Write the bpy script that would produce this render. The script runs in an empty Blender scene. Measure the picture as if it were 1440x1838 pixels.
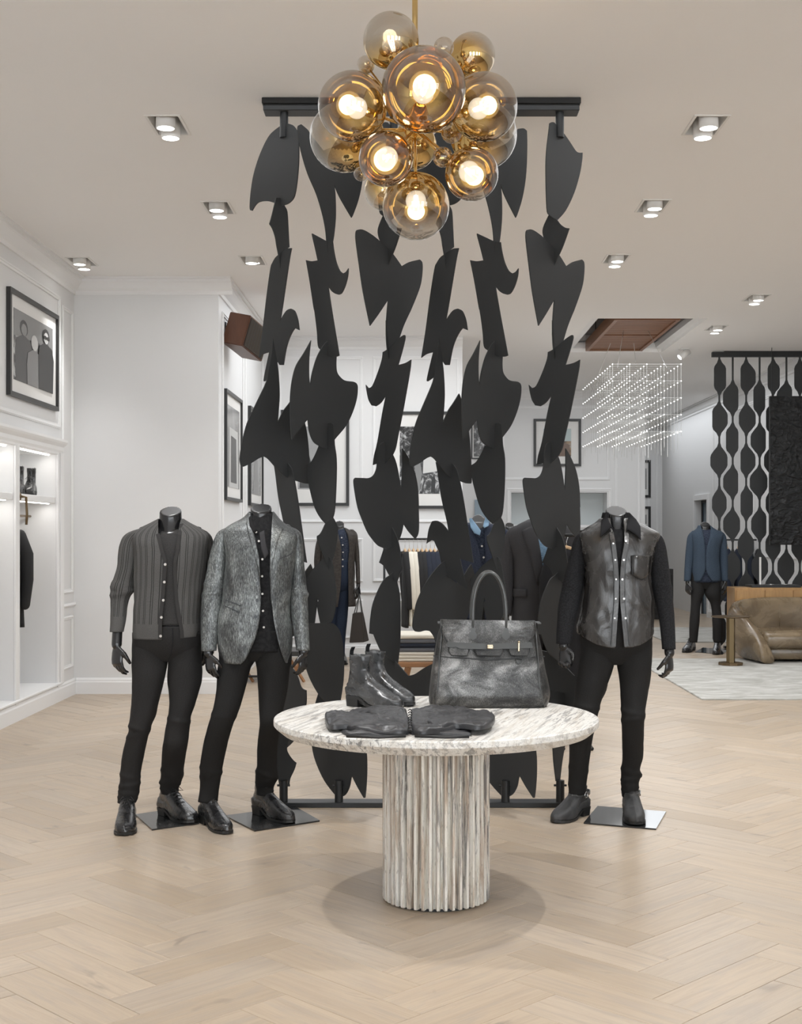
import bpy, bmesh, math, random
from mathutils import Vector, Matrix, noise
random.seed(7)
PI = math.pi
C = bpy.context.scene.collection
# ---------------------------------------------------------------- camera
F = 2333.0; VX = 745.0; VY = 958.0; EYE = 1.45      # focal in px of the 1440x1838 frame, vanishing point, eye height
CEIL = 3.76
cam_d = bpy.data.cameras.new('camera'); cam = bpy.data.objects.new('camera', cam_d); C.objects.link(cam)
cam.location = (0, 0, EYE); cam.rotation_euler = (PI/2, 0, 0)
cam_d.sensor_fit = 'HORIZONTAL'; cam_d.sensor_width = 36; cam_d.lens = F/1440*36
cam_d.shift_x = -25/1440; cam_d.shift_y = 39/1440; cam_d.clip_end = 100
bpy.context.scene.camera = cam
# ---------------------------------------------------------------- world, exposure
sc = bpy.context.scene
sc.view_settings.view_transform = 'Standard'; sc.view_settings.look = 'None'
sc.view_settings.gamma = 1.0; sc.view_settings.use_curve_mapping = False
sc.view_settings.exposure = 0.19
w = bpy.data.worlds.new('world'); sc.world = w; w.use_nodes = True
bg = w.node_tree.nodes['Background']; bg.inputs[0].default_value = (0.92, 0.965, 1.0, 1); bg.inputs[1].default_value = 8.0
SPOT_W = 26.0
def area_lamp(name, loc, sx, sy, power, rot=(0, 0, 0), col=(.93, .965, 1)):
    d = bpy.data.lights.new(name, 'AREA'); d.shape = 'RECTANGLE'; d.size = sx; d.size_y = sy; d.energy = power; d.color = col
    o = bpy.data.objects.new(name, d); C.objects.link(o); o.location = loc; o.rotation_euler = rot
    return o
# added fill lamps standing in for rows of ceiling fixtures (large, weak, below the ceiling plane)
area_lamp('ceiling_fill_front', (0.6, 2.6, 3.70), 5.0, 4.0, 18)
area_lamp('ceiling_fill_middle', (0.9, 9.0, 3.72), 5.5, 5.0, 85)
area_lamp('ceiling_fill_back', (1.5, 13.2, 3.72), 6.0, 2.6, 120)
area_lamp('ceiling_fill_far', (2.8, 18.6, 3.72), 3.6, 2.4, 42)
area_lamp('ceiling_fill_passage', (4.4, 23.6, 3.72), 1.0, 4.5, 34)
# ---------------------------------------------------------------- helpers
def W(px, py, D):
    return Vector(((px-VX)*D/F, D, EYE-(py-VY)*D/F))
def wx(px, D): return (px-VX)*D/F
def wz(py, D): return EYE-(py-VY)*D/F
def gd(py, h=0.0): return (EYE-h)*F/(py-VY)       # depth of a point at height h seen at row py
def tag(o, label=None, cat=None, group=None, kind=None):
    if label: o['label'] = label
    if cat: o['category'] = cat
    if group: o['group'] = group
    if kind: o['kind'] = kind
    return o
def link(o, parent=None, m=None):
    C.objects.link(o)
    if parent is not None: o.parent = parent
    if m is not None and o.data is not None and hasattr(o.data, 'materials'):
        if not o.data.materials: o.data.materials.append(m)
    return o
def empty(name, loc, label, cat, group=None, rz=0.0):
    o = bpy.data.objects.new(name, None); C.objects.link(o); o.empty_display_size = .1
    o.location = loc; o.rotation_euler = (0, 0, rz)
    return tag(o, label, cat, group)
def setp(o, parent):
    """parent keeping world placement (parents are only translated / rotated about z)"""
    if parent is not None:
        o.parent = parent
        pm = Matrix.Translation(parent.location) @ parent.rotation_euler.to_matrix().to_4x4() if parent.parent is None else None
        if pm is not None: o.matrix_parent_inverse = pm.inverted()
        else:
            g = parent
            while g.parent is not None: g = g.parent
            pm = Matrix.Translation(g.location) @ g.rotation_euler.to_matrix().to_4x4()
            # the parent part itself sits at identity in world
            o.matrix_parent_inverse = Matrix.Identity(4)
    return o
def mkobj(name, me, m=None, parent=None, smooth=False):
    o = bpy.data.objects.new(name, me); C.objects.link(o)
    if m is not None: me.materials.append(m)
    if smooth:
        me.polygons.foreach_set('use_smooth', [True]*len(me.polygons)); me.update()
    return setp(o, parent)
def bm_obj(name, bm, m=None, parent=None, smooth=False, normals=True):
    if normals: bmesh.ops.recalc_face_normals(bm, faces=bm.faces)
    me = bpy.data.meshes.new(name); bm.to_mesh(me); bm.free()
    return mkobj(name, me, m, parent, smooth)
def bx(bm, x0, x1, y0, y1, z0, z1, bev=0.0, seg=2):
    r = bmesh.ops.create_cube(bm, size=1.0)
    vs = r['verts']
    for v in vs:
        v.co = Vector((x0+(v.co.x+.5)*(x1-x0), y0+(v.co.y+.5)*(y1-y0), z0+(v.co.z+.5)*(z1-z0)))
    if bev > 0:
        es = list({e for v in vs for e in v.link_edges})
        bmesh.ops.bevel(bm, geom=es, offset=bev, segments=seg, affect='EDGES', profile=.5)
def box(name, x0, x1, y0, y1, z0, z1, m, parent=None, bev=0.0, seg=2, smooth=False):
    bm = bmesh.new(); bx(bm, x0, x1, y0, y1, z0, z1, bev, seg)
    return bm_obj(name, bm, m, parent, smooth)
def frame_of(t, ref=None):
    t = t.normalized()
    a = ref if ref is not None else (Vector((0, 0, 1)) if abs(t.z) < .9 else Vector((1, 0, 0)))
    u = a.cross(t)
    if u.length < 1e-6: u = Vector((1, 0, 0)).cross(t)
    u.normalize(); v = t.cross(u).normalized()
    return u, v
def tube(bm, pts, rad, n=10, cap=True, ref=None, flat=None):
    """round tube through pts; rad number or list; flat=(su,sv) scales; ref a fixed vector for the frame"""
    pts = [Vector(p) for p in pts]; k = len(pts)
    if not isinstance(rad, (list, tuple)): rad = [rad]*k
    rings = []; u = None
    for i, p in enumerate(pts):
        t = (pts[min(i+1, k-1)]-pts[max(i-1, 0)])
        if t.length < 1e-9: t = Vector((0, 0, 1))
        t.normalize()
        if u is None or ref is not None: u, v = frame_of(t, ref)
        else:
            u = (u-t*u.dot(t))
            if u.length < 1e-6: u, v = frame_of(t)
            u.normalize(); v = t.cross(u).normalized()
        su, sv = flat if flat else (1, 1)
        rings.append([bm.verts.new(p+u*math.cos(2*PI*j/n)*rad[i]*su+v*math.sin(2*PI*j/n)*rad[i]*sv) for j in range(n)])
    for a, b in zip(rings, rings[1:]):
        for j in range(n):
            bm.faces.new((a[j], a[(j+1) % n], b[(j+1) % n], b[j]))
    if cap:
        bm.faces.new(rings[0][::-1]); bm.faces.new(rings[-1])
    return rings
def rtube(bm, pts, rad, n=10, flat=None, ref=None):
    """tube with rounded ends"""
    pts = [Vector(p) for p in pts]
    if not isinstance(rad, (list, tuple)): rad = [rad]*len(pts)
    P = []; R = []
    d0 = (pts[0]-pts[1]).normalized(); d1 = (pts[-1]-pts[-2]).normalized()
    for a in (80, 55, 28):
        P.append(pts[0]+d0*rad[0]*math.sin(math.radians(a))); R.append(rad[0]*math.cos(math.radians(a)))
    P += pts; R += list(rad)
    for a in (28, 55, 80):
        P.append(pts[-1]+d1*rad[-1]*math.sin(math.radians(a))); R.append(rad[-1]*math.cos(math.radians(a)))
    return tube(bm, P, R, n, True, ref, flat)
def lathe(bm, prof, n=32, c=(0, 0, 0)):
    """prof: list of (r,z)"""
    c = Vector(c); rings = []
    for r, z in prof:
        if r < 1e-5: rings.append([bm.verts.new(c+Vector((0, 0, z)))])
        else: rings.append([bm.verts.new(c+Vector((r*math.cos(2*PI*j/n), r*math.sin(2*PI*j/n), z))) for j in range(n)])
    for a, b in zip(rings, rings[1:]):
        for j in range(n):
            q = (j+1) % n
            if len(a) == 1 and len(b) == 1: continue
            if len(a) == 1: bm.faces.new((a[0], b[q], b[j]))
            elif len(b) == 1: bm.faces.new((a[j], a[q], b[0]))
            else: bm.faces.new((a[j], a[q], b[q], b[j]))
def sphere(bm, c, r, n=24, m=14, sc3=(1, 1, 1)):
    c = Vector(c); rings = []
    for i in range(m+1):
        th = PI*i/m
        if i in (0, m): rings.append([bm.verts.new(c+Vector((0, 0, r*math.cos(th)*sc3[2])))])
        else: rings.append([bm.verts.new(c+Vector((r*math.sin(th)*math.cos(2*PI*j/n)*sc3[0], r*math.sin(th)*math.sin(2*PI*j/n)*sc3[1], r*math.cos(th)*sc3[2]))) for j in range(n)])
    for a, b in zip(rings, rings[1:]):
        for j in range(n):
            q = (j+1) % n
            if len(a) == 1: bm.faces.new((a[0], b[j], b[q]))
            elif len(b) == 1: bm.faces.new((a[q], a[j], b[0]))
            else: bm.faces.new((a[j], b[j], b[q], a[q]))
def spline(keys, x):
    """Catmull-Rom through rows keys=[(x,v1,v2..)] monotone in x; returns list of values at x"""
    ks = keys; n = len(ks)
    if x <= ks[0][0]: return list(ks[0][1:])
    if x >= ks[-1][0]: return list(ks[-1][1:])
    i = 0
    while ks[i+1][0] < x: i += 1
    a, b = ks[i], ks[i+1]; h = b[0]-a[0]; t = (x-a[0])/h
    p, q = ks[max(i-1, 0)], ks[min(i+2, n-1)]
    out = []
    for c in range(1, len(a)):
        m0 = (b[c]-p[c])/(b[0]-p[0]) if b[0] != p[0] else 0
        m1 = (q[c]-a[c])/(q[0]-a[0]) if q[0] != a[0] else 0
        m0 *= h; m1 *= h
        out.append((2*t**3-3*t*t+1)*a[c]+(t**3-2*t*t+t)*m0+(-2*t**3+3*t*t)*b[c]+(t**3-t*t)*m1)
    return out
def grid_mesh(name, rows, closed, m, parent=None, caps=(False, False), uv=None, smooth=True, thick=0.0):
    """rows: list of rings of Vectors; uv: list of rows of (u,v)"""
    bm = bmesh.new(); L = [[bm.verts.new(p) for p in r] for r in rows]
    uvl = bm.loops.layers.uv.new('UVMap')
    nr = len(L); nc = len(L[0])
    for i in range(nr-1):
        for j in range(nc if closed else nc-1):
            q = (j+1) % nc
            f = bm.faces.new((L[i][j], L[i][q], L[i+1][q], L[i+1][j]))
            if uv:
                us = [uv[i][j], uv[i][j+1], uv[i+1][j+1], uv[i+1][j]]
                for l, c in zip(f.loops, us): l[uvl].uv = c
    if caps[0]: bm.faces.new(L[0][::-1])
    if caps[1]: bm.faces.new(L[-1])
    bmesh.ops.recalc_face_normals(bm, faces=bm.faces)
    me = bpy.data.meshes.new(name); bm.to_mesh(me); bm.free()
    o = mkobj(name, me, m, parent, smooth)
    if thick:
        s = o.modifiers.new('solid', 'SOLIDIFY'); s.thickness = thick; s.offset = -1
    return o
def poly_prism(bm, pts, nrm, th):
    """planar polygon (list of Vector) thickened along nrm by th (centred)"""
    n = Vector(nrm).normalized()*th/2
    a = [bm.verts.new(p-n) for p in pts]; b = [bm.verts.new(p+n) for p in pts]
    bm.faces.new(a[::-1]); bm.faces.new(b)
    k = len(pts)
    for i in range(k):
        bm.faces.new((a[i], a[(i+1) % k], b[(i+1) % k], b[i]))
def smooth_poly(pts, sharp=50, sub=4):
    """closed 2D polyline: Catmull-Rom through soft corners, sharp corners (turn > sharp degrees) kept"""
    n = len(pts); out = []
    def ang(i):
        a, b, c = pts[i-1], pts[i], pts[(i+1) % n]
        v1 = (b[0]-a[0], b[1]-a[1]); v2 = (c[0]-b[0], c[1]-b[1])
        l = math.hypot(*v1)*math.hypot(*v2)
        if l == 0: return 0
        return math.degrees(math.acos(max(-1, min(1, (v1[0]*v2[0]+v1[1]*v2[1])/l))))
    S = [ang(i) > sharp for i in range(n)]
    for i in range(n):
        p1, p2 = pts[i], pts[(i+1) % n]
        p0 = p1 if S[i] else pts[i-1]
        p3 = p2 if S[(i+1) % n] else pts[(i+2) % n]
        for k in range(sub):
            t = k/sub
            out.append(tuple(.5*((2*p1[c])+(-p0[c]+p2[c])*t+(2*p0[c]-5*p1[c]+4*p2[c]-p3[c])*t*t+(-p0[c]+3*p1[c]-3*p2[c]+p3[c])*t**3) for c in (0, 1)))
    return out
# ---------------------------------------------------------------- materials
class NT:
    def __init__(s, name):
        s.m = bpy.data.materials.new(name); s.m.use_nodes = True; s.t = s.m.node_tree
        s.b = s.t.nodes['Principled BSDF']; s.out = s.t.nodes['Material Output']
    def n(s, typ, **kw):
        x = s.t.nodes.new(typ)
        for k, v in kw.items():
            if k.startswith('i_'):
                key = k[2:]; key = int(key) if key.isdigit() else key
                x.inputs[key].default_value = v
            else: setattr(x, k, v)
        return x
    def l(s, a, b): s.t.links.new(a, b)
    def coord(s, kind='Object', scale=(1, 1, 1), rot=(0, 0, 0), loc=(0, 0, 0)):
        tc = s.n('ShaderNodeTexCoord'); mp = s.n('ShaderNodeMapping')
        mp.inputs['Scale'].default_value = scale; mp.inputs['Rotation'].default_value = rot; mp.inputs['Location'].default_value = loc
        s.l(tc.outputs[kind], mp.inputs[0]); return mp.outputs[0]
    def coord2(s, kind, rot, scale):
        tc = s.n('ShaderNodeTexCoord'); a = s.n('ShaderNodeMapping'); b = s.n('ShaderNodeMapping')
        a.inputs['Rotation'].default_value = rot; b.inputs['Scale'].default_value = scale
        s.l(tc.outputs[kind], a.inputs[0]); s.l(a.outputs[0], b.inputs[0]); return b.outputs[0]
    def noise(s, vec, scale, detail=4, rough=.5, dist=0):
        x = s.n('ShaderNodeTexNoise'); x.inputs['Scale'].default_value = scale; x.inputs['Detail'].default_value = detail
        x.inputs['Roughness'].default_value = rough; x.inputs['Distortion'].default_value = dist
        s.l(vec, x.inputs['Vector']); return x.outputs['Fac']
    def ramp(s, fac, stops):
        x = s.n('ShaderNodeValToRGB'); cr = x.color_ramp
        while len(cr.elements) > 1: cr.elements.remove(cr.elements[-1])
        for i, (p, c) in enumerate(stops):
            e = cr.elements[0] if i == 0 else cr.elements.new(p)
            e.position = p; e.color = (c[0], c[1], c[2], 1) if isinstance(c, (tuple, list)) else (c, c, c, 1)
        s.l(fac, x.inputs[0]); return x.outputs[0]
    def mix(s, fac, a, b, mode='MIX'):
        x = s.n('ShaderNodeMix'); x.data_type = 'RGBA'; x.blend_type = mode
        for i, v in ((0, fac), (6, a), (7, b)):
            if isinstance(v, (int, float)): x.inputs[i].default_value = v
            elif isinstance(v, tuple): x.inputs[i].default_value = (v[0], v[1], v[2], 1)
            else: s.l(v, x.inputs[i])
        return x.outputs[2]
    def math(s, op, a, b=None):
        x = s.n('ShaderNodeMath'); x.operation = op
        for i, v in ((0, a), (1, b)):
            if v is None: continue
            if isinstance(v, (int, float)): x.inputs[i].default_value = v
            else: s.l(v, x.inputs[i])
        return x.outputs[0]
    def bump(s, h, strength=.3, dist=.01):
        x = s.n('ShaderNodeBump'); x.inputs['Strength'].default_value = strength; x.inputs['Distance'].default_value = dist
        s.l(h, x.inputs['Height']); s.l(x.outputs[0], s.b.inputs['Normal'])
    def base(s, v):
        if isinstance(v, tuple): s.b.inputs['Base Color'].default_value = (v[0], v[1], v[2], 1)
        else: s.l(v, s.b.inputs['Base Color'])
    def set(s, **kw):
        for k, v in kw.items():
            k = {'rough': 'Roughness', 'metal': 'Metallic', 'coat': 'Coat Weight', 'coatr': 'Coat Roughness', 'spec': 'Specular IOR Level', 'sheen': 'Sheen Weight', 'ior': 'IOR', 'trans': 'Transmission Weight', 'alpha': 'Alpha'}[k]
            if isinstance(v, (int, float)): s.b.inputs[k].default_value = v
            else: s.l(v, s.b.inputs[k])
def plain(name, col, rough=.5, metal=0.0, bump=None, coat=0.0, spec=.5):
    n = NT(name); n.base(col); n.set(rough=rough, metal=metal, coat=coat, spec=spec)
    if bump:
        v = n.coord('Object'); h = n.noise(v, bump[0], 3, .6); n.bump(h, bump[1], bump[2] if len(bump) > 2 else .003)
    return n.m
def emis(name, col, s):
    n = NT(name); n.base((0, 0, 0)); n.b.inputs['Emission Color'].default_value = (*col, 1); n.b.inputs['Emission Strength'].default_value = s
    return n.m
M = {}
M['ceiling'] = plain('ceiling_paint', (.90, .89, .88), .9, bump=(60, .05))
M['wall'] = plain('wall_paint', (.765, .765, .765), .6, bump=(40, .04))
M['trim'] = plain('trim_paint', (.84, .84, .84), .42)
M['niche'] = plain('niche_paint', (.78, .79, .79), .5)
M['black_steel'] = plain('black_steel', (.016, .017, .018), .42, .0, bump=(300, .05, .001), spec=.4)
M['blade'] = plain('blackened_blade', (.038, .0395, .0405), .52, 0.0, bump=(220, .04, .001), spec=.25)
M['white_lamp'] = plain('white_lamp', (.80, .79, .77), .5)
M['lamp_glow'] = emis('lamp_glow', (1, .97, .92), 9)
M['brass'] = plain('brushed_brass', (.62, .45, .20), .22, 1.0)
M['gold'] = plain('gold_metal', (.80, .52, .18), .16, 1.0)
M['pale_gold'] = plain('pale_gold', (.62, .52, .38), .22, 1.0)
M['black_gloss'] = plain('mannequin_black', (.013, .013, .014), .24, 0.0, coat=.15, spec=.55)
M['frame_black'] = plain('frame_black', (.02, .02, .02), .35)
M['mat_white'] = plain('mat_white', (.78, .77, .75), .8)
M['white_cloth'] = plain('cream_cloth', (.75, .71, .62), .9)
M['navy_cloth'] = plain('navy_cloth', (.018, .023, .038), .9)
M['black_cloth'] = plain('black_cloth', (.018, .018, .019), .85, bump=(250, .15, .002))
M['grey_cloth'] = plain('grey_cloth', (.13, .135, .15), .9, bump=(150, .15, .002))
M['light_wood'] = plain('hanger_wood', (.62, .42, .24), .5)
M['dark_bronze'] = plain('dark_bronze', (.16, .11, .06), .35, .8)
M['chrome'] = plain('chrome', (.7, .7, .7), .12, 1.0)
M['button_grey'] = plain('pearl_button', (.55, .53, .50), .3)
M['button_dark'] = plain('dark_button', (.04, .045, .05), .3)
M['silver_snap'] = plain('silver_snap', (.50, .48, .46), .3, 1.0)
def mk_floor(name, per_object):
    n = NT(name); uvn = n.n('ShaderNodeUVMap'); uvn.uv_map = 'UVMap'
    if per_object: r = n.n('ShaderNodeObjectInfo').outputs['Random']
    else: r = n.n('ShaderNodeNewGeometry').outputs['Random Per Island']
    cx = n.n('ShaderNodeCombineXYZ'); n.l(n.math('MULTIPLY', r, 37.0), cx.inputs[0]); n.l(n.math('MULTIPLY', r, 91.0), cx.inputs[1]); n.l(n.math('MULTIPLY', r, 53.0), cx.inputs[2])
    ad = n.n('ShaderNodeVectorMath'); ad.operation = 'ADD'; n.l(uvn.outputs[0], ad.inputs[0]); n.l(cx.outputs[0], ad.inputs[1])
    def mp(sc):
        m_ = n.n('ShaderNodeMapping'); m_.inputs['Scale'].default_value = sc; n.l(ad.outputs[0], m_.inputs[0]); return m_.outputs[0]
    g1 = n.noise(mp((.9, 16, 1)), 2.4, 7, .66, .9)
    g2 = n.noise(mp((1.1, 7, 1)), 2.2, 4, .6, 1.4)
    g3 = n.noise(mp((3, 160, 1)), 2.0, 3, .5)
    knot = n.noise(mp((2.2, 6, 1)), 1.6, 3, .5, .8)
    base = n.ramp(r, [(0, (.42, .335, .245)), (.22, (.465, .375, .28)), (.5, (.505, .41, .31)), (.75, (.445, .37, .29)), (.9, (.54, .445, .345)), (1, (.475, .38, .28))])
    c = n.mix(n.ramp(g1, [(.35, 0), (.75, 1)]), base, (.36, .27, .195), 'MIX')
    mixf = n.math('MULTIPLY', n.ramp(g1, [(.42, 0), (.68, 1)]), .42)
    c = n.mix(mixf, base, (.33, .25, .18))
    c = n.mix(n.math('MULTIPLY', n.ramp(g2, [(.48, 0), (.66, 1)]), .50), c, (.37, .315, .265))
    c = n.mix(n.math('MULTIPLY', n.ramp(knot, [(.66, 0), (.76, 1)]), .6), c, (.20, .165, .14))
    c = n.mix(n.math('MULTIPLY', n.ramp(g3, [(.45, 0), (.7, 1)]), .14), c, (.30, .23, .17))
    n.base(c); n.set(rough=.36, spec=.35); n.bump(g1, .10, .002)
    return n.m
M['plank'] = mk_floor('oak_plank', True); M['plank_far'] = mk_floor('oak_plank_joined', False)
M['subfloor'] = plain('floor_joint', (.20, .14, .09), .9)
def mk_stone(name, horizontal):
    n = NT(name)
    if horizontal:   # table top: streaks run diagonally across the slab
        def cc(deg, sc_): return n.coord2('Object', (0, 0, math.radians(-deg)), sc_)
        v1 = cc(72, (5, 62, 50)); v2 = cc(74, (2.5, 22, 20)); v3 = cc(70, (1.4, 4.2, 4)); v4 = cc(75, (3, 160, 100))
    else:            # pedestal: streaks run upright
        v1 = n.coord('Object', (48, 48, 3.2)); v2 = n.coord('Object', (20, 20, 1.6)); v3 = n.coord('Object', (7, 7, 1.0)); v4 = n.coord('Object', (90, 90, 1.2))
    a = n.noise(v1, 1.0, 8, .72, .5); b = n.noise(v2, 1.0, 6, .65, .6); c3 = n.noise(v3, 1.0, 3, .5, .3); d4 = n.noise(v4, 1.0, 4, .6)
    base = n.ramp(b, [(.30, (.30, .22, .16)), (.42, (.56, .47, .385)), (.49, (.74, .70, .63)), (.60, (.80, .775, .73)), (.68, (.60, .51, .42)), (.78, (.38, .29, .22))] if not horizontal else [(.30, (.46, .40, .34)), (.42, (.62, .59, .54)), (.55, (.72, .705, .67)), (.75, (.66, .64, .60))])
    gate = n.ramp(c3, [(.36, .30), (.60, 1)])
    streak = n.ramp(a, [(.0, 0), (.515, 0), (.56, 1), (1, 1)])
    thin = n.ramp(d4, [(.0, 0), (.58, 0), (.64, 1), (1, 1)])
    f = n.math('MULTIPLY', n.math('MULTIPLY', streak, gate), .78 if horizontal else .82)
    c = n.mix(f, base, (.125, .12, .12))
    c = n.mix(n.math('MULTIPLY', thin, .35), c, (.24, .20, .17))
    pore = n.noise(n.coord('Object', (90, 90, 60) if horizontal else (80, 80, 26)), 1.0, 3, .6)
    pf = n.ramp(pore, [(.60, 0), (.66, 1)])
    c = n.mix(n.math('MULTIPLY', pf, .38), c, (.15, .13, .115))
    n.base(c); n.set(rough=.5, spec=.4); n.bump(n.math('ADD', a, n.math('MULTIPLY', pf, -.6)), .22, .004)
    return n.m
M['stone_top'] = mk_stone('travertine_top', True); M['stone_leg'] = mk_stone('travertine_leg', False)
def mk_wood(name, c1, c2, ax=(1, 12, 12), rough=.4):
    n = NT(name); v = n.coord('Object', ax); g = n.noise(v, 2.2, 6, .6, .8)
    n.base(n.ramp(g, [(.3, c1), (.7, c2)])); n.set(rough=rough); n.bump(g, .08, .002); return n.m
M['walnut'] = mk_wood('walnut_veneer', (.125, .052, .028), (.085, .034, .018), (6, 6, 1.5), .38)
M['canopy_wood'] = mk_wood('canopy_wood', (.30, .135, .06), (.20, .088, .04), (1, 14, 14), .4)
M['oak_cab'] = mk_wood('oak_cabinet', (.52, .31, .13), (.36, .20, .08), (9, 9, 1.2), .38)
M['table_wood'] = mk_wood('table_wood', (.40, .20, .09), (.25, .12, .05), (2, 14, 14), .4)
def mk_cloth(name, c1, c2, scale=(900, 900, 30), rough=.85, amt=1.0, bump=.2, metal=0.0, coord='UV', nsc=1.0, hi=.6, lo=.4, spec=.22):
    n = NT(name); v = n.coord(coord, scale); g = n.noise(v, nsc, 3, .6)
    n.base(n.ramp(g, [(lo, c1), (hi, c2)])); n.set(rough=rough, metal=metal, spec=spec); n.bump(g, bump, .002); return n.m
M['black_denim'] = mk_cloth('black_denim', (.010, .010, .010), (.020, .0195, .0195), (260, 500, 1), .82, bump=.12)
M['black_denim2'] = mk_cloth('charcoal_denim', (.013, .0125, .0125), (.026, .025, .025), (260, 500, 1), .8, bump=.12)
M['black_suede'] = mk_cloth('black_suede', (.010, .010, .011), (.020, .020, .022), (120, 120, 1), .95, bump=.2)
M['black_shirt'] = mk_cloth('black_shirt', (.006, .006, .007), (.014, .014, .015), (60, 60, 1), .8, bump=.2)
M['tee'] = mk_cloth('charcoal_tee', (.030, .029, .029), (.050, .048, .047), (300, 300, 1), .95, bump=.15)
M['coat_brown'] = mk_cloth('dark_leather_coat', (.034, .029, .026), (.052, .045, .040), (30, 30, 1), .5, bump=.15)
M['coat_dark'] = mk_cloth('charcoal_wool', (.038, .037, .040), (.058, .057, .060), (300, 300, 1), .9, bump=.15)
M['denim_blue'] = mk_cloth('indigo_denim', (.018, .023, .040), (.042, .052, .080), (90, 400, 1), .85, bump=.2)
M['jeans_blue'] = mk_cloth('navy_trousers', (.013, .020, .038), (.024, .035, .060), (90, 400, 1), .85, bump=.2)
M['blazer_blue'] = mk_cloth('blue_wool', (.030, .044, .064), (.050, .070, .098), (120, 160, 1), .9, bump=.25)
M['shirt_blue'] = mk_cloth('light_blue_shirt', (.16, .27, .40), (.28, .42, .56), (60, 200, 1), .85)
M['shirt_navy'] = mk_cloth('navy_shirt', (.014, .019, .035), (.036, .045, .068), (60, 60, 1), .8)
def mk_cardigan():
    n = NT('ribbed_cardigan'); tc = n.n('ShaderNodeTexCoord'); sp = n.n('ShaderNodeSeparateXYZ'); n.l(tc.outputs['UV'], sp.inputs[0])
    p = n.math('FRACT', n.math('MULTIPLY', sp.outputs[0], 1/0.040))
    a = n.math('LESS_THAN', p, .10); b = n.math('LESS_THAN', n.math('ABSOLUTE', n.math('SUBTRACT', p, .30)), .045)
    st = n.math('MAXIMUM', a, b)
    # no stripes on the ribbed hem (v below the hem line)
    st = n.math('MULTIPLY', st, n.math('GREATER_THAN', sp.outputs[1], .075))
    g = n.noise(n.coord('UV', (420, 160, 1)), 1, 3, .6)
    c = n.mix(g, (.050, .049, .048), (.135, .131, .127)); c = n.mix(n.math('MULTIPLY', st, .8), c, (.016, .016, .016))
    n.base(c); n.set(rough=.95, spec=.2); n.bump(n.math('SUBTRACT', g, n.math('MULTIPLY', st, .8)), .35, .002); return n.m
M['cardigan'] = mk_cardigan()
def mk_blazer():
    n = NT('metallic_blazer'); a = n.noise(n.coord('Object', (300, 300, 60)), 1, 5, .75, .4); b = n.noise(n.coord('Object', (360, 360, 16)), 1, 3, .6); z = n.noise(n.coord('Object', (7, 7, 4)), 1.3, 4, .55, .8)
    f = n.math('ADD', n.math('MULTIPLY', a, .75), n.math('MULTIPLY', b, .30)); f = n.math('ADD', f, n.math('MULTIPLY', n.math('SUBTRACT', z, .5), .42))
    c = n.ramp(f, [(.40, (.035, .037, .038)), (.50, (.085, .09, .092)), (.59, (.20, .215, .215)), (.68, (.42, .45, .44)), (.78, (.70, .73, .72))])  # light end of the ramp puts sparkle highlights into the colour
    n.base(c); n.set(rough=.42, metal=.35); n.bump(f, .25, .002); return n.m
M['blazer'] = mk_blazer()
def mk_leather(name, c1, c2, rough=.3, wr=(9, 9, 5), fine=90, bs=.35, metal=0.0, coord='Object', coat=0.0):
    n = NT(name); a = n.noise(n.coord(coord, wr), 1, 5, .6, 1.2); f = n.noise(n.coord(coord, (fine, fine, fine)), 1, 3, .6)
    n.base(n.ramp(a, [(.35, c1), (.68, c2)])); n.set(rough=n.ramp(a, [(.3, rough*.8), (.7, rough*1.35)]), metal=metal, coat=coat, coatr=.15)
    n.bump(n.math('ADD', a, n.math('MULTIPLY', f, .12)), bs, .012); return n.m
M['leather_shirt'] = mk_leather('glossy_leather', (.020, .0185, .0175), (.050, .047, .044), .25, (7, 7, 5), 140, .35, coat=.2)
M['boot_leather'] = mk_leather('boot_leather', (.010, .010, .011), (.026, .026, .027), .26, (22, 22, 16), 150, .25, coat=.3)
M['boot_silver'] = mk_leather('boot_grey_leather', (.020, .021, .022), (.062, .064, .067), .24, (10, 10, 14), 140, .35, coat=.3)
M['boot_nubuck'] = mk_leather('boot_nubuck', (.022, .022, .023), (.05, .05, .051), .55, (14, 14, 10), 150, .25)
M['sole'] = plain('boot_sole', (.012, .012, .012), .5)
M['jacket_leather'] = mk_leather('folded_leather', (.022, .022, .024), (.048, .048, .050), .36, (12, 12, 12), 160, .15)
M['sofa'] = mk_leather('aged_tan_leather', (.10, .068, .038), (.26, .195, .12), .24, (2.2, 2.2, 2.6), 60, .14, coat=.25)
def mk_bag():
    n = NT('brushed_bag_leather'); a = n.noise(n.coord('Object', (480, 480, 170)), 1, 4, .7); z = n.noise(n.coord('Object', (6, 6, 8)), 1, 4, .6, .9)
    f = n.math('ADD', n.math('MULTIPLY', a, .50), n.math('MULTIPLY', z, .75))  # broad zones put soft highlights and dark areas into the colour
    n.base(n.ramp(f, [(.48, (.018, .018, .018)), (.60, (.055, .054, .052)), (.70, (.15, .147, .143)), (.82, (.32, .31, .30))])); n.set(rough=.32, metal=.5); n.bump(n.math('ADD', z, n.math('MULTIPLY', a, .12)), .35, .012); return n.m
M['bag'] = mk_bag(); M['bag_handle'] = plain('bag_handle_leather', (.050, .052, .051), .30, coat=.2)
def mk_rug():
    n = NT('rug_pile'); a = n.noise(n.coord('Object', (2.2, 7, 1)), 1.6, 6, .65, .6)
    n.base(n.ramp(a, [(.32, (.30, .29, .26)), (.5, (.44, .43, .40)), (.65, (.58, .575, .55))])); n.set(rough=.95); n.bump(n.noise(n.coord('Object'), 220, 3, .6), .3, .004); return n.m
M['rug'] = mk_rug()
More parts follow.
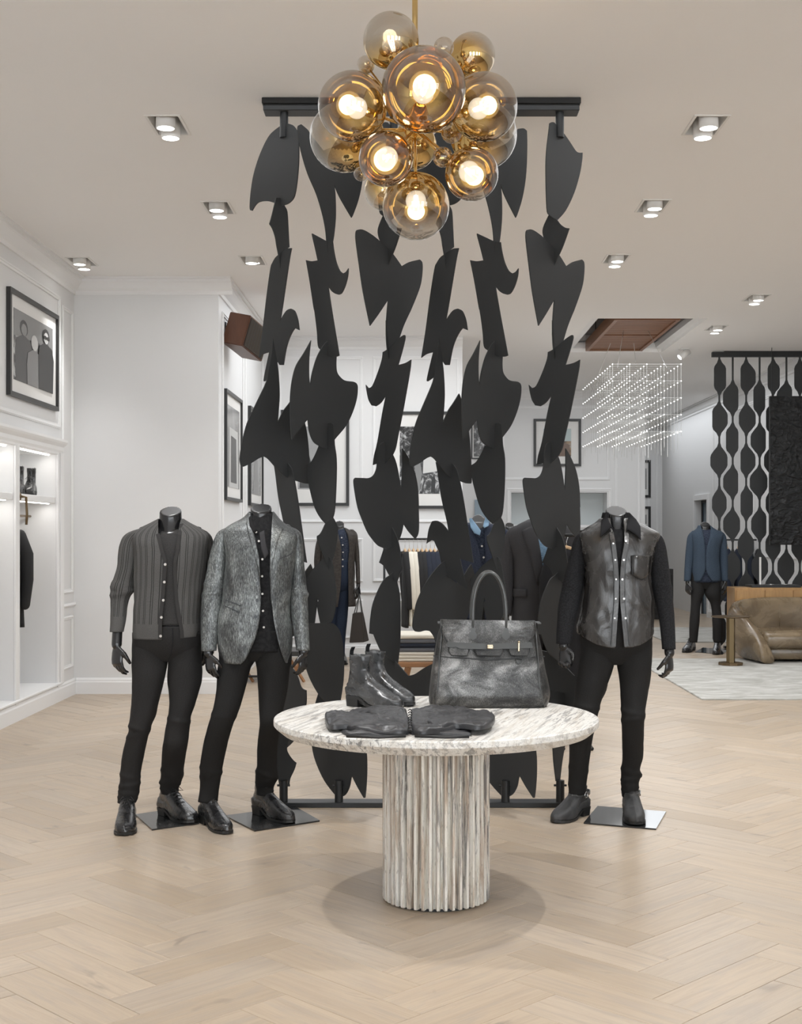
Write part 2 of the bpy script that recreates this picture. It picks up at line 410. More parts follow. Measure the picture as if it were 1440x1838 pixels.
def mk_painting():
    n = NT('thick_black_paint'); a = n.noise(n.coord('Object', (3, 3, 5)), 2.2, 7, .62, 2.2)
    n.base((.006, .007, .008)); n.set(rough=.26, spec=.45); n.bump(a, .6, .05); return n.m
M['paint_black'] = mk_painting()
def mk_silver():
    n = NT('silver_leaf'); a = n.noise(n.coord('Object', (5, 20, 5)), 1.5, 6, .7, 1)
    n.base(n.ramp(a, [(.35, (.10, .09, .085)), (.7, (.5, .48, .46))])); n.set(rough=.35, metal=.6); n.bump(a, .5, .02); return n.m
M['silver_leaf'] = mk_silver()
M['plate'] = plain('black_plate_gloss', (.020, .021, .022), .07, .0, spec=.55)
M['grille'] = plain('speaker_grille', (.07, .052, .035), .7)
M['glass_blue'] = plain('blue_glass', (.10, .16, .21), .15)
M['glass_pale'] = plain('pale_shelf_back', (.62, .66, .66), .35)
M['chest_dark'] = plain('dark_chest', (.03, .03, .032), .5)
# ================================================================ SETTING
def struct(o): o['kind'] = 'structure'; return o
# floor slab + oak herringbone
floor = struct(box('floor', -4.2, 8.5, -4.2, 27.5, -.10, -.011, M['subfloor']))
HL, HW = .60, .18; g = .0008
def plank_bm(bm, x0, x1, y0, y1, off=(0, 0), rot=None, uvl=None):
    r = .0012
    lo = [(x0+g, y0+g), (x1-g, y0+g), (x1-g, y1-g), (x0+g, y1-g)]
    hi = [(x0+g+r, y0+g+r), (x1-g-r, y0+g+r), (x1-g-r, y1-g-r), (x0+g+r, y1-g-r)]
    return lo, hi
def plank_mesh():
    bm = bmesh.new(); uvl = bm.loops.layers.uv.new('UVMap')
    lo, hi = plank_bm(bm, 0, HL, 0, HW)
    A = [bm.verts.new((x, y, -.010)) for x, y in lo]; B = [bm.verts.new((x, y, -.0012)) for x, y in lo]; Cc = [bm.verts.new((x, y, 0)) for x, y in hi]
    fs = [bm.faces.new(Cc)]
    for i in range(4):
        j = (i+1) % 4
        fs.append(bm.faces.new((A[i], A[j], B[j], B[i]))); fs.append(bm.faces.new((B[i], B[j], Cc[j], Cc[i])))
    for f in fs:
        for l in f.loops: l[uvl].uv = (l.vert.co.x, l.vert.co.y)
    me = bpy.data.meshes.new('floor_plank'); bm.to_mesh(me); bm.free(); me.materials.append(M['plank']); return me
pm = plank_mesh()
S2 = math.sqrt(.5); P0 = Vector((-.9575, 4.559, 0)); U = Vector((S2, S2, 0)); V = Vector((S2, -S2, 0))
planks = []
for i in range(-60, 95):
    for j in range(-14, 16):
        uo = i*HW+j*HL; vo = -i*HW+j*HL
        for kind in (0, 1):
            # A: [0,L]x[0,W] ; B: [0,W]x[-L,0]
            if kind == 0: o0 = P0+U*uo+V*vo; ang = math.radians(45)
            else: o0 = P0+U*(uo)+V*(vo); ang = math.radians(135)
            c = o0+(U*HL/2+V*HW/2 if kind == 0 else U*HW/2-V*HL/2)
            if not (2.2 < c.y < 26.8 and -3.6 < c.x < 7.0): continue
            planks.append((o0, kind, c))
def vis(c):
    px = VX+c.x*F/c.y; py = VY+EYE*F/c.y
    return -90 < px < 1530 and py < 1990
planks.sort(key=lambda p: p[2].y if vis(p[2]) else 100+p[2].y)
def plank_xf(o0, kind):
    # local x along length, local y along width, z up (right handed)
    if kind == 0: X, Y, O = U, -V, o0+V*HW
    else: X, Y, O = -V, -U, o0+U*HW
    if X.cross(Y).z < 0: raise RuntimeError('flip')
    return Matrix(((X.x, Y.x, 0, O.x), (X.y, Y.y, 0, O.y), (0, 0, 1, 0), (0, 0, 0, 1)))
for k, (o0, kind, c) in enumerate(planks[:300]):
    o = bpy.data.objects.new('floor_plank', pm); C.objects.link(o); o.parent = floor
    o.matrix_local = plank_xf(o0, kind)
bm = bmesh.new(); uvl = bm.loops.layers.uv.new('UVMap'); lo, hi = plank_bm(None, 0, HL, 0, HW)
for (o0, kind, c) in planks[300:]:
    if c.y < 3.4: continue
    mt = plank_xf(o0, kind)
    A = [bm.verts.new(mt @ Vector((x, y, -.006))) for x, y in lo]; B = [bm.verts.new(mt @ Vector((x, y, 0))) for x, y in hi]
    uvs = [(0, 0), (HL, 0), (HL, HW), (0, HW)]
    f = bm.faces.new(B)
    for l, u in zip(f.loops, uvs): l[uvl].uv = u
    for i in range(4):
        j = (i+1) % 4; f = bm.faces.new((A[i], A[j], B[j], B[i]))
        for l, u in zip(f.loops, (uvs[i], uvs[j], uvs[j], uvs[i])): l[uvl].uv = u
o = bm_obj('floor_plank_field', bm, M['plank_far'], floor, normals=False); o['kind'] = 'stuff'
# ceiling with openings for the fixtures and the coffer
LIGHTS = [(302, 224, 2), (392, 372, 2), (454, 467, 1), (147, 469, 2), (1267, 224, 2), (1172, 369, 2), (1106, 464, 2), (1358, 534, 2), (1286, 588, 2)]
LP = []
for px, py, n in LIGHTS:
    D = (CEIL-EYE)*F/(VY-py); LP.append((wx(px, D), D, n))
COF = (1.90, 3.14, 13.95, 16.55)
holes = [(x-.085, x+.085, d-.165, d+.165) for x, d, n in LP]+[COF]
def plate_with_holes(name, x0, x1, y0, y1, z0, z1, holes, m):
    xs = sorted({x0, x1, *[h[0] for h in holes], *[h[1] for h in holes]}); ys = sorted({y0, y1, *[h[2] for h in holes], *[h[3] for h in holes]})
    bm = bmesh.new()
    def inside(i, j):
        if i < 0 or j < 0 or i >= len(xs)-1 or j >= len(ys)-1: return False
        cx = (xs[i]+xs[i+1])/2; cy = (ys[j]+ys[j+1])/2
        return not any(h[0] < cx < h[1] and h[2] < cy < h[3] for h in holes)
    vc = {}
    def v(i, j, z):
        k = (i, j, z)
        if k not in vc: vc[k] = bm.verts.new((xs[i], ys[j], z))
        return vc[k]
    for i in range(len(xs)-1):
        for j in range(len(ys)-1):
            if not inside(i, j): continue
            bm.faces.new((v(i, j, z0), v(i, j+1, z0), v(i+1, j+1, z0), v(i+1, j, z0)))
            bm.faces.new((v(i, j, z1), v(i+1, j, z1), v(i+1, j+1, z1), v(i, j+1, z1)))
            for (a, b, q) in (((i, j), (i+1, j), (i, j-1)), ((i+1, j), (i+1, j+1), (i+1, j)), ((i+1, j+1), (i, j+1), (i, j+1)), ((i, j+1), (i, j), (i-1, j))):
                if not inside(*q): bm.faces.new((v(*a, z0), v(*b, z0), v(*b, z1), v(*a, z1)))
    return bm_obj(name, bm, m)
struct(plate_with_holes('ceiling', -4.2, 8.5, -4.2, 27.5, CEIL, CEIL+.06, holes, M['ceiling']))
# coffer over the opening
x0, x1, y0, y1 = COF
cz = 4.35
cof = struct(bpy.data.objects.new('trim_1', None)); C.objects.link(cof); cof.location = (0, 0, 0)
for nm, a in (('coffer_side', (x0-.04, x0, y0, y1)), ('coffer_side', (x1, x1+.04, y0, y1)), ('coffer_side', (x0, x1, y0-.04, y0)), ('coffer_side', (x0, x1, y1, y1+.04))):
    box(nm, *a, CEIL+.061, cz, M['wall'], cof)
box('coffer_top', x0-.04, x1+.04, y0-.04, y1+.04, cz, cz+.03, M['silver_leaf'], cof)
for k, (d, z) in enumerate(((.10, 3.80), (.06, 3.90), (.03, 3.99))):
    bm = bmesh.new()
    bx(bm, x0, x0+d, y0, y1, z, z+.07); bx(bm, x1-d, x1, y0, y1, z, z+.07); bx(bm, x0+d, x1-d, y1-d, y1, z, z+.07)
    bm_obj('coffer_moulding', bm, M['trim'], cof)
# -------- walls
LX = -3.09; PY = 11.78; SX = -1.78; BY = 15.3; RX = 5.1
# left wall: solid runs around two niches
N0, N1, N2, N3 = 8.92, 10.0, 10.10, 11.18; NZ0, NZ1 = .12, 2.13; ND = .46
bm = bmesh.new()
bx(bm, LX-.6, LX, -4.0, N0, 0, CEIL); bx(bm, LX-.6, LX, N0, N3, NZ1, CEIL); bx(bm, LX-.6, LX, N0, N3, 0, NZ0)
bx(bm, LX-.6, LX, N1, N2, NZ0, NZ1); bx(bm, LX-.6, LX, N3, PY, 0, CEIL); bx(bm, LX-.6, LX-ND, N0, N3, NZ0, NZ1)
struct(bm_obj('wall_left', bm, M['wall']))
struct(box('wall_pillar', LX-.6, SX, PY, PY+.25, 0, CEIL, M['wall']))
struct(box('wall_side', SX-.2, SX, PY+.25, BY+.2, 0, CEIL, M['wall']))
struct(box('wall_back', SX, .56, BY, BY+.2, 0, CEIL, M['wall']))
FY = 21.0
# far wall with two shelf recesses
FH = [(wx(918, FY), wx(1090, FY), wz(942, FY), wz(884, FY)), (wx(918, FY), wx(1090, FY), .12, wz(951, FY))]
bm = bmesh.new(); xa, xb = FH[0][0], FH[0][1]
bx(bm, .30, xa, FY, FY+.5, 0, CEIL); bx(bm, xb, 3.72, FY, FY+.5, 0, CEIL); bx(bm, xa, xb, FY, FY+.5, FH[0][3], CEIL)
bx(bm, xa, xb, FY, FY+.5, FH[1][3], FH[0][2]); bx(bm, xa, xb, FY, FY+.5, 0, .12)
struct(bm_obj('wall_far', bm, M['wall'])); struct(box('trim_2', xa, xb, FY+.45, FY+.49, .12, FH[0][3], M['glass_pale']))
struct(box('wall_leak_block', .1, .29, BY+.21, 26.79, 0, CEIL, M['wall']))  # unseen wall added to close off stray world light
struct(box('wall_end', .1, RX+.2, 26.8, 27.0, 0, CEIL, M['wall']))
D0, D1, DZ = 22.6, 23.6, 2.05
bm = bmesh.new(); bx(bm, 7.6, 7.8, -4.0, 16.9, 0, CEIL); bx(bm, RX, 7.8, 16.9, 17.1, 0, CEIL); struct(bm_obj('wall_right_near', bm, M['wall']))
# unseen shop front behind the camera, windows added for light and reflections
bm = bmesh.new(); WN = [(-2.5, -.7), (.1, 2.0), (2.8, 4.7), (5.5, 7.2)]; xq = [LX]+[v for w_ in WN for v in w_]+[7.8]
for i in range(0, len(xq), 2): bx(bm, xq[i], xq[i+1], -4.0, -3.8, 0, CEIL)
for a_, b_ in WN: bx(bm, a_, b_, -4.0, -3.8, 0, .35); bx(bm, a_, b_, -4.0, -3.8, 3.25, CEIL)
struct(bm_obj('wall_front', bm, M['wall']))
for i, (a_, b_) in enumerate(WN):
    bm = bmesh.new()
    for x_ in (a_, (a_+b_)/2-.03, b_-.06): bx(bm, x_, x_+.06, -3.93, -3.87, .35, 3.25)
    bx(bm, a_, b_, -3.93, -3.87, .35, .42); bx(bm, a_, b_, -3.93, -3.87, 3.18, 3.25); bx(bm, a_, b_, -3.93, -3.87, 2.4, 2.46); struct(bm_obj('added_window_%d' % (i+1), bm, M['black_steel']))
bm = bmesh.new(); bx(bm, RX+.201, RX+.6, D0-.3, D1+.3, 0, CEIL); struct(bm_obj('wall_doorway', bm, M['wall'])) if False else bm.free()
bm = bmesh.new(); bx(bm, RX, RX+.2, 17.101, D0, 0, CEIL); bx(bm, RX, RX+.2, D1, 26.8, 0, CEIL); bx(bm, RX, RX+.2, D0, D1, DZ, CEIL)
struct(bm_obj('wall_right', bm, M['wall']))
d = struct(box('door_1', RX+.12, RX+.17, D0+.05, D1-.05, 0.01, DZ-.05, M['glass_blue']))
bm = bmesh.new()
for a, b in ((D0, D0+.05), (D1-.05, D1)): bx(bm, RX+.10, RX+.18, a, b, 0, DZ)
bx(bm, RX+.10, RX+.18, D0, D1, DZ-.05, DZ); bm_obj('door_frame', bm, M['chest_dark'], d)
bm = bmesh.new(); bx(bm, RX-.03, RX, D0-.09, D0, 0, DZ+.09); bx(bm, RX-.03, RX, D1, D1+.09, 0, DZ+.09); bx(bm, RX-.03, RX, D0, D1, DZ, DZ+.09)
bm_obj('door_casing', bm, M['trim'], d)
# -------- mouldings
PROF_CROWN = [(0, 0), (.015, 0), (.022, .018), (.022, .03), (.05, .05), (.085, .095), (.10, .105), (.10, .125), (.125, .13), (.125, .145), (0, .145)]
PROF_BASE = [(0, 0), (.022, 0), (.022, .105), (.016, .118), (.016, .128), (.006, .145), (0, .145)]
PROF_PANEL = None
def run(bm, prof, a, b, nrm, z):
    """extrude a (out, up) profile from a to b (2D points) with outward normal nrm"""
    A = []; B = []
    for o_, u_ in prof:
        A.append(bm.verts.new((a[0]+nrm[0]*o_, a[1]+nrm[1]*o_, z+u_))); B.append(bm.verts.new((b[0]+nrm[0]*o_, b[1]+nrm[1]*o_, z+u_)))
    k = len(prof)
    for i in range(k): bm.faces.new((A[i], A[(i+1) % k], B[(i+1) % k], B[i]))
    bm.faces.new(A[::-1]); bm.faces.new(B)
tn = [2]
def trim(name, prof, a, b, nrm, z, m='trim'):
    bm = bmesh.new(); run(bm, prof, a, b, nrm, z); return struct(bm_obj(name, bm, M[m]))
def tnext(): tn[0] += 1; return 'trim_%d' % tn[0]
cr = CEIL-.145
for a, b, nn in (((LX, -3.8), (LX, PY), (1, 0)), ((LX, PY), (SX+.125, PY), (0, -1)), ((SX, PY), (SX, BY), (1, 0)), ((SX, BY), (.56, BY), (0, -1)), ((.5, FY), (3.72, FY), (0, -1)), ((RX, 16.9), (RX, 26.8), (-1, 0)), ((3.72, 26.8), (RX, 26.8), (0, -1))):
    trim(tnext(), PROF_CROWN, a, b, nn, cr)
trim('baseboard_left', PROF_BASE, (LX, -3.8), (LX, PY), (1, 0), 0)
trim('baseboard_pillar', PROF_BASE, (LX+.022, PY), (SX, PY), (0, -1), 0)
trim('baseboard_side', PROF_BASE, (SX, PY), (SX, BY), (1, 0), 0)
trim('baseboard_back', PROF_BASE, (SX+.022, BY), (.56, BY), (0, -1), 0)
trim('baseboard_right', PROF_BASE, (RX, 16.9), (RX, D0-.09), (-1, 0), 0)
trim('baseboard_end', PROF_BASE, (3.5, 26.8), (RX-.022, 26.8), (0, -1), 0)
def panel(plane, c, a0, a1, z0, z1, sgn, w=.035, d=.018, nm=None):
    """rectangular picture-frame moulding on a wall; plane 'x' (wall at x=c, along y) or 'y'"""
    bm = bmesh.new()
    def strip(p0, p1, q0, q1, dd):
        lo, hi = (c, c+sgn*dd) if sgn > 0 else (c+sgn*dd, c)
        if plane == 'x': bx(bm, lo, hi, p0, p1, q0, q1, .003, 1)
        else: bx(bm, p0, p1, lo, hi, q0, q1, .003, 1)
    for ww, off, dd in ((w, 0, d*.6), (w*.35, w*.18, d)):
        A0, A1, Z0, Z1 = a0+off, a1-off, z0+off, z1-off
        strip(A0, A1, Z0, Z0+ww, dd); strip(A0, A1, Z1-ww, Z1, dd); strip(A0, A0+ww, Z0+ww, Z1-ww, dd); strip(A1-ww, A1, Z0+ww, Z1-ww, dd)
    return struct(bm_obj(nm or tnext(), bm, M['trim']))
# left wall panels and cornice over the niches
panel('x', LX, 8.3, 11.28, 2.36, 3.51, 1, .04, .02)
panel('x', LX, 11.36, 11.70, .92, 3.45, 1); panel('x', LX, 11.36, 11.70, .25, .72, 1)
trim(tnext(), [(0, 0), (.02, 0), (.03, .02), (.03, .05), (.06, .075), (.07, .09), (.07, .11), (0, .11)], (LX, 8.3), (LX, 11.32), (1, 0), 2.15)
trim(tnext(), [(0, 0), (.014, 0), (.02, .012), (.014, .03), (0, .03)], (LX, 11.30), (LX, PY), (1, 0), .80)
# niche surrounds
for a, b in ((N0, N1), (N2, N3)):
    bm = bmesh.new()
    bx(bm, LX, LX+.02, a-.05, a, NZ0, NZ1+.03, .004, 1); bx(bm, LX, LX+.02, b, b+.05, NZ0, NZ1+.03, .004, 1); bx(bm, LX, LX+.02, a, b, NZ1, NZ1+.03, .004, 1)
    struct(bm_obj(tnext(), bm, M['trim']))
bm = bmesh.new()
for zz in (.30,):
    bx(bm, LX, LX+.03, 11.24, 11.34, .15, 2.15, .004, 1)
struct(bm_obj(tnext(), bm, M['trim']))
bm = bmesh.new(); bx(bm, LX-ND, LX+.03, N0-.1, N3+.06, .145, .165, .004, 1); struct(bm_obj(tnext(), bm, M['trim']))
# side and back wall panels
panel('x', SX, 11.98, 13.45, 1.2, 3.5, 1); panel('x', SX, 13.6, 15.15, 1.2, 3.5, 1)
for a, b in ((500, 652), (669, 826)):
    panel('y', BY, wx(a, BY), wx(b, BY), wz(938, BY), wz(640, BY), -1)
    panel('y', BY, wx(a, BY), wx(b, BY), wz(1044, BY), wz(966, BY), -1)
    panel('y', BY, wx(a, BY), wx(b, BY), wz(1146, BY), wz(1076, BY), -1)
trim(tnext(), [(0, 0), (.02, 0), (.026, .012), (.02, .03), (0, .03)], (SX, BY), (.56, BY), (0, -1), wz(1065, BY))
panel('x', SX, 12.0, 15.15, .2, .68, 1)
# far wall panels
panel('y', FY, wx(846, FY), wx(884, FY), wz(860, FY), wz(735, FY), -1, .05)
panel('y', FY, wx(900, FY), wx(1095, FY), wz(862, FY), wz(728, FY), -1, .05)
panel('y', FY, wx(1103, FY), wx(1150, FY), 1.2, wz(728, FY), -1, .05)
panel('y', FY, wx(910, FY), wx(1098, FY), wz(948, FY), wz(876, FY), -1, .05)
panel('y', 26.8, wx(1162, 26.8), wx(1182, 26.8), 1.3, 3.4, -1, .05)
for a, b in ((17.2, 19.2), (19.5, 22.2)): panel('x', RX, a, b, 1.1, 3.45, -1, .05)
# niche shelves with light strips
def niche_shelf(a, b, label):
    t = empty('wall_shelf', (LX-.2, (a+b)/2, 1.71), label, 'shelf')
    box('shelf_board', LX-ND+.001, LX-.005, a+.001, b-.001, 1.71, 1.765, M['trim'], t, .004, 1)
    e = box('light_strip', LX-.06, LX-.045, a+.05, b-.04, 1.704, 1.7095, M['lamp_glow'], t)
    return t
niche_shelf(N2, N3, 'white shelf carrying black boots in the wall niche nearest the pillar')
niche_shelf(N0, N1, 'empty white shelf in the niche cut by the left frame edge')
for a, b, lb in ((N2, N3, 'slim bright light strip under the top of the niche nearest the pillar'), (N0, N1, 'slim bright light strip at the top of the niche at the frame edge')):
    o = box('light_strip', LX-.06, LX-.045, a+.05, b-.04, NZ1-.010, NZ1-.0005, M['lamp_glow']); tag(o, lb, 'light')
    for z, e_ in ((NZ1-.03, .9), (1.69, 1.1)):
        d = bpy.data.lights.new('strip_light', 'AREA'); d.shape = 'RECTANGLE'; d.size = .02; d.size_y = b-a-.15; d.energy = e_; d.color = (1, .97, .93)
        l_ = bpy.data.objects.new('strip_light', d); C.objects.link(l_); l_.location = (LX-.08, (a+b)/2, z)
# ================================================================ CEILING FIXTURES
FIX_LAB = ['twin white ceiling downlight at upper left, largest on the left side', 'twin white ceiling downlight left of the black screen, second nearest', 'white ceiling downlight with one visible lamp left of screen', 'twin white ceiling downlight above the white pillar corner',
 'twin white ceiling downlight at upper right, largest on the right side', 'twin white ceiling downlight right of the screen, second nearest', 'twin white ceiling downlight right of the screen top, third nearest',
 'twin white ceiling downlight near the right edge above the far black screen', 'twin white ceiling downlight just right of the wooden ceiling tray']
def fixture(x, y, n, label):
    t = empty('ceiling_downlight', (x, y, CEIL), label, 'ceiling light', 'recessed twin downlights')
    bm = bmesh.new(); a, b = .100, .180; c, d_ = .085, .165
    bx(bm, x-a, x+a, y-b, y-d_, CEIL-.006, CEIL-.0005); bx(bm, x-a, x+a, y+d_, y+b, CEIL-.006, CEIL-.0005)
    bx(bm, x-a, x-c, y-d_, y+d_, CEIL-.006, CEIL-.0005); bx(bm, x+c, x+a, y-d_, y+d_, CEIL-.006, CEIL-.0005)
    bm_obj('trim_frame', bm, M['white_lamp'], t)
    bm = bmesh.new(); h = .12; z0 = CEIL
    bx(bm, x-c-.004, x-c+.001, y-d_, y+d_, z0, z0+h); bx(bm, x+c-.001, x+c+.004, y-d_, y+d_, z0, z0+h)
    bx(bm, x-c, x+c, y-d_-.004, y-d_+.001, z0, z0+h); bx(bm, x-c, x+c, y+d_-.001, y+d_+.004, z0, z0+h); bx(bm, x-c, x+c, y-d_, y+d_, z0+h, z0+h+.005)
    bm_obj('recess_box', bm, M['white_lamp'], t)
    for k in range(2):
        yy = y-.075 if k == 0 else y+.075
        zb = CEIL-.045 if k == 0 else CEIL-.055
        if n == 1 and k == 1: zb = CEIL-.01
        bm = bmesh.new(); lathe(bm, [(0, .115), (.054, .115), (.054, -.0), (.048, -.0), (.048, .012), (0, .012)], 24, (x, yy, zb))
        cyl = bm_obj('lamp_cylinder', bm, M['white_lamp'], t, True)
        bm = bmesh.new(); lathe(bm, [(0, .001), (.0475, .001), (.0475, .004), (0, .004)], 24, (x, yy, zb)); bm_obj('lamp_lens', bm, M['lamp_glow'], cyl)
        d = bpy.data.lights.new('downlight_beam', 'SPOT'); d.energy = SPOT_W; d.spot_size = math.radians(80); d.spot_blend = .8; d.shadow_soft_size = .05; d.color = (.97, .97, .97)
        l_ = bpy.data.objects.new('downlight_beam', d); C.objects.link(l_); l_.location = (x, yy, zb-.02)
for (x, y, n), lb in zip(LP, FIX_LAB): fixture(x, y, n, lb)
# lamps of the same rows, behind and beside the camera (the rows go on there)
for (x, y) in ((-1.39, 5.4), (1.66, 5.4), (-1.39, 3.4), (1.66, 3.4), (0.1, 3.0), (3.36, 7.3), (3.36, 9.2)):
    d = bpy.data.lights.new('downlight_beam', 'SPOT'); d.energy = SPOT_W*3.2; d.spot_size = math.radians(95); d.spot_blend = .8; d.shadow_soft_size = .06; d.color = (.97, .97, .97)
    l_ = bpy.data.objects.new('downlight_beam', d); C.objects.link(l_); l_.location = (x, y, CEIL-.06)
    if y > 5: d.energy *= 1.9; d.shadow_soft_size = .04
    elif abs(x) < 2: l_.rotation_euler = (math.radians(12), 0, 0)
# the tilted track spot by the coffer
D = (CEIL-EYE)*F/(VY-626); x = wx(1228, D)
t = empty('track_spotlight', (x, D, CEIL), 'small tilted white spotlight by the coffer edge', 'spotlight')
box('mount_plate', x-.06, x+.06, D-.05, D+.05, CEIL-.012, CEIL-.0005, M['white_lamp'], t, .003, 1)
bm = bmesh.new(); tube(bm, [(x, D, CEIL-.012), (x, D, CEIL-.05)], .01, 10); bm_obj('stem', bm, M['white_lamp'], t)
bm = bmesh.new(); tube(bm, [(x+.06, D, CEIL-.03), (x-.06, D-.03, CEIL-.11)], .042, 20); sh = bm_obj('spot_head', bm, M['white_lamp'], t, True)
bm = bmesh.new(); tube(bm, [(x-.06, D-.03, CEIL-.1105), (x-.063, D-.0305, CEIL-.113)], .034, 20); bm_obj('lamp_lens', bm, M['lamp_glow'], sh)
# ================================================================ BLACK BLADE SCREEN
SD = 6.93; SP = 298*SD/F
CR = {'C2': (420, 160, 3.9944), 'C3': (740, 160, 3.9944), 'C4': (420, 560, 3.9944), 'C5': (720, 560, 3.9944), 'S3': (480, 900, 6.545), 'S4': (660, 900, 6.545),
      'S5': (860, 900, 6.545), 'S6': (480, 1160, 6.545), 'S7': (840, 1160, 6.545), 'L6': (420, 960, 3.533), 'P': (0, 0, 1), 'C6': (540, 880, 4.84)}
def PXS(spec):
    out = []
    for key, pts in spec:
        bx0, by0, s = CR[key]
        out += [(bx0+x/s, by0+y/s) for x, y in pts]
    return out
# column -> list of (k traced-in-copy, slot px to the next blade, [(crop, points)...]) from top to bottom; first blade leans '-' or '+'
COLS = {
1: (510, -1, [
 (0, 503.9, [('C2', [(400, 250), (365, 248), (300, 290), (250, 342), (200, 440), (160, 550), (135, 650), (120, 760), (115, 840), (118, 868), (132, 872), (160, 828), (190, 808), (240, 803), (290, 815), (340, 832), (370, 830), (400, 815), (428, 785), (443, 740), (456, 650), (466, 520), (466, 400), (455, 310), (430, 265)])]),
 (0, 503.9, [('C2', [(300, 780), (275, 890), (254, 966), (275, 1000), (295, 1060), (305, 1120), (318, 1190), (335, 1312), (350, 1210), (358, 1160), (397, 1133), (390, 1000), (382, 880), (362, 835), (350, 780)])]),
 (0, 500, [('C2', [(415, 1140), (380, 1145), (350, 1165), (325, 1185), (300, 1207), (278, 1245), (263, 1290), (235, 1490), (206, 1740)]), ('C4', [(180, 328), (212, 302), (255, 288), (235, 380), (215, 485), (222, 497), (292, 433), (312, 350), (330, 380), (357, 380), (375, 270), (395, 200), (420, 145), (440, 116), (470, 130)]), ('C2', [(462, 1665), (450, 1620), (435, 1588), (410, 1574), (380, 1587), (350, 1630), (333, 1665), (350, 1560), (372, 1410), (400, 1220)])]),
 (1, 0, []),
 (0, 555, [('C4', [(380, 1078), (420, 1098), (450, 1140), (465, 1170), (480, 1250), (505, 1420), (530, 1590), (560, 1790), (555, 1803), (515, 1785)]), ('C4', [(470, 1740), (410, 1560), (370, 1400), (340, 1190), (325, 1130), (350, 1100)])]),
 (1, 0, []), (0, 0, []), (0, 0, [])])}
def shp(k, pts): return (k, PXS(pts))
# blade outlines in px of the photograph: (copy index k, points)
B = {}
B['1a'] = shp(0, COLS[1][2][0][2]); B['1b'] = shp(0, COLS[1][2][1][2]); B['1c'] = shp(0, COLS[1][2][2][2])
B['1d'] = shp(1, [('C5', [(268, 185), (262, 290), (243, 410), (228, 500), (170, 640), (105, 800), (72, 950), (60, 1050), (66, 1100), (82, 1110), (130, 1085), (180, 1050), (213, 1036), (240, 1055), (290, 1118), (330, 1165), (385, 1200), (430, 1215), (465, 1228), (500, 1230), (505, 1200), (500, 1040), (485, 860), (458, 740), (432, 630), (415, 585), (375, 650), (335, 710), (300, 790), (308, 680), (312, 590), (308, 480), (298, 370)])])
B['1e'] = shp(1, [('C5', [(330, 1068), (310, 1095), (250, 1075), (265, 1160), (290, 1330), (330, 1500), (342, 1572), (300, 1520), (260, 1497), (225, 1500), (200, 1560), (185, 1660)]), ('S4', [(712, 480), (755, 455), (785, 465), (812, 530), (845, 600), (862, 690), (890, 800), (930, 880), (1020, 925), (1165, 1028), (1170, 1015), (1130, 860), (1088, 672), (1160, 695), (1246, 720), (1225, 600)]), ('C5', [(470, 1480), (440, 1300), (410, 1160), (390, 1110), (360, 1080)])])
B['1f'] = shp(1, [('S4', [(905, 700), (850, 738), (800, 795), (740, 870), (680, 960), (620, 1080), (575, 1190), (548, 1310), (530, 1430), (533, 1490), (560, 1527), (610, 1532), (680, 1515), (735, 1525), (780, 1590), (812, 1690), (850, 1790), (930, 1700), (1050, 1560), (1150, 1400), (1230, 1200), (1262, 1000), (1250, 850), (1215, 735), (1175, 795), (1110, 900), (1050, 960), (930, 860)])])
B['1g'] = (0, [(512, 1120), (521, 1187), (533, 1210), (541, 1233), (550, 1239), (550, 1262), (544, 1292), (530, 1326), (515, 1342), (507, 1300), (495, 1240), (490, 1180), (497, 1130)])
B['1h'] = (0, [(500, 1290), (520, 1318), (515, 1342), (518, 1353), (526, 1364), (532, 1369), (528, 1382), (521, 1397), (519, 1410), (502, 1410), (497, 1378), (495, 1330)])
B['2a'] = shp(0, [('C2', [(480, 252), (460, 262), (455, 290), (460, 350), (490, 480), (530, 610), (590, 750), (630, 880), (655, 1000), (665, 1110), (673, 1255), (690, 1180), (709, 1100), (722, 1010), (730, 900), (727, 760), (717, 680), (750, 760), (800, 850), (843, 922), (858, 890), (890, 800), (915, 690), (930, 560), (935, 400), (932, 300), (905, 282), (860, 285), (780, 380), (640, 440), (560, 340), (530, 295), (500, 268)])])
B['2b'] = shp(0, [('C2', [(563, 1035), (610, 1060), (672, 1092), (710, 1097), (718, 1160), (735, 1240), (760, 1300), (785, 1322), (805, 1310), (822, 1285), (818, 1340), (800, 1410), (775, 1462), (752, 1474), (725, 1465), (700, 1445), (678, 1412), (690, 1500), (715, 1660), (740, 1810)]), ('C4', [(756, 312), (735, 320), (690, 318), (655, 290), (622, 270), (604, 240), (597, 140), (580, 0)]), ('C2', [(572, 1560), (545, 1380), (518, 1226), (560, 1234), (602, 1228), (585, 1150), (562, 1050)])])
B['2c'] = shp(0, [('C4', [(672, 205), (640, 240), (600, 310), (575, 380), (555, 460), (545, 535), (538, 440), (540, 320), (552, 203), (500, 295), (447, 380), (420, 470), (405, 580), (402, 700), (405, 820), (413, 914), (470, 840), (528, 770), (540, 860), (570, 930), (620, 965), (672, 985), (725, 910), (800, 820), (850, 720), (880, 620), (887, 540), (878, 512), (855, 500), (800, 493), (770, 475), (740, 435), (733, 380), (735, 320), (690, 300)])])
B['2d'] = shp(0, [('C4', [(700, 798), (680, 800), (672, 850), (668, 955), (610, 960), (585, 1020), (555, 1075), (525, 1098), (528, 1180), (550, 1290), (580, 1400), (620, 1475), (660, 1520), (690, 1500), (710, 1475), (725, 1400), (735, 1200), (735, 1050), (722, 950), (718, 860), (713, 805)])])
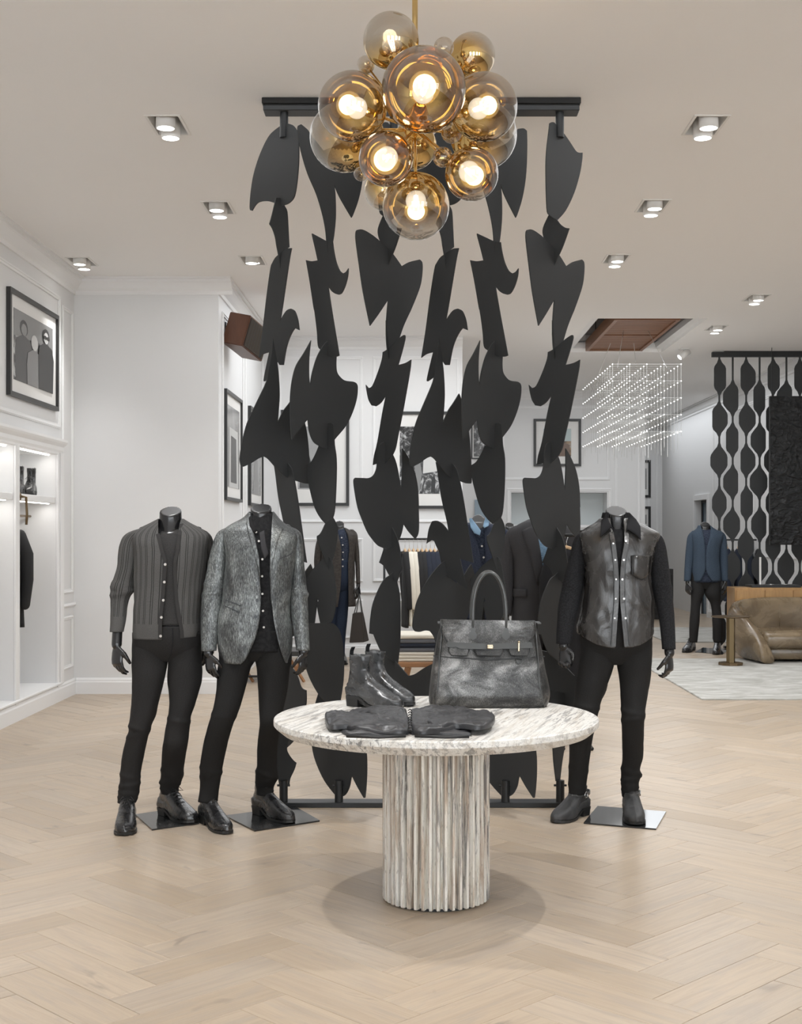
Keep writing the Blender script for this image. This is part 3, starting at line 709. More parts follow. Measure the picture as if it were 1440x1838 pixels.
B['2e'] = shp(0, [('S3', [(690, 250), (640, 350), (610, 390), (585, 405), (590, 470), (640, 600), (690, 730), (720, 822), (755, 720), (795, 580), (818, 450), (825, 320), (800, 240), (768, 185)])])
B['2f'] = shp(0, [('S3', [(700, 640), (640, 690), (560, 768), (500, 850), (445, 912), (460, 1060), (475, 1250), (480, 1440), (555, 1430), (575, 1270), (592, 1130), (605, 1170), (585, 1200), (600, 1310), (625, 1430), (745, 1425), (775, 1370), (795, 1290), (808, 1180), (812, 1050), (800, 960), (785, 860), (770, 740), (740, 660)])])
B['2g'] = shp(0, [('S3', [(470, 1425), (555, 1430), (640, 1428), (745, 1428), (800, 1455), (850, 1525), (875, 1620), (888, 1700)]), ('S6', [(890, 20), (900, 180), (893, 400), (862, 620), (850, 700), (740, 720), (670, 645), (600, 560), (520, 420), (465, 285), (430, 150), (420, 0)]), ('S3', [(440, 1600)])])
B['2h'] = shp(0, [('S6', [(600, 560), (560, 700), (530, 900), (522, 1100), (545, 1270), (600, 1430), (680, 1590), (790, 1735), (835, 1775), (890, 1762), (930, 1730), (968, 1650), (985, 1560), (995, 1520), (1060, 1650), (1135, 1780), (1150, 1780), (1163, 1650), (1172, 1450), (1165, 1245), (1130, 1050), (1060, 880), (960, 760), (850, 640), (740, 560)])])
B['3a'] = shp(1, [('C3', [(1000, 237), (985, 245), (978, 310), (962, 450), (958, 600), (965, 850), (985, 905), (1040, 940), (1100, 870), (1160, 745), (1200, 610), (1217, 510), (1220, 456), (1190, 455), (1168, 438), (1130, 380), (1080, 310), (1040, 268), (1018, 240)])])
B['3b'] = shp(1, [('C3', [(985, 895), (940, 995), (943, 1060), (975, 1120), (1010, 1150), (1018, 1272), (1045, 1210), (1085, 1120), (1128, 998), (1098, 993), (1065, 970), (1038, 935), (1010, 900)])])
B['3c'] = shp(1, [('C3', [(850, 1006), (822, 1010), (815, 1030), (816, 1090), (835, 1250), (862, 1460), (905, 1697), (960, 1610), (1018, 1510), (1008, 1640), (1005, 1760)]), ('C5', [(1085, 60), (1086, 180), (1092, 270), (1106, 365), (1130, 300), (1160, 215), (1195, 100), (1235, 0)]), ('C3', [(1155, 1600), (1195, 1490), (1222, 1400), (1233, 1310), (1232, 1245), (1215, 1222), (1150, 1240), (1103, 1270), (1060, 1200), (1018, 1145), (940, 1065), (885, 1022)])])
B['3d'] = shp(1, [('C5', [(1055, 288), (1090, 270), (1130, 240), (1180, 195), (1220, 168), (1234, 166), (1236, 190), (1215, 270), (1180, 380), (1240, 365), (1284, 342), (1275, 420), (1232, 640), (1200, 790), (1175, 900), (1155, 985), (1115, 1050), (1075, 1088), (1020, 1085), (975, 1097), (985, 1030), (1012, 930), (1050, 730), (1080, 598), (1040, 650), (1000, 676), (965, 670), (940, 630), (925, 570), (917, 522), (940, 546), (970, 530), (1008, 450), (1035, 380), (1050, 330)])])
B['3e'] = shp(1, [('C5', [(1065, 932), (1040, 950), (1026, 1000), (1022, 1060), (1018, 1120), (1000, 1168), (970, 1190), (930, 1190), (885, 1188), (874, 1210), (882, 1290), (900, 1400), (925, 1480), (958, 1570)]), ('S5', [(700, 430), (770, 520), (860, 560), (925, 520), (980, 455), (1010, 370), (1030, 262), (1080, 350), (1150, 440), (1180, 380), (1188, 250), (1180, 0)]), ('C5', [(1283, 1400), (1277, 1260), (1255, 1140), (1215, 1040), (1180, 978), (1180, 1120), (1173, 1280), (1158, 1170), (1138, 1070), (1110, 1000), (1085, 940)])])
B['3f'] = shp(0, [('S4', [(290, 305), (345, 420), (380, 560), (395, 670), (405, 790), (375, 870), (345, 945), (258, 870), (200, 765), (138, 718), (175, 610), (210, 490), (270, 500)])])
B['3g'] = shp(0, [('S4', [(300, 830), (255, 870), (190, 920), (120, 1050), (60, 1210), (32, 1390), (22, 1552), (70, 1562), (105, 1650), (165, 1775)]), ('C6', [(740, 1440), (810, 1490), (818, 1600), (830, 1595), (850, 1450), (863, 1300), (866, 1060), (858, 900), (835, 790)]), ('S4', [(340, 850)])])
B['3h'] = (0, [(657, 1170), (668, 1166), (684, 1168), (700, 1176), (715, 1192), (733, 1213), (745, 1210), (762, 1199), (780, 1190), (785, 1230), (772, 1262), (750, 1285), (712, 1290), (690, 1270), (672, 1235)])
B['3i'] = (1, [(985, 1240), (1020, 1245), (1021, 1300), (1014, 1338), (1009, 1368), (1005, 1402), (998, 1402), (994, 1368), (991, 1330), (983, 1290)])
CH = {1: (510, 0, ['1a', '1b', '1c', '1d', '1e', '1f', '1g', '1h'], -1, [(503.9, 0), (503.9, 0), (500, 0), (516.4, 0), (802, 1), (515, 0), (510, 0)]),
      2: (605, 0, ['2a', '2b', '2c', '2d', '2e', '2f', '2g', '2h'], +1, [(588.3, 0), (588.3, 0), (587.5, 0), (597, 0), (590, 0), (592, 0), (604, 0)]),
      3: (1002, 1, ['3a', '3b', '3c', '3d', '3e', '3f', '3g', '3h', '3i'], +1, [(998, 1), (994.9, 1), (996.6, 1), (988.5, 1), (703, 0), (706, 0), (709, 0), (706, 0)])}
TH = .006
def hit(px, py, p, u):
    """point where the sight line through px,py meets the upright plane through p along u"""
    r = Vector(((px-VX)/F, 1.0, -(py-VY)/F)); n = Vector((-u.y, u.x, 0))
    t = n.dot(Vector((p.x, p.y, 0)))/n.dot(r)
    return Vector((r.x*t, t, EYE+r.z*t))
scr = empty('blade_screen', (0, SD, 0), 'tall floor-to-ceiling screen of interlocking matte black blades behind the stone table', 'screen')
for ci, (px0, k0, names, sg, slots) in CH.items():
    p = Vector((wx(px0, SD)-k0*SP, SD, 0)); s = sg
    meshes = []
    for i, nm in enumerate(names):
        u = Vector((math.cos(PI/4), math.sin(PI/4)*s, 0)).normalized()
        if i == len(names)-1: p = Vector((wx({1: 510, 2: 609, 3: 707}[ci], SD), SD, 0))     # the last blade stands in its floor post
        k, pts = B[nm]
        sh = Vector((k*SP, 0, 0))
        pts = smooth_poly(pts, 42, 4)
        P3 = [hit(x, y, p+sh, u)-sh for x, y in pts]
        for c_ in range(2):
            q = [v+Vector((c_*SP, 0, 0)) for v in P3]
            bm = bmesh.new(); poly_prism(bm, q, (-u.y, u.x, 0), TH)
            bm.normal_update()
            for f in list(bm.faces):
                if len(f.verts) > 4: bmesh.ops.triangulate(bm, faces=[f], ngon_method='EAR_CLIP')
            bm_obj('blade', bm, M['blade'], scr)
        if i < len(slots):
            spx, sk = slots[i]; q = hit(spx, 900, p+Vector((sk*SP, 0, 0)), u); p = Vector((q.x-sk*SP, q.y, 0))
        s = -s
bm = bmesh.new(); bx(bm, -.811, .879, 6.875, 7.005, CEIL-.032, CEIL-.0005, .003, 1); bx(bm, -.805, .873, 6.885, 6.995, CEIL-.066, CEIL-.032, .003, 1); bm_obj('top_rail', bm, M['black_steel'], scr)
box('floor_rail', -.735, .80, 6.875, 6.985, 0.0005, .026, M['black_steel'], scr, .002, 1)
for i in range(6):
    x = wx({0: 510, 1: 609, 2: 707}[i % 3], SD)+(SP if i > 2 else 0)
    bm = bmesh.new(); tube(bm, [(x, SD-.024, .026), (x, SD-.024, wz(1399, SD))], .0225, 20); o = bm_obj('floor_post', bm, M['black_steel'], scr)
    bm = bmesh.new(); tube(bm, [(x-.034, SD-.024, wz(1408, SD)), (x+.034, SD-.024, wz(1408, SD))], .006, 10); bm_obj('bolt', bm, M['black_steel'], o)
    bm = bmesh.new(); tube(bm, [(x, SD, CEIL-.06), (x, SD, wz(247, SD))], .0225, 20); o = bm_obj('ceiling_post', bm, M['black_steel'], scr)
# ================================================================ STONE TABLE
TX, TY, TR, TT = wx(783, 5.17), 5.17, .643, .725
tb = empty('round_table', (TX, TY, 0), 'round travertine pedestal table with a fluted column, in the centre foreground', 'table')
bm = bmesh.new(); lathe(bm, [(0, 0), (TR-.006, 0), (TR-.001, -.003), (TR, -.007), (TR, -.024), (TR-.006, -.031), (TR-.035, -.055), (TR-.05, -.058), (0, -.058)], 128, (0, 0, 0))
o = bm_obj('table_top', bm, M['stone_top'], None, True); o.location = (TX, TY, TT); o.parent = tb; o.matrix_parent_inverse = Matrix.Translation(-tb.location)
e = o.modifiers.new('edge', 'EDGE_SPLIT'); e.split_angle = math.radians(25)
NF = 44; RO, RI = .213, .189; prof = []
for i in range(NF):
    a0 = 2*PI*i/NF; st = 2*PI/NF
    # flat fillet then scooped flute
    for f_, r in ((0, RO), (.32, RO), (.38, RO-.006), (.52, RI), (.68, RI-.003), (.84, RI), (.96, RO-.006)):
        prof.append((r*math.cos(a0+f_*st), r*math.sin(a0+f_*st)))
zb, zt = .008, TT-.058
rows = []
for i, z in enumerate((zb, zb+.004, .2, .4, zt)):
    s_ = .985 if i == 0 else 1
    rows.append([Vector((x*s_, y*s_, z)) for x, y in prof])
bm = bmesh.new(); L = [[bm.verts.new(p) for p in r] for r in rows]; n = len(prof)
for a, b in zip(L, L[1:]):
    for j in range(n): bm.faces.new((a[j], a[(j+1) % n], b[(j+1) % n], b[j]))
bm.faces.new(L[0][::-1]); bm.faces.new(L[-1])
o = bm_obj('fluted_column', bm, M['stone_leg'], None); o.location = (TX, TY, 0); o.parent = tb; o.matrix_parent_inverse = Matrix.Translation(-tb.location)
bm = bmesh.new(); lathe(bm, [(0, 0.0005), (.19, 0.0005), (.19, .010), (0, .010)], 48, (TX, TY, 0)); bm_obj('plinth', bm, M['black_steel'], tb)
# ================================================================ GLOBE PENDANT
def mk_globe(name, edge, dark, tint):
    """metallised glass: gold mirror towards the hub (local -z), clearing to smoky clear glass outwards"""
    n = NT(name); t = n.t
    tc = n.n('ShaderNodeTexCoord'); sp = n.n('ShaderNodeSeparateXYZ'); n.l(tc.outputs['Generated'], sp.inputs[0])
    wv = n.noise(n.coord('Object', (9, 9, 9)), 1, 2, .5)
    f = n.ramp(n.math('ADD', sp.outputs[2], n.math('MULTIPLY', n.math('SUBTRACT', wv, .5), .12)), [(edge-.12, 1), (edge+.08, .5), (edge+.26, 0)])
    gl = n.n('ShaderNodeBsdfGlossy'); gl.inputs['Color'].default_value = (.66, .43, .13, 1); gl.inputs['Roughness'].default_value = .02
    tr = n.n('ShaderNodeBsdfTransparent'); tr.inputs['Color'].default_value = (*tint, 1)
    gc = n.n('ShaderNodeBsdfGlossy'); gc.inputs['Color'].default_value = (1, 1, 1, 1); gc.inputs['Roughness'].default_value = .01
    fr = n.n('ShaderNodeLayerWeight'); fr.inputs['Blend'].default_value = .30
    clear = n.n('ShaderNodeMixShader'); n.l(n.math('ADD', n.math('MULTIPLY', fr.outputs['Facing'], .55), .04), clear.inputs[0]); n.l(tr.outputs[0], clear.inputs[1]); n.l(gc.outputs[0], clear.inputs[2])
    gm = n.n('ShaderNodeMixShader'); n.l(n.math('MULTIPLY', f, dark), gm.inputs[0]); n.l(clear.outputs[0], gm.inputs[1]); n.l(gl.outputs[0], gm.inputs[2])
    n.l(gm.outputs[0], n.out.inputs['Surface']); return n.m
GL = mk_globe('gold_fade_glass', .40, .95, (.80, .785, .75)); GLS = mk_globe('clear_small_glass', .25, .7, (.85, .82, .78))
M['bulb'] = emis('bulb_glow', (1, .86, .66), 4.5); M['filament'] = emis('filament_glow', (1, .90, .72), 30)
n = NT('bulb_glass'); tr = n.n('ShaderNodeBsdfTransparent'); em = n.n('ShaderNodeEmission'); em.inputs[0].default_value = (1, .87, .68, 1); em.inputs[1].default_value = 1.3
lw = n.n('ShaderNodeLayerWeight'); lw.inputs[0].default_value = .35; ms = n.n('ShaderNodeMixShader')
n.l(n.math('ADD', n.math('MULTIPLY', lw.outputs['Facing'], -.45), .62), ms.inputs[0]); n.l(tr.outputs[0], ms.inputs[1]); n.l(em.outputs[0], ms.inputs[2]); n.l(ms.outputs[0], n.out.inputs['Surface']); M['bulb_glass'] = n.m
HD = 5.12; hub = W(745, 232, HD)
pend = empty('globe_pendant', (hub.x, hub.y, CEIL), 'large cluster pendant of gold-tinted glass globes hanging over the stone table', 'pendant light')
bm = bmesh.new(); tube(bm, [(hub.x, hub.y, hub.z), (hub.x, hub.y, CEIL)], .011, 16); bm_obj('drop_rod', bm, M['brass'], pend)
bm = bmesh.new(); lathe(bm, [(0, 0), (.07, 0), (.07, -.02), (.015, -.03), (0, -.03)], 32, (hub.x, hub.y, CEIL)); bm_obj('ceiling_canopy', bm, M['brass'], pend, True)
bm = bmesh.new(); sphere(bm, hub, .045, 24, 14); bm_obj('hub', bm, M['gold'], pend, True)
GLOBES = [(761, 161, 4.70, 76, 1), (702, 73, 5.02, 50, 1), (848, 100, 5.32, 41, 1), (633, 191, 4.84, 62, 1), (618, 246, 5.28, 62, 1), (868, 192, 4.90, 61, 1), (868, 243, 5.30, 60, 1), (693, 285, 4.74, 49, 1),
          (847, 312, 4.86, 48, 1), (747, 370, 5.02, 60, 1), (690, 342, 5.38, 36, 1), (742, 262, 5.50, 42, 0), (795, 282, 4.86, 18, 0), (797, 85, 4.96, 18, 0), (657, 116, 5.22, 16, 0), (648, 312, 4.98, 13, 0), (811, 238, 5.05, 19, 0), (672, 232, 5.05, 16, 0), (725, 330, 5.2, 20, 0)]
for gx, gy, D, r, lit in GLOBES:
    c = W(gx, gy, D); R = r*D/F; d = (c-hub).normalized()
    bm = bmesh.new(); sphere(bm, (0, 0, 0), R, 48, 28)
    o = bm_obj('glass_globe', bm, GL if r > 30 else GLS, None, True)
    o.location = c; o.rotation_mode = 'QUATERNION'; o.rotation_quaternion = Vector((0, 0, 1)).rotation_difference(d); o.parent = pend; o.matrix_parent_inverse = Matrix.Translation(-pend.location)
    bm = bmesh.new(); e_ = c-d*(R*.62 if lit else R*.9); tube(bm, [hub, e_], .006 if r > 30 else .004, 8); 
    if r > 25:
        tube(bm, [c-d*R*.98, c-d*(R*.60)], .017, 16)
    st = bm_obj('stem_rod', bm, M['gold'], pend, True)
    if lit:
        bc = c-d*(R*.18); br = .040 if r > 45 else .032
        bm = bmesh.new(); sphere(bm, bc, br, 24, 14); bm_obj('bulb', bm, M['bulb_glass'], st, True)
        bm = bmesh.new()
        u_, v_ = frame_of(d)
        for k in range(4):
            off = u_*math.cos(k*PI/2)*.009+v_*math.sin(k*PI/2)*.009
            tube(bm, [bc-d*.022+off*.6, bc+d*.022+off], .0028, 6)
        bm_obj('filament', bm, M['filament'], st)
        ld = bpy.data.lights.new('bulb_light', 'POINT'); ld.energy = 1.6; ld.color = (1, .78, .52); ld.shadow_soft_size = .03
        lo_ = bpy.data.objects.new('bulb_light', ld); C.objects.link(lo_); lo_.location = bc
# ================================================================ MANNEQUINS
def ring_torso(cx, cy, hw, df, db, n, z, t0, t1, expo=2.5, wob=0.0, seed=0.0, wf=1.0):
    """arc of a superellipse seen from above; t=-90deg is the front (towards the camera)"""
    out = []
    for j in range(n):
        t = t0+(t1-t0)*j/(n-1)
        c, s = math.cos(t), math.sin(t); e = 2/expo
        X = math.copysign(abs(c)**e, c); Y = math.copysign(abs(s)**e, s)
        k = 1.0
        if wob: k += wob*(noise.noise(Vector((c*2.2*wf+seed, s*2.2*wf, z*5*wf+seed)))+.5*noise.noise(Vector((c*5*wf, s*5*wf+seed, z*13*wf))))
        out.append(Vector((cx+hw*X*k, cy+(df if s < 0 else db)*Y*k, z)))
    return out
def shell(name, D, rows, m, parent, openf=True, df=1.0, db=1.0, n=72, nz=60, expo=2.4, wob=.02, seed=0.0, thick=.004, base_d=None, capb=False, capt=False, hemf=None, wf=1.0, ridge=0.0):
    """garment body. rows: (py, xl, xr, gl, gr, depth, cyoff) px edges of the garment and of its front opening; depth = half depth in m"""
    rows = sorted(rows); R = []; UV = []; TT_ = []
    y0, y1 = rows[0][0], rows[-1][0]; zb = wz(y1, D)
    for i in range(nz):
        py = y0+(y1-y0)*i/(nz-1)
        xl, xr, gl, gr, dep, off = spline(rows, py)
        hw = (xr-xl)/2*D/F; cx = wx((xl+xr)/2, D); cy = D+off; z = wz(py, D)
        if openf:
            def ang(g):
                c = max(-.995, min(.995, (wx(g, D)-cx)/hw)); c = math.copysign(abs(c)**(expo/2), c)
                return math.acos(c)
            t0 = -ang(gr); t1 = 2*PI-ang(gl); TT_.append([t0+(t1-t0)*j/(n-1) for j in range(n)])
            r = ring_torso(cx, cy, hw, dep*df, dep*db, n, z, t0, t1, expo, wob, seed, wf)
        else:
            r = ring_torso(cx, cy, hw, dep*df, dep*db, n+1, z, -PI/2, 1.5*PI, expo, wob, seed, wf)[:-1]; TT_.append([-PI/2+2*PI*j/n for j in range(n+1)])
        if ridge:
            for v in r:
                a_ = noise.noise(Vector((v.x*6+seed, v.y*4, v.z*4.5-v.x*4))); b_ = noise.noise(Vector((v.x*13-seed, v.y*9, v.z*8+v.x*9+seed)))
                q_ = ridge*((1-abs(a_)*3.2)+.55*(1-abs(b_)*3.0))*.6
                o_ = Vector((v.x-cx, v.y-cy, 0)); o_.normalize(); v += o_*q_
        if hemf:
            for v in r: v.z += hemf((v.x-cx)/hw, (v.y-cy)/dep, (py-y0)/(y1-y0))
        R.append(r)
        # uv: u by arc length from the side, v = height above hem
        q = []; acc = 0.0
        for j in range(len(r)+(0 if openf else 1)):
            if j: acc += (Vector(r[j % len(r)])-Vector(r[j-1])).length if i else (r[j % len(r)]-r[j-1]).length
            q.append((acc, z-zb))
        sc_ = 1.0
        UV.append(q)
    hr = (rows[len(rows)//2][2]-rows[len(rows)//2][1])/2*D/F*1.05
    UV = [[(TT_[i][j]*hr, UV[i][j][1]) for j in range(len(UV[i]))] for i in range(nz)]
    return grid_mesh(name, R, not openf, m, parent, (capt, capb), UV, True, thick)
def limb(name, keys, D, m, parent, flat=.9, n=28, nz=40, folds=None, wob=.03, seed=0.0, cap=(True, True), thick=0.0, dfun=None, wf=1.0):
    """trouser leg or sleeve; keys: (py, xl, xr, depth offset) ; folds: list of (py, amp m, width px, sway)"""
    keys = sorted(keys); R = []; UV = []; y0, y1 = keys[0][0], keys[-1][0]; zb = wz(y1, D+keys[-1][3])
    for i in range(nz):
        py = y0+(y1-y0)*i/(nz-1); xl, xr, off = spline(keys, py)
        DD = D+off; r_ = (xr-xl)/2*DD/F; cx = wx((xl+xr)/2, DD); z = wz(py, DD); ring = []
        for j in range(n):
            t = -PI/2+2*PI*j/n; c, s = math.cos(t), math.sin(t)
            k = 1+wob*(noise.noise(Vector((c*1.7*wf+seed, s*1.7*wf, z*9*wf)))*1.2+.6*noise.noise(Vector((c*3*wf, s*3*wf+seed, z*26*wf))))
            rr = r_*k
            if folds:
                for fy, amp, wd, sw in folds:
                    q = (py-fy-sw*c)/wd; rr += 1.5*amp*math.exp(-q*q)*(0.6+.4*s*-1)
            ring.append(Vector((cx+rr*c, D+off+rr*flat*s, z)))
        R.append(ring); UV.append([(j/n*2*PI*r_, z-zb) for j in range(n+1)])
    u0 = UV[nz//2]; UV = [[(u0[j][0], UV[i][j][1]) for j in range(n+1)] for i in range(nz)]
    if cap[0]:   # rounded top
        a = R[0]; c0 = sum(a, Vector())/n; extra = []
        for k in (.35, .7, .92): extra.append([c0+(v-c0)*k+Vector((0, 0, .012*math.sqrt(1-k*k))) for v in a])
        R = extra+R; UV = [[(u[0], UV[0][0][1]+.01*(3-k)) for u in UV[0]] for k in range(3)]+UV
    return grid_mesh(name, R, True, m, parent, cap, UV, True, thick)
def hand_tubes(bm, wrist, d, thumb, palm_n, s=1.0, curl=.35, spread=1.0, thumb_curl=.4):
    """palm + five bent fingers as closed tubes (fused by the remesh of the body). d: pointing dir, thumb: side of the thumb, palm_n: palm facing"""
    d = d.normalized(); thumb = (thumb-d*thumb.dot(d)).normalized(); pn = d.cross(thumb)
    if pn.dot(palm_n) < 0: pn = -pn
    w = wrist
    tube(bm, [w-d*.02*s, w+d*.01*s, w+d*.035*s, w+d*.07*s, w+d*.095*s, w+d*.102*s], [.024*s, .026*s, .034*s, .040*s, .039*s, .030*s], 16, True, thumb, (.50, 1.0) if False else (.42, 1.0))
    fl = [(.030, .074, 0), (.010, .082, 0), (-.011, .076, 0), (-.030, .060, 0)]
    for i, (off, L, _) in enumerate(fl):
        p = w+d*(.090-.006*abs(i-1))*s+thumb*off*s; dirv = (d+thumb*off*1.2*spread).normalized(); pts = [p-dirv*.02*s]; rr = [.0088*s]
        a = curl*(1+.12*i)*.5; cur = p; pts.append(p); rr.append(.0095*s)
        for k, (f_, r_) in enumerate(((.45, .0088), (.30, .0080), (.25, .0066))):
            dd = (dirv*math.cos(a)+pn*math.sin(a)); cur = cur+dd*L*f_*s; pts.append(cur.copy()); rr.append(r_*s); a += curl*(1.1+.1*i)
        rtube(bm, pts, rr, 10)
    # thumb from the side of the palm near its base
    p = w+d*.028*s+thumb*.026*s; t1 = (thumb*.75+d*.75+pn*.25).normalized(); t2 = (thumb*.25+d*1.0+pn*.45*thumb_curl*2).normalized(); t3 = (d*1.0+pn*.7*thumb_curl*2-thumb*.1).normalized()
    rtube(bm, [p-t1*.015*s, p+t1*.032*s, p+t1*.032*s+t2*.030*s, p+t1*.032*s+t2*.030*s+t3*.024*s], [.013*s, .0125*s, .0105*s, .0085*s], 10)
def along(keys, D, ys, k=.60):
    P = []; R = []
    for y in ys:
        xl, xr, off = spline(sorted(keys), y); DD = D+off; P.append(W((xl+xr)/2, y, DD)); R.append((xr-xl)/2*DD/F*k)
    return P, R
def body(name, D, neck, torso, arms, legs, hands, parent, vox=.0045, m='black_gloss'):
    """one continuous remeshed figure: neck, chest, hips, arms with hands, legs"""
    bm = bmesh.new()
    (nx0, nx1, ntop_b, ntop_f, nbot, noff) = neck
    cx = wx((nx0+nx1)/2, D); r = (nx1-nx0)/2*D/F; n = 24; rings = []
    zb_, zf_, zbt = wz(ntop_b, D), wz(ntop_f, D), wz(nbot, D)
    for k in range(7):
        f_ = k/6; ring = []
        for j in range(n):
            t = 2*PI*j/n; c, s = math.cos(t), math.sin(t)
            ztop = (zb_+zf_)/2+(zb_-zf_)/2*s            # high at the back, low in front
            z = zbt+(ztop-zbt)*f_; rr = r*(1.0+.28*(1-f_)**2)
            ring.append(bm.verts.new((cx+rr*c, D+noff+rr*1.05*s, z)))
        rings.append(ring)
    for a, b in zip(rings, rings[1:]):
        for j in range(n): bm.faces.new((a[j], a[(j+1) % n], b[(j+1) % n], b[j]))
    bm.faces.new(rings[0][::-1]); bm.faces.new(rings[-1])
    # trunk (slightly inside the clothes)
    rows = sorted(torso); tr = []
    for i in range(16):
        py = rows[0][0]+(rows[-1][0]-rows[0][0])*i/15; xl, xr, dep, off = spline(rows, py)
        tr.append([bm.verts.new(v) for v in ring_torso(wx((xl+xr)/2, D), D+off, (xr-xl)/2*D/F*.90, dep*.86, dep*.86, 25, wz(py, D), -PI/2, 1.5*PI, 2.2)[:-1]])
    for a, b in zip(tr, tr[1:]):
        for j in range(24): bm.faces.new((a[j], a[(j+1) % 24], b[(j+1) % 24], b[j]))
    bm.faces.new(tr[0]); bm.faces.new(tr[-1][::-1])
    for pts, rad in arms: rtube(bm, pts, rad, 14)
    for pts, rad in legs: rtube(bm, pts, rad, 14)
    for h in hands: hand_tubes(bm, *h[:4], **(h[4] if len(h) > 4 else {}))
    o = bm_obj(name, bm, M[m], parent, True)
    r_ = o.modifiers.new('remesh', 'REMESH'); r_.mode = 'VOXEL'; r_.voxel_size = vox; r_.use_smooth_shade = True
    s_ = o.modifiers.new('smooth', 'SMOOTH'); s_.factor = .5; s_.iterations = 2
    return o
def shoe(name, heel, toe, m, parent, kind='lace', h=.16, width=.098, leg_r=.048, seed=0.0, scale=1.0, top_tilt=0.0, crease=0.0):
    """boot with upper, sole, heel block; heel/toe: ground points"""
    d = (toe-heel); L = d.length; d.normalize(); sd = Vector((d.y, -d.x, 0)); z0 = heel.z
    def P(a, b, z): return heel+d*a*L+sd*b+Vector((0, 0, z))
    hh = .034 if kind in ('heel', 'harness') else .026; hh *= scale
    def outline(a, wd, tn):   # half width along the foot 0 heel..1 toe
        if a < .08: f = math.sqrt(max(0, 1-((.08-a)/.08)**2))*.74
        elif a < .45: f = .74-.02*math.sin((a-.08)/.37*PI)*2
        elif a < .70: f = .74+(.26)*math.sin((a-.45)/.25*PI/2)
        else: f = max(0, 1-((a-.70)/.30)**tn)**(1/1.9)
        return wd/2*f
    tn = 3.0 if kind == 'lace' else 2.2
    N = 44
    # profile heights: z rings. each ring: (z, a_back, a_front, widthfactor, toplevel)
    st = [(0.0, .0, 1.0, .95), (.012, -.012, 1.0, 1.0), (.028, -.015, .985, .99), (.042, -.014, .93, .94), (.055, -.008, .83, .88), (.070, .002, .70, .82), (.085, .014, .59, .78), (.100, .030, .49, .74), (.120, .045, .415, .70), (.15, .055, .375, .69), (.19, .05, .385, .72), (.23, .046, .40, .76), (.27, .04, .41, .78)]
    rings = []; nz = 26; top = h
    def fa(z): return spline([(s_[0]*scale, s_[2]) for s_ in st], z-.012*scale)[0]
    for i in range(nz):
        z = top*i/(nz-1)
        ab, af, wf_ = spline([(s_[0]*scale, s_[1], s_[2], s_[3]) for s_ in st], z)
        ring = []
        rnd = min(1, max(0, (z/scale-.05)/.06))
        for j in range(N):
            t = 2*PI*j/N; c, s = math.cos(t), math.sin(t)
            # flat shape: foot outline blending to ellipse at the ankle
            a = ab+(af-ab)*(.5+.5*c)
            aa = (.5+.5*c)
            w1 = outline(min(1, max(0, aa)), width, tn)*wf_ if rnd < 1 else 0
            w2 = width*.5*wf_*abs(s)**.9
            hw_ = (w1*(1-rnd)+w2*rnd)
            b = math.copysign(hw_, s) if abs(s) > 1e-6 else 0
            if rnd < 1 and abs(s) > 1e-6:
                b = math.copysign(hw_*min(1, abs(s)*3+.0), s)
            k = 1+.035*noise.noise(Vector((c*3+seed, s*3, z*38)))+.05*max(0, rnd)*noise.noise(Vector((c*2, seed+s*2, z*60)))
            if crease: k += crease*rnd*(1-abs(noise.noise(Vector((c*1.6+seed, s*1.6, (z+.035*c)*34)))*3.2))*(.6+.4*math.sin(z*40))+crease*.8*max(0, 1-abs(z-.08)/.06)*(1-abs(noise.noise(Vector((c*1.1, s+seed, (z+.10*c)*42))))*3.4)
            toe_lift = .012*scale*max(0, aa-.72)/.28*(1-min(1, z/.05))
            lift = hh*(1-min(1, max(0, (a-.30)/.22))) if z < .03 else hh*(1-min(1, max(0, (a-.30)/.22)))*max(0, 1-(z-.03)/.05)
            ring.append(P(.5*(ab+af)+(a-.5*(ab+af))*k, b*k, .012*scale+max(lift*.9, 0)*(1 if z < .08 else 0)+z+toe_lift*.6))
        rings.append(ring)
    # make ring heights monotone at the heel
    up = grid_mesh(name, rings, True, M[m], parent, (True, False), None, True, 0)
    so = up.modifiers.new('solid', 'SOLIDIFY'); so.thickness = .003; so.offset = -1
    bm = bmesh.new()
    fr = [(P(a, s_*outline(a, width*1.06, tn), 0)) for s_, a in [(1, k/20) for k in range(0, 21)]]+[P(a, -outline(a, width*1.06, tn), 0) for a in [k/20 for k in range(19, 0, -1)]]
    def lift(p):
        a = (p-heel).dot(d)/L
        return hh*(1-min(1, max(0, (a-.30)/.20)))+.008*scale*max(0, a-.75)/.25
    lo = [bm.verts.new(p+Vector((0, 0, max(.0012, lift(p)-.001)))) for p in fr]; hi = [bm.verts.new(p+Vector((0, 0, lift(p)+.012*scale))) for p in fr]
    k = len(fr); bm.faces.new(lo[::-1]); bm.faces.new(hi)
    for i in range(k): bm.faces.new((lo[i], lo[(i+1) % k], hi[(i+1) % k], hi[i]))
    bm_obj('sole', bm, M['sole'], up)
    bm = bmesh.new(); pts = []
    for a in [k/8*.27 for k in range(9)]: pts.append((a, outline(a, width*1.03, tn)))
    q = [(a, b) for a, b in pts]+[(a, -b) for a, b in pts[::-1][:-1]]
    lo = [bm.verts.new(P(.012+a*.94, b*.93, .0012)) for a, b in q]; hi = [bm.verts.new(P(a, b, hh+.002)) for a, b in q]
    k = len(q); bm.faces.new(lo[::-1]); bm.faces.new(hi)
    for i in range(k): bm.faces.new((lo[i], lo[(i+1) % k], hi[(i+1) % k], hi[i]))
    bm_obj('heel', bm, M['sole'], up)
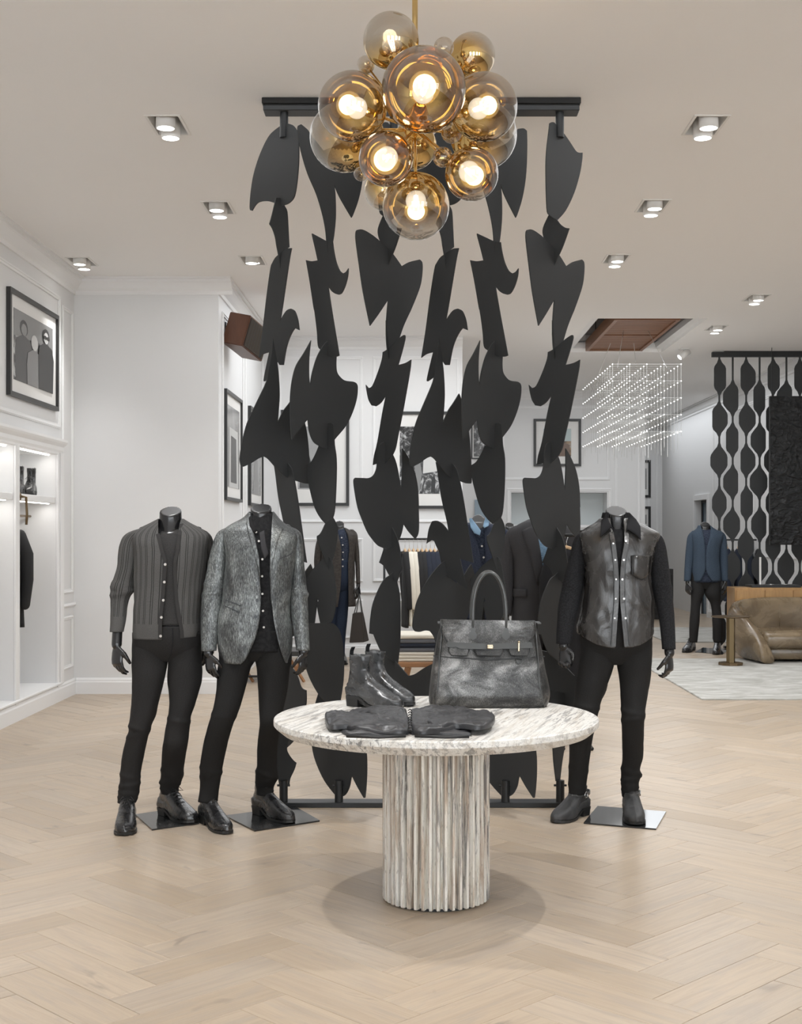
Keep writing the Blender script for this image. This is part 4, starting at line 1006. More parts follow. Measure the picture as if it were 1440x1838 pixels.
    if kind == 'lace':
        bm = bmesh.new()
        for i in range(5):
            f_ = i/4; z = .092*scale+.050*f_*scale; a = fa(z)-.015
            w_ = .020
            tube(bm, [P(a+.02, -w_, z-.010), P(a+.035, 0, z), P(a+.015, w_, z-.006)], .0022, 6)
            tube(bm, [P(a+.02, w_, z-.010), P(a+.035, 0, z), P(a+.015, -w_, z-.006)], .0022, 6)
        c0 = P(fa(.142*scale)+.02, 0, .144*scale)
        for sg in (-1, 1):
            tube(bm, [c0, c0+sd*sg*.02+d*.012+Vector((0, 0, .010)), c0+sd*sg*.036+d*.02-Vector((0, 0, .008)), c0+sd*sg*.012+d*.014-Vector((0, 0, .006))], .0020, 6)
            tube(bm, [c0, c0+sd*sg*.012+d*.03-Vector((0, 0, .02)), c0+sd*sg*.020+d*.036-Vector((0, 0, .035))], .0020, 6)
        bm_obj('laces', bm, M['sole'], up)
        bm = bmesh.new(); tube(bm, [P(.95, -width*.30, .035), P(.86, -width*.40, .050), P(.80, 0, .069), P(.86, width*.40, .050), P(.95, width*.30, .035)], .0022, 6); bm_obj('toe_seam', bm, M['sole'], up)
    if kind == 'harness':
        bm = bmesh.new()
        def strap(a0, z0, a1, z1):
            pts = []
            for j in range(25):
                t = 2*PI*j/24; c, s = math.cos(t), math.sin(t)
                pts.append(P(.215+c*.215+.03*c, s*(width*.40), z0+(z1-z0)*(.5+.5*c)))
            k_ = [bm.verts.new(p+Vector((0, 0, -.009))) for p in pts[:-1]]; u_ = [bm.verts.new(p+Vector((0, 0, .009))) for p in pts[:-1]]
            for i in range(24): bm.faces.new((k_[i], k_[(i+1) % 24], u_[(i+1) % 24], u_[i]))
        strap(0, .118, 0, .112)
        st_ = bm_obj('harness_strap', bm, M['bag_handle'], up, True); so = st_.modifiers.new('solid', 'SOLIDIFY'); so.thickness = .004; so.offset = 1
        bm = bmesh.new()
        for sg in (-1, 1):
            c0 = P(.24, sg*width*.44, .113); ring = [c0+d*.014*math.cos(2*PI*j/16)+Vector((0, 0, .014*math.sin(2*PI*j/16))) for j in range(17)]
            tube(bm, ring, .0028, 6, False)
        bm_obj('ring', bm, M['chrome'], up, True)
    return up
def plate(cx, cy, sx, sy, rz, m='plate'):
    bm = bmesh.new(); bx(bm, -sx/2, sx/2, -sy/2, sy/2, .0005, .0075, .0015, 1)
    bmesh.ops.rotate(bm, verts=bm.verts, cent=(0, 0, 0), matrix=Matrix.Rotation(rz, 3, 'Z')); bmesh.ops.translate(bm, verts=bm.verts, vec=(cx, cy, 0)); return bm
def button(bm, c, r=.0055, nrm=(0, -1, 0)):
    n_ = Vector(nrm).normalized(); u, v = frame_of(n_)
    a = [bm.verts.new(c+u*r*math.cos(2*PI*j/12)+v*r*math.sin(2*PI*j/12)) for j in range(12)]; b = [bm.verts.new(p.co+n_*.003) for p in a]
    bm.faces.new(b)
    for j in range(12): bm.faces.new((a[j], a[(j+1) % 12], b[(j+1) % 12], b[j]))
def front_y(D, dep, off, fx, expo=2.4):
    """depth of the shell front at relative x fx (-1..1)"""
    return D+off-dep*(max(0, 1-abs(fx)**expo))**(1/expo)
def srow(rows, py): return spline(sorted(rows), py)
def fpt(D, rows, px, py, out=.004, df=1.0, expo=2.4):
    v = srow(rows, py); xl, xr, dep, off = v[0], v[1], v[-2], v[-1]
    fx = (px-(xl+xr)/2)/((xr-xl)/2)
    return Vector((wx(px, D), front_y(D, dep*df, off, max(-.98, min(.98, fx)), expo)-out, wz(py, D)))
def fstrip(name, D, rows, pts, width, m, parent, out=.003, th=.003, df=1.0, expo=2.4):
    """flat strip (collar edge, placket, welt) lying on the garment front; pts px path; width px (number or list)"""
    bm = bmesh.new(); n = len(pts); L = []
    ws = width if isinstance(width, (list, tuple)) else [width]*n
    for i, (x, y) in enumerate(pts):
        a = pts[max(i-1, 0)]; b = pts[min(i+1, n-1)]; dx, dy = b[0]-a[0], b[1]-a[1]; l = math.hypot(dx, dy) or 1
        nx, ny = -dy/l*ws[i]/2, dx/l*ws[i]/2
        L.append((fpt(D, rows, x+nx, y+ny, out, df, expo), fpt(D, rows, x-nx, y-ny, out, df, expo)))
    v = [(bm.verts.new(a), bm.verts.new(b), bm.verts.new(a+Vector((0, -th, 0))), bm.verts.new(b+Vector((0, -th, 0)))) for a, b in L]
    for a, b in zip(v, v[1:]):
        bm.faces.new((a[2], a[3], b[3], b[2])); bm.faces.new((a[0], a[2], b[2], b[0])); bm.faces.new((a[3], a[1], b[1], b[3])); bm.faces.new((a[1], a[0], b[0], b[1]))
    bm.faces.new((v[0][0], v[0][1], v[0][3], v[0][2])); bm.faces.new((v[-1][2], v[-1][3], v[-1][1], v[-1][0]))
    return bm_obj(name, bm, m, parent, False)
def fpatch(name, D, rows, poly, m, parent, out=.004, th=.004, df=1.0, expo=2.4, puff=0.0, sub=3):
    """polygonal flap lying on the front, subdivided so that it follows the curve"""
    bm = bmesh.new(); base = [bm.verts.new((x, y, 0)) for x, y in poly]; f = bm.faces.new(base); bmesh.ops.recalc_face_normals(bm, faces=[f]); bm.normal_update()
    bmesh.ops.triangulate(bm, faces=[f]); bmesh.ops.subdivide_edges(bm, edges=bm.edges, cuts=sub, use_grid_fill=True)
    for v in bm.verts: v.co = fpt(D, rows, v.co.x, v.co.y, out, df, expo)
    o = bm_obj(name, bm, m, parent, True); s = o.modifiers.new('solid', 'SOLIDIFY'); s.thickness = th; s.offset = 0
    return o
def gp(px, py): D = gd(py); return Vector((wx(px, D), D, 0))
def arm(keys, D, y0, y1, wrist, r=.0255):
    P, R = along(keys, D, (y0, y0+(y1-y0)*.35, y0+(y1-y0)*.7, y1), .66); return P+[wrist], [min(a, .045) for a in R]+[r]
# ---------------------------------------------------------------- mannequin in the cardigan
D = 6.42
m1 = empty('mannequin', (wx(290, D), D, 0), 'headless black mannequin in grey ribbed cardigan, black trousers and laced boots', 'mannequin')
R1 = [(931, 283, 327, 285, 326, .062, .02), (938, 270, 338, 287, 326, .075, .02), (948, 252, 356, 290, 326, .092, .015), (960, 240, 371, 291.5, 326.5, .105, .01), (975, 240, 372, 296, 325, .115, .0), (985, 242, 371, 299.5, 324, .12, .0), (1008, 243, 369, 308, 320, .125, 0), (1040, 241.5, 366, 306, 319.7, .122, 0), (1075, 241, 363, 303.6, 322, .120, 0), (1105, 240, 362, 300, 327, .122, 0), (1128, 239.5, 362, 299.5, 330, .122, 0), (1145, 241, 360, 299.5, 331, .118, 0)]
hem1 = lambda fx, fy, t: (.012*max(0, fx) if t > .9 else 0)*(t-.9)*10 if t > .9 else 0
shell('cardigan_body', D, R1, M['cardigan'], m1, True, ridge=.004, wob=.035, seed=1.3, hemf=hem1, n=110, nz=80)
T1 = [(954, 285, 329, 0, 0, .052, .005), (962, 272, 342, 0, 0, .085, .005), (980, 250, 362, 0, 0, .105, 0), (1020, 250, 358, 0, 0, .112, 0), (1070, 252, 352, 0, 0, .105, 0), (1105, 250, 352, 0, 0, .108, 0), (1120, 250, 352, 0, 0, .108, 0)]
shell('t_shirt', D, T1, M['tee'], m1, False, wob=.03, seed=4.2, nz=40, capb=True)
# button band and buttons
bl = [(x-3.2, y) for y, x in ((1008, 308), (1040, 306), (1075, 303.6), (1105, 300), (1128, 299.5), (1144, 299.5))]
fstrip('button_band', D, R1, [(290, 958), (296, 975), (300.5, 992), (306, 1006)]+bl, 6.5, M['tee'], m1, .003)
fstrip('button_band', D, R1, [(329, 940), (329, 960), (327, 985), (323, 1008), (323, 1040), (325, 1075), (330, 1105), (334, 1130), (334, 1142)], 6, M['tee'], m1, .003)
for y, x in ((1012, 307), (1043, 305.3), (1075, 303.4), (1105, 300), (1138, 298.5)):
    bm = bmesh.new(); button(bm, fpt(D, R1, x-1, y, .008), .0065); bm_obj('button', bm, M['button_grey'], m1)
S1 = [(949, 250, 268, .012), (954, 234, 264, .01), (962, 222.5, 258, .01), (975, 216, 251, .01), (990, 212.5, 250, .01), (1020, 209.5, 246, .015), (1045, 201.5, 241.5, .02), (1060, 198.5, 238, .02), (1080, 199, 230.5, .01), (1110, 198, 226.5, -.01), (1134, 197, 221.5, -.03)]
limb('sleeve', S1, D, M['cardigan'], m1, .95, 36, 60, [(1056, .006, 5, 4), (1066, .005, 4, -3), (1048, .004, 3, 3)], .04, 2.0)
S1r = [(949, 345, 362, .03), (954, 345, 372, .05), (965, 350, 381, .07), (990, 356, 386, .11), (1030, 358, 388, .13), (1060, 358, 388, .13), (1100, 360, 386, .12), (1134, 362, 384, .10)]
limb('sleeve', S1r, D, M['cardigan'], m1, .95, 30, 40, None, .04, 5.0)
L1 = [(1135, 239, 303, .0), (1160, 237.5, 303, 0), (1185, 237, 302, -.0), (1220, 237, 295, -.02), (1260, 236, 284.5, -.03), (1285, 234, 279, -.035), (1300, 232, 272, -.04), (1312, 231.5, 268, -.035), (1350, 220.5, 260, 0), (1390, 216, 252, .03), (1420, 213.5, 250, .045), (1440, 211, 244.5, .05)]
limb('trouser_leg', L1, D, M['black_denim2'], m1, .95, 36, 90, [(1306, .005, 4, 3), (1318, .004, 4, -4), (1392, .004, 4, 3), (1408, .005, 4, -3), (1422, .004, 4, 2), (1432, .004, 3, 2)], .035, 3.1)
L1r = [(1135, 300, 364, 0), (1160, 301, 363, 0), (1185, 301.5, 362, 0), (1220, 301, 362, 0), (1260, 304, 352, -.02), (1285, 302, 343, -.03), (1310, 297, 340, -.02), (1340, 292.5, 336, 0), (1370, 290, 331, .10), (1400, 288.5, 327, .18), (1413, 288, 321, .21), (1424, 290, 320, .22)]
limb('trouser_leg', L1r, D, M['black_denim2'], m1, .95, 36, 90, [(1292, .004, 4, 4), (1385, .004, 4, 4), (1398, .004, 4, -4), (1406, .006, 3, 2), (1416, .004, 3, 2)], .035, 7.7)
H1 = [(1122, 243, 358, 0, 0, .112, 0), (1140, 240, 361, 0, 0, .115, 0), (1160, 240, 361, 0, 0, .102, 0), (1176, 246, 356, 0, 0, .075, 0), (1186, 258, 346, 0, 0, .05, 0)]
shell('trouser_seat', D, H1, M['black_denim2'], m1, False, wob=.02, seed=2.2, nz=24, capb=True, capt=True)
fstrip('fly_seam', D, H1, [(318, 1124), (318, 1150), (314, 1170), (305, 1186)], 1.6, M['black_suede'], m1, .003, .002)
wr1 = W(209.5, 1157, D-.04); wr1r = W(373, 1138, D+.10)
body('body', D, (286, 325, 908, 926, 960, .01), [(946, 275, 337, .06, .02), (954, 255, 352, .08, .015), (965, 245, 366, .09, .0), (1010, 247, 362, .10, 0), (1070, 250, 355, .09, 0), (1120, 252, 352, .09, 0), (1160, 258, 346, .07, 0), (1174, 270, 334, .04, 0)],
     [arm(S1, D, 968, 1115, wr1), arm(S1r, D, 972, 1115, wr1r)],
     [along(L1, D, (1195, 1260, 1330, 1400, 1436)), along(L1r, D, (1195, 1260, 1330, 1390, 1420))],
     [(wr1, Vector((.05, -.10, -1)), Vector((.75, -.6, 0)), Vector((.6, .7, 0)), dict(s=.98, curl=.45, thumb_curl=.6)), (wr1r, Vector((.02, 0, -1)), Vector((-.5, -.8, 0)), Vector((-1, .3, 0)), dict(s=1.05, curl=.4))], m1)
shoe('boot', gp(231, 1474), gp(223, 1502), 'boot_leather', m1, 'lace', .15, .104, seed=1)
bt = shoe('boot', gp(290, 1462)+Vector((0, 0, .008)), gp(349, 1482)+Vector((0, 0, .008)), 'boot_leather', m1, 'lace', .15, .100, seed=5)
bm = bmesh.new(); c4 = [(243, 1464), (273, 1491), (358, 1479), (341, 1450)]
q = [gp(x, y) for x, y in c4]; a = [bm.verts.new(p+Vector((0, 0, .0006))) for p in q]; b = [bm.verts.new(p+Vector((0, 0, .0078))) for p in q]
bm.faces.new(a); bm.faces.new(b[::-1])
for i in range(4): bm.faces.new((a[i], a[(i+1) % 4], b[(i+1) % 4], b[i]))
bm_obj('base_plate', bm, M['plate'], m1)
# ---------------------------------------------------------------- mannequin in the metallic blazer
D = 6.34
m2 = empty('mannequin', (wx(460, D), D, 0), 'headless black mannequin in sparkly silver-grey blazer over black shirt, nearest the table on its left', 'mannequin')
R2 = [(918, 446, 490, 446.5, 489, .055, .03), (930, 434, 500, 447, 491, .070, .03), (942, 413, 515, 449.5, 492, .088, .02), (952, 401, 531, 452, 492, .100, .015), (965, 402, 536, 457, 492, .110, .01), (980, 406, 534, 461.5, 491.5, .118, 0), (1010, 408, 529, 470, 490, .124, 0), (1040, 405, 524, 472.5, 489.7, .122, 0), (1075, 399, 522, 473.5, 491, .118, 0), (1104, 393, 520, 471.5, 495, .122, 0), (1130, 391, 523, 467.5, 499.5, .128, 0), (1150, 391.5, 525, 461, 503.6, .130, 0), (1168, 394, 524, 452.5, 508.5, .130, 0), (1180, 398, 522, 446, 513, .128, 0), (1188, 401, 521, 438, 516, .126, 0)]
def hem2(fx, fy, t):
    return 0
shell('blazer_body', D, R2, M['blazer'], m2, True, ridge=.004, wob=.028, seed=9.3, n=110, nz=90)
SH = [(921, 450, 488, 466, 470, .050, .02), (935, 440, 500, 467, 470, .07, .02), (948, 425, 515, 468.5, 471, .085, .01), (980, 420, 520, 471, 473, .105, 0), (1040, 430, 512, 472, 476, .105, 0), (1100, 430, 510, 474, 480, .105, 0), (1140, 425, 512, 474, 482, .106, 0), (1168, 425, 512, 472, 484, .108, 0)]
shell('shirt_body', D, [(a, b, c, 0, 0, f_, g_) for a, b, c, d_, e_, f_, g_ in SH], M['black_shirt'], m2, False, wob=.035, seed=6.6, nz=50, capb=True)
for y, x in ((955, 464), (971, 469.5), (1003, 476), (1033, 475.5), (1064, 476), (1094, 477), (1123, 478.5)):
    bm = bmesh.new(); button(bm, fpt(D, SH, x, y, .006), .0052); bm_obj('button', bm, M['button_grey'], m2)
for y, x in ((1045, 469), (1075, 467.5), (1104, 465)):
    bm = bmesh.new(); button(bm, fpt(D, R2, x, y, .007), .0085); bm_obj('button', bm, M['button_dark'], m2)
fpatch('neck_scarf', D, SH, [(470, 956), (478, 952), (482, 975), (487, 993), (480, 1003), (474, 985)], M['coat_dark'], m2, .006, .003)
fpatch('shirt_collar', D, [(r[0], r[1]-6, r[2]+6, r[-2]+.012, r[-1]) for r in SH], [(449, 930), (452, 944), (461, 958), (466, 952), (458, 940), (452, 926)], M['black_shirt'], m2, .004, .004)
# lapels, pockets, edges
fpatch('lapel', D, R2, [(447, 921), (451, 921), (458, 945), (464, 970), (471, 1000), (473, 1038), (469, 1018), (461, 990), (451, 962), (445, 940)], M['blazer'], m2, .004, .005)
fpatch('lapel', D, R2, [(490, 922), (493, 930), (505, 945), (511, 950), (505, 962), (500, 985), (494, 1010), (490.5, 1035), (490, 1000), (491, 960)], M['blazer'], m2, .004, .005)
fstrip('pocket_welt', D, R2, [(410, 1075), (424, 1080), (438, 1085)], 1.6, M['button_dark'], m2, .004, .004)
fstrip('pocket_welt', D, R2, [(409, 1086), (423, 1091), (437, 1097)], 1.6, M['button_dark'], m2, .004, .004)
fstrip('chest_pocket', D, R2, [(506, 1002), (520, 997), (532, 989)], 1.4, M['button_dark'], m2, .004, .003)
S2 = [(946, 410, 428, .012), (951, 396, 422, .01), (959, 388, 416, .01), (975, 382, 410, .01), (1000, 376, 409, .015), (1025, 371, 408, .02), (1050, 366.5, 405, .02), (1075, 362, 401, .01), (1110, 360.5, 395.5, -.01), (1140, 361, 391.5, -.03), (1168, 361.5, 388.5, -.05)]
limb('sleeve', S2, D, M['blazer'], m2, .95, 36, 60, [(1052, .005, 5, 4), (1064, .004, 4, -4)], .045, 3.0)
S2r = [(945, 506, 522, .012), (950, 510, 533, .01), (958, 516, 540, .01), (975, 521, 543.5, .01), (1000, 524, 545, .015), (1030, 523, 548, .02), (1060, 519.5, 551, .02), (1085, 520, 552.5, .01), (1110, 523, 553.5, 0), (1140, 528, 555, -.02), (1167, 532, 556, -.04)]
limb('sleeve', S2r, D, M['blazer'], m2, .95, 36, 60, [(1062, .006, 4, 4), (1072, .004, 4, -4)], .045, 8.0)
L2 = [(1150, 392, 459, 0), (1185, 393, 458, 0), (1200, 391, 450, -.01), (1240, 388.5, 439.6, -.02), (1270, 383, 431, -.03), (1300, 374, 419, -.02), (1340, 364, 407.5, .04), (1380, 359, 399, .09), (1410, 359, 394, .12), (1438, 355.6, 390.8, .13)]
limb('trouser_leg', L2, D, M['black_denim'], m2, .95, 36, 90, [(1284, .003, 5, 4), (1382, .004, 4, 6), (1390, .003, 4, -4)], .025, 4.1)
L2r = [(1150, 456, 522, 0), (1185, 458, 524, 0), (1200, 461, 521, 0), (1240, 463.5, 515.5, 0), (1270, 465, 509.6, -.01), (1300, 466, 504.5, -.01), (1340, 462, 499, .12), (1378, 461, 498, .21), (1386, 459, 499, .23), (1400, 458.6, 497, .26), (1412, 461, 492, .29), (1426, 461, 490, .30)]
limb('trouser_leg', L2r, D, M['black_denim'], m2, .95, 36, 90, [(1388, .005, 4, 6), (1402, .004, 4, -4), (1416, .004, 3, 4)], .025, 8.7)
H2 = [(1130, 396, 518, 0, 0, .110, 0), (1160, 396, 519, 0, 0, .098, 0), (1176, 404, 512, 0, 0, .07, 0), (1186, 420, 500, 0, 0, .05, 0)]
shell('trouser_seat', D, H2, M['black_denim'], m2, False, wob=.02, seed=2.9, nz=20, capb=True, capt=True)
wr2 = W(374, 1172, D-.055); wr2r = W(545, 1170, D-.045)
body('body', D, (449, 487, 903, 920, 958, .015), [(930, 445, 492, .05, .02), (945, 415, 520, .08, .015), (965, 408, 528, .09, .0), (1010, 412, 520, .10, 0), (1070, 415, 515, .09, 0), (1120, 412, 508, .09, 0), (1160, 415, 500, .07, 0), (1174, 432, 486, .04, 0)],
     [arm(S2, D, 968, 1140, wr2), arm(S2r, D, 968, 1140, wr2r)],
     [along(L2, D, (1195, 1260, 1330, 1400, 1434)), along(L2r, D, (1195, 1260, 1330, 1390, 1422))],
     [(wr2, Vector((.18, -.1, -1)), Vector((.75, -.6, 0)), Vector((.6, .7, 0)), dict(s=.86, curl=.42, thumb_curl=.6)), (wr2r, Vector((-.02, -.05, -1)), Vector((-.55, -.8, 0)), Vector((-1, .3, 0)), dict(s=.80, curl=.6, thumb_curl=.7))], m2)
shoe('boot', gp(364, 1474), gp(411, 1499), 'boot_leather', m2, 'heel', .145, .092, seed=11)
shoe('boot', gp(458, 1461)+Vector((0, 0, .008)), gp(526, 1482)+Vector((0, 0, .008)), 'boot_leather', m2, 'heel', .145, .092, seed=15)
bm = bmesh.new(); c4 = [(404, 1466), (457, 1493), (574, 1475), (530, 1450)]
q = [gp(x, y) for x, y in c4]; a = [bm.verts.new(p+Vector((0, 0, .0006))) for p in q]; b = [bm.verts.new(p+Vector((0, 0, .0078))) for p in q]
bm.faces.new(a); bm.faces.new(b[::-1])
for i in range(4): bm.faces.new((a[i], a[(i+1) % 4], b[(i+1) % 4], b[i]))
bm_obj('base_plate', bm, M['plate'], m2)
# ---------------------------------------------------------------- mannequin in the leather shirt
D = 6.46
m3 = empty('mannequin', (wx(1106, D), D, 0), 'headless black mannequin in glossy leather shirt with black suede sleeves, right of the table', 'mannequin')
R3 = [(930, 1078, 1138, 1094, 1117, .060, .02), (938, 1068, 1148, 1094, 1116, .075, .02), (948, 1052, 1168, 1095, 1115.5, .095, .015), (958, 1040, 1183, 1096, 1115, .110, .01), (975, 1042, 1179, 1097, 1113, .125, .0), (1010, 1048, 1169, 1101, 1106.5, .135, 0), (1040, 1050, 1168, 1103.4, 1105, .132, 0), (1080, 1046, 1171, 1103, 1105.6, .132, 0), (1110, 1040, 1173.5, 1100.5, 1108.3, .136, 0), (1135, 1036, 1174, 1098.8, 1110.5, .138, 0), (1159, 1037, 1172, 1097.5, 1112.8, .136, 0)]
hem3 = lambda fx, fy, t: (max(0, (t-.8)/.2)*(.065*abs(fx)**2.6 if fy < .2 else .065*abs(fx)**2.6))
o = shell('leather_shirt_body', D, R3, M['leather_shirt'], m3, True, wob=.045, seed=13.3, hemf=hem3, n=180, nz=150, wf=.9, ridge=.0045)
T3 = [(948, 1087, 1126, 0, 0, .055, .01), (956, 1075, 1138, 0, 0, .08, .01), (975, 1060, 1150, 0, 0, .105, 0), (1020, 1060, 1155, 0, 0, .115, 0), (1110, 1060, 1155, 0, 0, .11, 0)]
shell('t_shirt', D, T3, M['black_shirt'], m3, False, wob=.02, seed=4.9, nz=30, capb=True)
for x, pts in ((0, [(975, 1093.5), (1004, 1096.5), (1038, 1098), (1072, 1097.5), (1106, 1095.5)]), (1, [(971, 1116), (1004, 1111.5), (1038, 1109), (1072, 1112), (1106, 1114.5)])):
    for y, xx in pts:
        bm = bmesh.new(); button(bm, fpt(D, R3, xx, y, .013), (.0042 if x == 0 else .0052)); bm_obj('snap_button', bm, M['silver_snap'], m3)
fstrip('placket_seam', D, R3, [(1088, 960), (1093, 1010), (1095, 1040), (1094.5, 1080), (1091.5, 1110), (1089, 1154)], 1.0, M['black_steel'], m3, .010, .002)
fstrip('placket_seam', D, R3, [(1123, 960), (1115, 1010), (1113.5, 1040), (1114, 1080), (1116.5, 1110), (1121, 1154)], 1.0, M['black_steel'], m3, .010, .002)
fstrip('placket', D, R3, [(1092, 955), (1094, 975), (1097.5, 1010), (1099.5, 1040), (1099, 1080), (1096.5, 1110), (1093.5, 1156)], 7.5, M['leather_shirt'], m3, .008)
fstrip('placket', D, R3, [(1119, 955), (1117, 975), (1110.5, 1010), (1108.8, 1040), (1109.5, 1080), (1112, 1110), (1116.5, 1156)], 7.5, M['leather_shirt'], m3, .008)
fpatch('chest_pocket', D, R3, [(1127, 996), (1164, 997), (1161, 1027), (1144, 1040), (1126, 1029)], M['leather_shirt'], m3, .015, .006)
fstrip('pocket_stitch', D, R3, [(1127, 996), (1126, 1029), (1144, 1040), (1161, 1027), (1164, 997), (1127, 996)], 1.2, M['black_steel'], m3, .018, .003)
RC = [(r[0], r[1]-4, r[2]+4, r[-2]+.016, r[-1]) for r in R3]
fpatch('shirt_collar', D, RC, [(1086, 922), (1076, 938), (1071, 964), (1080, 957), (1091, 947), (1096, 952), (1090, 938)], M['black_suede'], m3, .010, .006)
fpatch('shirt_collar', D, RC, [(1127, 921), (1139, 933), (1144, 945), (1142, 969), (1132, 958), (1121, 951), (1118, 953), (1122, 938)], M['black_suede'], m3, .010, .006)
shell('collar_stand', D, [(920, 1083, 1131, 1091, 1122, .058, .02), (935, 1080, 1134, 1092, 1119, .064, .02), (948, 1080, 1134, 1094, 1116, .075, .02)], M['black_suede'], m3, True, wob=.01, nz=14, n=50)
S3_ = [(955, 1046, 1062, .012), (959, 1038, 1060, .01), (964, 1033, 1057, .01), (975, 1028, 1052, .01), (1000, 1022.5, 1050, .01), (1030, 1014, 1049, .015), (1050, 1010, 1047, .02), (1080, 1003.5, 1041, .01), (1110, 1000.5, 1034, -.01), (1140, 999, 1028.5, -.03), (1155, 998.6, 1025.6, -.04)]
limb('sleeve', S3_, D, M['black_suede'], m3, .95, 36, 60, [(1050, .003, 6, 4)], .035, 3.9)
S3r = [(955, 1158, 1174, .012), (959, 1162, 1184, .01), (964, 1164, 1189, .01), (975, 1167, 1194, .01), (1000, 1168, 1199, .01), (1030, 1168.5, 1203, .015), (1050, 1170, 1205, .02), (1080, 1176, 1208.5, .01), (1110, 1183, 1211, -.01), (1140, 1187, 1212.5, -.03), (1165, 1189, 1213, -.05)]
limb('sleeve', S3r, D, M['black_suede'], m3, .95, 36, 60, [(1050, .003, 6, 4)], .035, 8.8)
L3 = [(1130, 1041, 1107, 0), (1160, 1043, 1106, 0), (1190, 1039.6, 1103, 0), (1220, 1034.4, 1093.5, -.01), (1260, 1030.7, 1079, -.02), (1280, 1028.5, 1074, -.02), (1300, 1026.5, 1069.6, -.02), (1330, 1022, 1063, .06), (1360, 1022, 1059, .11), (1400, 1020.5, 1054, .18), (1425, 1021, 1051, .20)]
limb('trouser_leg', L3, D, M['black_denim'], m3, .95, 36, 90, [(1268, .004, 4, 4), (1380, .003, 5, 4), (1412, .003, 4, 4)], .025, 4.5)
L3r = [(1130, 1105, 1171, 0), (1160, 1106, 1171, 0), (1190, 1107.5, 1170, 0), (1220, 1112, 1167, 0), (1260, 1114.7, 1161, -.01), (1290, 1116, 1156.5, -.02), (1330, 1117, 1156, .05), (1360, 1117.6, 1154.6, .11), (1380, 1115.5, 1149, .15), (1392, 1115, 1150.5, .17), (1404, 1115.5, 1147, .18), (1416, 1116, 1146, .19), (1430, 1117, 1144, .20)]
limb('trouser_leg', L3r, D, M['black_denim'], m3, .95, 36, 90, [(1278, .004, 4, 4), (1290, .004, 4, -3), (1384, .005, 4, 5), (1396, .005, 3, -4), (1410, .004, 3, 3), (1420, .003, 3, 3)], .03, 9.5)
H3 = [(1105, 1046, 1168, 0, 0, .112, 0), (1130, 1042, 1171, 0, 0, .115, 0), (1162, 1044, 1169, 0, 0, .102, 0), (1180, 1050, 1163, 0, 0, .075, 0), (1192, 1064, 1148, 0, 0, .05, 0)]
shell('trouser_seat', D, H3, M['black_denim'], m3, False, wob=.02, seed=3.9, nz=24, capb=True, capt=True)
wr3 = W(1012, 1160, D-.05); wr3r = W(1202, 1172, D-.055)
body('body', D, (1088, 1126, 907, 926, 962, .01), [(946, 1078, 1138, .06, .02), (954, 1060, 1160, .08, .015), (965, 1052, 1168, .09, .0), (1010, 1055, 1162, .10, 0), (1070, 1058, 1156, .09, 0), (1120, 1056, 1156, .09, 0), (1162, 1062, 1150, .07, 0), (1178, 1078, 1134, .04, 0)],
     [arm(S3_, D, 970, 1130, wr3), arm(S3r, D, 970, 1140, wr3r)],
     [along(L3, D, (1200, 1260, 1330, 1390, 1421)), along(L3r, D, (1200, 1260, 1330, 1390, 1426))],
     [(wr3, Vector((.12, -.25, -1)), Vector((.85, -.4, 0)), Vector((.3, -.9, .1)), dict(s=.86, curl=.75, thumb_curl=.6)), (wr3r, Vector((-.02, -.05, -1)), Vector((-.6, -.7, 0)), Vector((-1, .5, 0)), dict(s=.88, curl=.62, thumb_curl=.8))], m3)
shoe('boot', gp(1052, 1460), gp(995, 1479), 'boot_nubuck', m3, 'harness', .14, .104, seed=21)
shoe('boot', gp(1130, 1459)+Vector((0, 0, .008)), gp(1143, 1486)+Vector((0, 0, .008)), 'boot_nubuck', m3, 'harness', .14, .104, seed=25)
bm = bmesh.new(); c4 = [(1048, 1479), (1178, 1490), (1196, 1459), (1073, 1449)]
q = [gp(x, y) for x, y in c4]; a = [bm.verts.new(p+Vector((0, 0, .0006))) for p in q]; b = [bm.verts.new(p+Vector((0, 0, .0078))) for p in q]
bm.faces.new(a); bm.faces.new(b[::-1])
for i in range(4): bm.faces.new((a[i], a[(i+1) % 4], b[(i+1) % 4], b[i]))
bm_obj('base_plate', bm, M['plate'], m3)
# ================================================================ ON THE STONE TABLE
def tp(px, py, h=0.0): D = gd(py, TT+h); return W(px, py, D)
# ---- pair of ankle boots
def table_boot(heel, toe, label, seed):
    t = empty('ankle_boot', heel, label, 'boot', 'ankle boots on the stone table')
    d = (toe-heel); L = d.length; d.normalize(); sd = Vector((d.y, -d.x, 0))
    up = shoe('upper', heel, toe, 'boot_silver', t, 'heel', .205, .092, seed=seed, crease=.055)
    bm = bmesh.new(); top = heel+Vector((0, 0, .212))
    for a_, w_ in ((.07, 0), ):
        p = heel+d*L*a_
        ring = [p+sd*s_*.010+Vector((0, 0, z_))+d*o_ for s_, z_, o_ in ((-1, .165, 0), (-1, .215, -.012), (-1, .238, -.004), (1, .238, -.004), (1, .215, -.012), (1, .165, 0))]
    L_ = [heel+d*L*.06+Vector((0, 0, .170)), heel+d*L*.045+Vector((0, 0, .205)), heel+d*L*.055+Vector((0, 0, .232)), heel+d*L*.085+Vector((0, 0, .248))]
    A = [(bm.verts.new(p-sd*.010), bm.verts.new(p+sd*.010)) for p in L_]
    for a, b in zip(A, A[1:]): bm.faces.new((a[0], a[1], b[1], b[0]))
    o = bm_obj('pull_tab', bm, M['black_suede'], t); so = o.modifiers.new('solid', 'SOLIDIFY'); so.thickness = .004
    return t
a = tp(612, 1252); b = tp(716, 1270)
